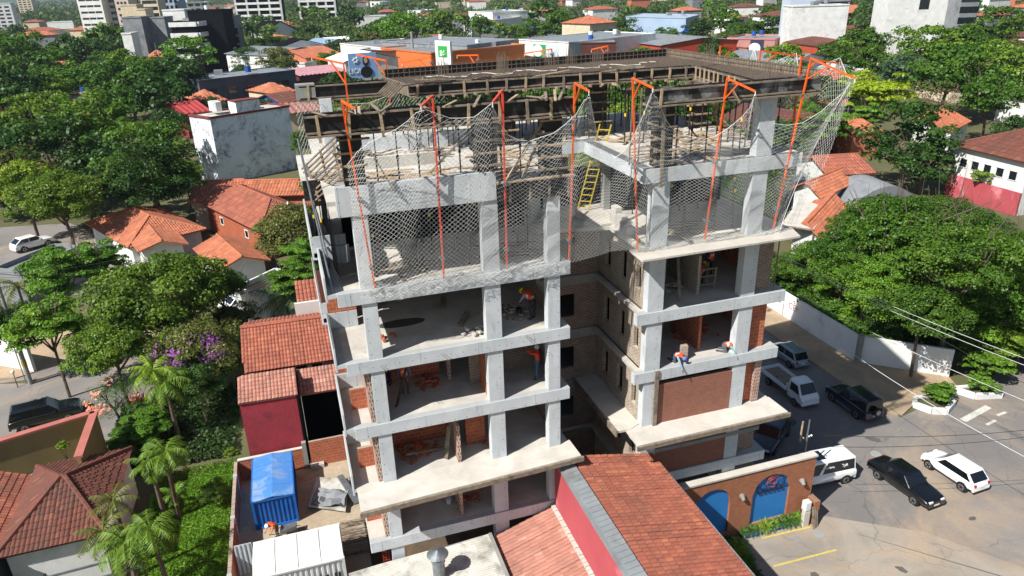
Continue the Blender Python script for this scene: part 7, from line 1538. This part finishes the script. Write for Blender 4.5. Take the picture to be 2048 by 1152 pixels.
# orange gallows brackets
def davit(base, top, tip, label, m_=None):
    base, top, tip = V(*base), V(*top), V(*tip); o = thing('net_bracket', label, 'net bracket', tuple(base), 0, 'orange net brackets'); mt = m_ or M_ORANGE
    m = MB(); m.bar(base, top, .065, .065); m.build('post', mt, o)
    m = MB(); m.bar(top-(top-base).normalized()*.03, tip, .065, .065); m.build('arm', mt, o); a = top.lerp(tip, .42); b = top+(base-top).normalized()*.85
    m = MB(); m.bar(a, b, .05, .05); m.build('brace', mt, o); m = MB(); m.tube([tip, tip-V(0, 0, .16)], .02, 5); m.build('hook', M_NET, o)
    for t in (.12, .5): c = base.lerp(top, t); MB().box(c.x-.07, c.x+.07, c.y-.07, c.y+.25, c.z-.05, c.z+.05).build('clamp', M_GREYSTEEL, o)
    return o
DV = [((.93, -.2, 17.1), (.5, -.4, 24.15), (710, 218, -1.5), 'orange net bracket at the left front corner, carrying no net on its tip'), ((3.6, -.2, 17.1), (3.62, -.4, 24.1), (842, 213, -2), 'second orange net bracket from the left along the front'), ((6.18, -.2, 17.1), (6.17, -.4, 24.12), (985, 205, -2), 'third orange net bracket from the left along the front'), ((8.84, -.2, 17.1), (8.97, -.4, 24.17), (1178, 182, -2), 'fourth orange net bracket, just left of the court'), ((11.93, -.2, 17.15), (11.31, -.4, 24.2), (1306, 176, -2), 'fifth orange net bracket, right of the court'), ((15.14, -.2, 17.2), (15.44, -.4, 23.94), (1511, 183, -1.8), 'sixth orange net bracket, beside the tall free column'), ((18.6, -.2, 17.25), (19.29, -.4, 24.48), (1710, 157, -2.2), 'orange net bracket at the right front corner with the longest arm')]
for i, (b, t, tp_, lab) in enumerate(DV): davit(b, t, gy(*tp_), lab, M_RED if i in (1, 2) else None)
for (y, z, tip, w) in ((1.1, 24.36, (1682, 128), 'nearest'), (3.99, 24.41, (1599, 112), 'middle'), (7.3, 24.39, (1497, 97), 'farthest')):
    davit((20.0, y, 20.6), (20.0, y, z), gx(*tip, 22.1), 'orange net bracket on the right flank, %s of the three' % w)
for (b, t, tp_, w) in (((865, 138), (862, 113), (804, 126), 'first from the left'), ((958, 131), (956, 109), (914, 111), 'second from the left'), ((1106, 121), (1103, 97), (1049, 107), 'third from the left'), ((1217, 113), (1215, 91), (1183, 99), 'fourth from the left')):
    B0 = gp(*b, 23.5); top_ = gy(t[0], t[1], B0.y); tip = gy(tp_[0], tp_[1], B0.y+2.0); davit(tuple(B0), tuple(top_), tuple(tip), 'orange net bracket on the rear deck edge, '+w)
for (x, ty, by, w) in ((687, 126, 232, 'nearer'), (772, 120, 232, 'farther')):
    t_ = gy(x, ty, 6.5 if w == 'nearer' else 10.2); davit((t_.x, t_.y, t_.z-4.2), tuple(t_), (t_.x-1.2, t_.y+1.4, t_.z+.2), 'orange net bracket on the left flank, %s one' % w)
# shoring props
def prop_proto(L, yellow=True):
    o = thing('shoring_prop', 'x', 'shoring prop', (0, 0, 0)); m = MB(); m.tube([(0, 0, 0), (0, 0, L*.55)], .03, 6); m.build('outer_tube', M_STEEL, o, local=True); m = MB(); m.tube([(0, 0, L*.5), (0, 0, L)], .023, 6); m.build('inner_tube', M_STEEL, o, local=True)
    m = MB(); m.box(-.07, .07, -.07, .07, 0, .015); m.box(-.09, .09, -.07, .07, L-.015, L); m.build('end_plate', M_STEEL, o, local=True)
    m = MB(); m.tube([(0, 0, L*.5), (0, 0, L*.5+.14)], .05, 8); m.build('collar', M_YEL if yellow else M_STEEL, o, local=True); return o
PR = {}
def prop(x, y, z0, z1, group, label, yellow=False):
    key = (round(z1-z0, 1), yellow); 
    if key not in PR: PR[key] = prop_proto(z1-z0, yellow); r = PR[key]; r.location = (x, y, z0); r['label'] = label; r['group'] = group; return r
    return dup(PR[key], (x, y, z0), random.uniform(0, 3), label, group)
pr = random.Random(3)
def indeck(x, y):
    c = False
    for i in range(len(DK)):
        (x1, y1), (x2, y2) = DK[i], DK[i-1]
        if (y1 > y) != (y2 > y) and x < (x2-x1)*(y-y1)/(y2-y1)+x1: c = not c
    return c
NUM = ['first', 'second', 'third', 'fourth', 'fifth', 'sixth', 'seventh', 'eighth', 'ninth', 'tenth', 'eleventh', 'twelfth', 'thirteenth', 'fourteenth', 'fifteenth', 'sixteenth', 'seventeenth', 'eighteenth', 'nineteenth']
for iy, y in enumerate(np.arange(.9, 11.6, 1.15)):
    k_ = 0
    for x in np.arange(3.9, 19.8, .95):
        if indeck(x, y) and indeck(x, y+.3): prop(x+pr.uniform(-.15, .15), y+pr.uniform(-.15, .15), 20.5, 23.1, 'shoring props under the top deck', '%s prop from the left in the %s row under the rebar deck' % (NUM[k_], NUM[iy])); k_ += 1
for k_, x in enumerate(np.arange(13.6, 20, .8)):
    prop(x+pr.uniform(-.2, .2), pr.uniform(1.0, 3.6) if x > 17.3 else pr.uniform(4.4, 5.0), 20.5, 23.1, 'yellow collared props of the right wing', NUM[k_]+' yellow collared prop from the left in the right wing roof storey', True)
for k_, x in enumerate(np.arange(1.5, 8.6, .78)): prop(x, -.02+pr.uniform(.1, .3), 20.65, 23.05, 'props under the left front formwork beam', NUM[k_]+' slim prop from the left under the long black left front formwork beam')
for k_, x in enumerate(np.arange(13.7, 17.2, .7)): prop(x, pr.uniform(.1, .4), 20.5, 23.05, 'props under the right front formwork beam', NUM[k_]+' slim prop from the left under the right front formwork beam')
for (xa, xb) in ((1.4, 8.6), (13.8, 19.3)):
    for k_, x in enumerate(np.arange(xa, xb, 1.25)):
        for r_, y in (('front', 1.2), ('middle', 3.0), ('rear', 4.4)): prop(x+pr.uniform(-.3, .3), y, 17.0, 20.34, 'props on the dark floor behind the net', '%s prop from the left, %s row, dark net storey of the %s wing' % (NUM[k_], r_, 'left' if xa < 5 else 'right'), pr.random() < .4)
for k_, y in enumerate((4.2, 4.9, 5.6, 6.4, 7.2)): prop(-.75+pr.uniform(-.1, .25), y, 17.5, 19.7, 'props on the left balcony ledge', NUM[k_]+' yellow collared prop counted from the front on the left balcony ledge', True)
for (a, b, lb) in (((-.62, .2, 17.0), (-1.05, 2.8, 22.4), 'long thin steel prop leaning beside the left flank'), ((-.5, 2.9, 17.0), (-1.0, 5.2, 21.9), 'second long leaning steel prop beside the left flank')):
    tag(MB().tube([a, b], .035, 6).build('raking_prop', M_GREYSTEEL), lb, 'prop')
# black mesh curtain in the court and behind the net storey
m = MB(); n_ = 24
for i in range(n_):
    x = 8.9+i*.42; f = lambda k: 7.2+.12*math.sin(k*1.7); m.quad((x, f(i), 17.05), (x+.42, f(i+1), 17.05), (x+.42, f(i+1), 18.9+.1*math.sin(i)), (x, f(i), 18.9+.1*math.sin(i-1)))
tag(m.build('black_mesh_curtain', M_DARK), 'black mesh curtain hanging behind the ladder in the court', 'curtain')
for (a, b) in ((.3, 8.7), (13.1, 19.3)):
    m = MB(); n_ = 20
    for i in range(n_):
        x0 = a+(b-a)*i/n_; x1 = a+(b-a)*(i+1)/n_; m.quad((x0, 5.1+.08*math.sin(i*1.3), 17.05), (x1, 5.1+.08*math.sin(i*1.3+1.3), 17.05), (x1, 5.1+.08*math.sin(i+1), 20.3), (x0, 5.1+.08*math.sin(i), 20.3))
    tag(m.build('black_mesh_curtain', M_DARK), 'black cloth closing the back of the net storey in the %s wing' % ('left' if a < 5 else 'right'), 'curtain')
m = MB();  # cloth added to block sun entering the open left side
for i in range(18): y0 = .6+i*.5; m.quad((-.3+.05*math.sin(i), y0, 17.05), (-.3+.05*math.sin(i+1), y0+.5, 17.05), (-.3+.05*math.sin(i*2), y0+.5, 19.6), (-.3, y0, 19.6))
tag(m.build('black_mesh_curtain', M_DARK), 'black cloth closing the left side of the net storey', 'curtain')  # added cloth, shuts the sun out of the left side
# yellow ladder
L0, L1 = V(12.05, 6.0, 17.05), V(13.05, 5.7, 21.3); o = thing('ladder', 'yellow timber ladder leaning on the inner concrete beam of the court', 'ladder', tuple(L0)); ax = (L1-L0).normalized(); sd = V(.95, .1, 0).cross(ax).cross(ax).normalized()*.24; sd = V(.22, -.16, 0)
M_YW = pm('yellow_ladder_wood', 'c9b02c', 'a89431', 3, .7)
for s in (-1, 1): MB().bar(L0+sd*s, L1+sd*s, .07, .05).build('rail', M_YW, o)
for i in range(13): p = L0.lerp(L1, (i+.6)/13.4); MB().bar(p-sd, p+sd, .05, .035).build('rung', M_YW, o)
o = thing('ladder', 'thin site ladder standing beside the fifth orange bracket', 'ladder', (12.05, .9, 20.5))
for x in (11.95, 12.35): MB().bar((x, .9, 20.5), (x, .8, 23.6), .05, .05).build('rail', M_WOODG, o)
for i in range(8): MB().bar((11.95, .87, 20.8+i*.36), (12.35, .87, 20.8+i*.36), .05, .04).build('rung', M_WOODG, o)
# timber braces and loose boards on level six and in the bays
def plank(a, b, w=.12, h=.04, mat=None, label='', name='timber_brace', cat='timber', group=None): return tag(MB().bar(a, b, w, h).build(name, mat or M_WOOD), label, cat, group)
BR = [(((740, 300), -.2, (790, 385), -.25), 'old brown timber brace leaning across the first bay'), (((955, 245), -.2, (860, 345), -.25), 'pale timber brace between the second and third orange brackets'), (((1085, 245), .2, (1010, 365), -.2), 'weathered timber brace left of the third formed column'), (((1080, 275), .3, (1045, 355), .2), 'short upright board brace beside the weathered brace'), (((1355, 225), .6, (1395, 275), .3), 'timber brace right of the fourth formed column'), (((1465, 180), -.4, (1478, 205), -.4), 'short cleat hanging from the right front formwork'), (((1330, 180), -.15, (1322, 375), -.2), 'long pale upright board in front of the fourth formed column'), (((1440, 235), 3, (1475, 265), 2.5), 'timber brace deep under the right part of the deck')]
for ((a, ya, b, yb), lb) in BR: plank(gy(*a, ya), gy(*b, yb), .14, .05, random.choice([M_WOOD, M_WOODG]), lb)
# sloping ribs of the stair form on the left flank
SR = thing('stair_formwork', 'fan of pale timber ribs leaning on the left flank below the formwork beam', 'formwork', (-1, 5, 20.5))
for i in range(9):
    t = i/8; lo = gy(lerp(604, 632, t), lerp(338, 400, t), 5.2-t*1.6); hi = gy(lerp(672, 692, t), lerp(272, 345, t), 3.4-t*1.6); MB().bar(lo, hi, .09, .05).build('rib', random.choice([M_WOOD, M_WOODG]), SR)
for (a, b) in (((612, 330), (640, 402)), ((640, 300), (665, 395)), ((666, 285), (684, 372))): MB().bar(gy(*a, 4.6), gy(*b, 3.4), .09, .07).build('runner', M_WOODG, SR)
# brick piles, boards, buckets
cr = random.Random(8)
def pile(x, y, z, n, sp, label, mat=None, group=None):
    m = MB()
    for i in range(n):
        px, py = x+cr.gauss(0, sp), y+cr.gauss(0, sp*.7); h = max(0, 1-(abs(px-x)+abs(py-y))/(sp*2.2))*.35; a = cr.uniform(0, 3.1); pz = z+.05+cr.random()*h; d = V(math.cos(a), math.sin(a), cr.uniform(-.3, .3))*.12
        m.bar(V(px, py, pz)-d, V(px, py, pz)+d, .12, .09)
    return tag(m.build('brick_heap', mat or M_HOLLOW), label, 'brick heap', group)
pile(2.2, 1.75, 8, 70, .42, 'heap of broken orange hollow bricks on the second floor'); pile(7.1, 2.2, 14, 34, .5, 'scattered pale bricks beside the bending worker', M_TANBR); pile(1.4, 1.6, 14, 7, .25, 'few orange bricks near the first column on the sunny floor'); pile(5.0, .9, 14, 10, .4, 'broken bricks at the slab edge by the middle column', M_CANOPY)
pile(16.6, 2.6, 11, 50, .5, 'dark brick heap in the shaded right bay'); pile(4.4, 1.2, 5, 12, .4, 'loose bricks on the lowest floor slab'); pile(14.9, 1.9, 14, 16, .4, 'rubble beside the plank in the upper right bay', M_TANBR); pile(5.6, 1.2, 8, 4, .15, 'two red bricks on the slab near the middle column')
pile(17.2, 3.6, 11, 16, .3, 'reddish brick stack at the back of the right bay'); pile(3.1, 2.5, 11, 24, .35, 'dark heap of bricks in front of the red wall')
for (x0, x1, y0, y1, z, n, lb) in ((1.6, 4.8, 2.0, 3.6, 20.55, 16, 'stack of weathered boards on the level six slab at the left'), (5.8, 8.4, .8, 2.6, 20.55, 18, 'scattered boards between the second and third formed columns'), (13.6, 17.2, .7, 2.6, 20.55, 24, 'scattered boards on the slab of the right wing'), (16.2, 19, 3.0, 5.4, 20.55, 18, 'boards lying under the right part of the deck'), (13.7, 16.2, .8, 2.4, 17.02, 16, 'boards piled behind the net in the right wing'), (1.6, 3.4, .9, 2.0, 17.02, 18, 'tangle of boards behind the net at the left'), (5.9, 8.2, 1.0, 2.6, 17.02, 12, 'boards on the dark floor behind the third bracket')):
    m = MB(); 
    for i in range(n): a = cr.uniform(-.35, .35)+(1.57 if cr.random() < .25 else 0); c = V(cr.uniform(x0, x1), cr.uniform(y0, y1), z+cr.random()*.22); d = V(math.cos(a), math.sin(a), cr.uniform(-.04, .04))*cr.uniform(.4, 1.1); m.bar(c-d, c+d, cr.uniform(.08, .2), .035, tint=0)
    tag(m.build('board_stack', M_WOODG if z < 20 else M_WOOD), lb, 'boards')
for (x0, x1, y0, y1, n, lb) in ((1.2, 5.2, 4.9, 8.0, 26, 'jumble of boards behind the low wall on the level six slab'), (6.2, 8.8, 3.0, 5.4, 20, 'boards strewn behind the third formed column'), (13.4, 17.0, 3.4, 6.2, 30, 'jumble of boards and offcuts in the middle of the right wing slab'), (9.3, 12.0, 6.6, 8.2, 14, 'boards lying behind the court beam')):
    m = MB()
    for i in range(n): a = cr.uniform(0, 3.14); c = V(cr.uniform(x0, x1), cr.uniform(y0, y1), 20.55+cr.random()*.15); d = V(math.cos(a), math.sin(a), cr.uniform(-.08, .08))*cr.uniform(.25, .8); m.bar(c-d, c+d, cr.uniform(.06, .16), .04)
    tag(m.build('board_stack', cr.choice([M_WOOD, M_WOODG])), lb, 'boards')
m = MB()
for i in range(14): x = 15.0+(i % 7)*.42; y = 1.2+(i//7)*.55; m.box(x, x+.38, y, y+.5, 20.52, 20.56)
tag(m.build('plywood_sheets', M_OLDC), 'grey plywood sheets laid on the slab of the right wing', 'plywood')
# trestle and leaning plank in the upper right bay
T0 = thing('trestle', 'rough white timber trestle in the upper right bay', 'trestle', (16.2, 1.5, 14))
for x in (15.95, 16.75):
    for y in (1.2, 1.9): MB().bar((x, y, 14), (x+.03, y, 15.15), .08, .06).build('leg', M_WOODG, T0)
for z in (14.35, 14.75, 15.1): MB().bar((15.9, 1.2, z), (16.85, 1.2, z), .09, .05).build('rail', M_WOODG, T0)
plank((14.6, .6, 14.05), (15.2, 2.1, 16.2), .14, .05, M_WOODG, 'plank leaning on the low brick partition in the upper right bay', 'leaning_plank', 'plank')
plank((4.5, 1.6, 14.05), (5.1, 2.6, 14.15), .2, .12, M_WOODG, 'thick plank lying next to the middle column on the sunny floor', 'loose_plank', 'plank'); plank((4.2, 3.6, 14.05), (4.5, 4.8, 14.12), .2, .12, M_WOODG, 'thick plank lying deeper on the shaded floor', 'loose_plank', 'plank')
plank((1.4, 1.0, 11.05), (1.9, .6, 13.0), .2, .05, M_STEEL, 'dark plank leaning beside the first column where two workers stand', 'leaning_plank', 'plank'); plank((3.3, .7, 8.05), (3.6, 1.0, 9.5), .2, .04, M_WOODG, 'pair of boards leaning on the brick end wall of the second floor', 'leaning_plank', 'plank'); plank((1.6, 1.3, 8.3), (3.4, 1.5, 8.1), .12, .08, M_WOODG, 'pole lying on the orange brick heap', 'loose_plank', 'plank')
tag(MB().prism([(14.72, .35), (15.05, .3), (15.1, .55), (14.78, .6)], 11.0, 11.75).build('broken_block', M_TANBR), 'upright remnant of pale brickwork between the two kneeling workers', 'brick remnant')
def bucket(x, y, z, c, lb): o = thing('bucket', lb, 'bucket', (x, y, z)); MB().tube([(x, y, z), (x, y, z+.3)], .12, 12, r2=.15).build('pail', cloth(c), o); MB().tube([(x-.14, y, z+.3), (x, y, z+.42), (x+.14, y, z+.3)], .008, 4).build('handle', M_STEEL, o)
bucket(8.25, .9, 11, 'c9c9c4', 'pale bucket beside the worker in the orange red shirt'); bucket(3.4, 1.4, 5, 'd0d3d6', 'white bucket on the lowest floor slab'); bucket(7.3, 1.9, 14, '25272a', 'black bucket beside the bending worker on the upper floor')
m = MB(); m.prism([(1.0+1.05*math.cos(t)+1.2, 2.9+.4*math.sin(t)) for t in np.linspace(0, math.tau, 18, endpoint=False)], 14.002, 14.006); tag(m.build('damp_patch', pm('damp_concrete', '4b4a46', '3f3e3a', 3, .6)), 'dark damp stain with dug mortar on the sunny floor', 'stain')
# yard things
o = thing('pallet_bed', 'grey plywood palette with crumpled sheets and a steel channel in the yard', 'pallet', (-1.9, 8.6, YZ))
MB().prism([(-3.2, 8.0), (-1.3, 6.9), (-.8, 9.6), (-2.6, 10.4)], YZ+.2, YZ+.3).build('platform', M_FIBRE, o)
m = MB(); rs = np.random.RandomState(2); gx_, gy_ = 9, 7; Z_ = rs.uniform(0, .3, (gx_, gy_)); pt = lambda i, j: V(-3.1, 7.9, YZ+.34+Z_[i, j])+V(1.7, -.9, 0)*(i/(gx_-1))+V(.45, 1.3, 0)*(j/(gy_-1))
for i in range(gx_-1):
    for j in range(gy_-1): m.quad(pt(i, j), pt(i+1, j), pt(i+1, j+1), pt(i, j+1))
m.build('crumpled_sheet', M_GREYW, o); MB().bar((-1.3, 9.9, YZ+.4), (-.6, 7.0, YZ+.5), .35, .1).build('steel_channel', M_GREYSTEEL, o)
m = MB()
for i in range(60): y = 3.6+cr.random()*2.6; m.tube([(-1.9+cr.uniform(-.4, .3), y, YZ+.05+cr.random()*.2), (.2+cr.uniform(-.3, .2), y+cr.uniform(-.25, .25), YZ+.05+cr.random()*.15)], .012, 4)
tag(m.build('rebar_bundle', M_RUST), 'flat bundle of rusty rods and sticks beside the white container', 'rebar')
tag(MB().box(-2.9, -2.1, 11.6, 12.3, YZ, YZ+.25).build('mortar_tray', M_FIBRE), 'grey mortar tray against the orange back wall', 'mortar tray')
tag(MB().prism([(-3.4+.9*math.cos(t), 5.9+.35*math.sin(t)) for t in np.linspace(0, math.tau, 16, endpoint=False)], YZ+.004, YZ+.008).build('puddle', pm('muddy_water', '6f5a34', '5c4a2b', 2, .12, spec=.6)), 'muddy brown puddle between the two containers', 'puddle')
o = thing('wheelbarrow', 'grey wheelbarrow with cement in front of the blue container', 'wheelbarrow', (-4.3, 6.3, YZ))
m = MB(); m.prism([(-4.7, 6.0), (-3.9, 6.15), (-3.85, 6.55), (-4.65, 6.5)], YZ+.35, YZ+.6); m.build('tray', M_GREYSTEEL, o)
for y in (6.05, 6.5): MB().tube([(-5.2, y, YZ+.5), (-3.7, y, YZ+.3)], .02, 6).build('handle', M_STEEL, o)
MB().tube([(-3.65, 6.2, YZ+.18), (-3.65, 6.3, YZ+.18)], .18, 12).build('wheel', M_TYRE, o)
# red netting and steel mesh at the left foot of the frame
m = MB()
for z in np.arange(1.3, 5.0, .14): m.bar((.0, .3, z), (.28, .3, z), .012, .012)
for x in (.0, .14, .28): m.bar((x, .3, 1.3), (x, .3, 5.0), .012, .012)
tag(m.build('red_mesh_strip', M_RED), 'strip of red plastic mesh hanging at the lowest left corner', 'mesh')
# ================================================================ poles, cables, haze
def cable(pts, r=.015, label='', sag=.6, name='overhead_cable'):
    P = []
    for a, b in zip(pts, pts[1:]):
        a, b = V(*a), V(*b)
        for i in range(13): t = i/12; P.append(a.lerp(b, t)-V(0, 0, sag*4*t*(1-t)))
    return tag(MB().tube(P, r, 4).build(name, M_CAB), label, 'cable')
M_CAB = flat('pale_cable', 'b9bcbc', .6); M_CABD = flat('black_cable', '141416', .7)
def cab(pix, label, mat=None, r=.016, sag=.3):
    global M_CAB
    old = M_CAB
    if mat: M_CAB = mat
    cable([tuple(gp(x, y, z)) for x, y, z in pix], r, label, sag); M_CAB = old
cab([(1560, 515, 9.0), (2100, 750, 9.0)], 'pale overhead cable nearest the white street wall'); cab([(1560, 508, 9.4), (2100, 735, 9.4)], 'pale overhead cable running just above its twin past the big canopy')
cab([(1600, 590, 7.5), (2120, 830, 7.0)], 'pale overhead cable crossing above the kerb planters'); cab([(1680, 690, 5.5), (2110, 945, 5.5)], 'pale low cable crossing the junction towards the right edge', r=.02)
cab([(1640, 870, 6.2), (2100, 855, 6.2)], 'thin black cable from the van corner pole to the right', M_CABD); cab([(1640, 893, 5.8), (2100, 868, 5.8)], 'lower thin black cable from the van corner pole to the right', M_CABD)
cab([(1740, 590, 8), (2120, 800, 7.2)], 'black cable under the pale pair on the right', M_CABD); cab([(0, 546, 8), (250, 515, 8)], 'thin black cable across the left street trees', M_CABD, .012); cab([(0, 556, 7.8), (300, 520, 7.8)], 'second thin black cable across the left street trees', M_CABD, .012)
def pole(x, y, h, r, label, mat=None, extra=None, z0=0, name='utility_pole', lean=(0, 0)):
    o = thing(name, label, 'pole', (x, y, z0)); MB().tube([(x, y, z0), (x+lean[0], y+lean[1], z0+h)], r, 10, r2=r*.7).build('shaft', mat or M_OLDC, o)
    if extra == 'arm':
        for k in (.4, 1.0): MB().bar((x-.9, y, z0+h-k), (x+.9, y, z0+h-k), .1, .1).build('crossarm', M_WOODG, o)
        for s in (-.8, -.4, .4, .8): MB().tube([(x+s, y, z0+h-.35), (x+s, y, z0+h-.15)], .04, 6).build('insulator', M_SWHITE, o)
    return o
b = gp(62, 768, 0); PL = pole(b.x, b.y, 9.2, .17, 'tall grey utility pole with yellow band and a globe lamp at the left street', M_OLDC); q = V(b.x, b.y, 0)
MB().tube([(q.x, q.y, 1.6), (q.x, q.y, 2.1)], .175, 10).build('yellow_band', pm('yellow_band_paint', 'a08a28', '7d6c22', 4, .8), PL); MB().tube([(q.x-.25, q.y-.1, .3), (q.x-.3, q.y-.1, 7.6)], .035, 6).build('conduit', M_GREYSTEEL, PL); MB().tube([(q.x-.3, q.y-.1, 7.6), (q.x-.2, q.y-.5, 7.9)], .03, 6).build('lamp_arm', M_GREYSTEEL, PL)
m = MB(); m.sphere((q.x-.2, q.y-.6, 7.95), .2, 12, 8); m.build('globe_lamp', M_SWHITE, PL, smooth=True)
o = thing('globe_light', 'low white globe light on a bent stem beside the utility pole', 'lamp', (q.x-1.0, q.y+.2, 0)); MB().tube([(q.x-.8, q.y-.3, 0), (q.x-.95, q.y+.1, 1.1)], .03, 6).build('stem', M_STEEL, o); m = MB(); m.sphere((q.x-.97, q.y+.12, 1.2), .15, 10, 6); m.build('globe', M_SWHITE, o, smooth=True)
b = gp(1606, 925, 2.6); PP = pole(b.x, b.y, 3.0, .06, 'slim galvanised service pole with white insulators behind the arch wall corner', M_GREYSTEEL, z0=2.4)
for s in (-.25, .12, .28): m = MB(); m.sphere((b.x+s, b.y, 4.3+s*.1), .06, 8, 5); m.build('insulator', M_SWHITE, PP, smooth=True)
MB().tube([(b.x-.35, b.y+.1, 4.0), (b.x-.33, b.y+.1, 5.3)], .06, 8, r2=.05).build('wooden_post', M_WOOD, PP)
b = gp(1730, 620, 2); pole(b.x, b.y, 6.0, .09, 'pale pole standing in the foliage behind the white wall', M_GREYSTEEL)
b = gp(830, 157, 0); pole(b.x, b.y, 14, .5, 'lattice pole with dark bundle in front of the supermarket', M_OLDC, 'arm', name='lattice_pole')
b = gp(1682, 315, 0); pole(b.x, b.y, 8, .12, 'pale street pole beside the peach house', M_GREYSTEEL)
for (x, y, h, lb) in ((565, 25, 16, 'pale bare mast at the top left centre'), (515, 100, 9, 'street pole in front of the orange roofs'), (595, 115, 10, 'street pole beside the gable house'), (650, 30, 14, 'thin pole among trees at the top centre'), (325, 140, 12, 'thin pole left of the black office block'), (1393, 85, 9, 'white pole right of the drop sign'), (1680, 100, 8, 'pole with crossarm beside the red brick block'), (1545, 95, 8, 'pole right of the mural building')):
    b = gp(x, y+20, 0); pole(b.x, b.y, h, .16, lb, M_GREYSTEEL, 'arm' if h < 11 else None)
# air
hz_ = MB().box(-2600, 4600, -700, 6600, -2.5, 140).build('haze', None); hz_['kind'] = 'stuff'; tag(hz_, 'thin bluish haze over the far city', 'haze')
hm = bpy.data.materials.new('thin_air'); hm.use_nodes = True; t = hm.node_tree; t.nodes.remove(t.nodes['Principled BSDF']); pv = t.nodes.new('ShaderNodeVolumePrincipled'); pv.inputs['Color'].default_value = (.72, .84, 1, 1); pv.inputs['Density'].default_value = .00009; pv.inputs['Anisotropy'].default_value = .2
t.links.new(pv.outputs[0], t.nodes['Material Output'].inputs['Volume']); hz_.data.materials.append(hm)
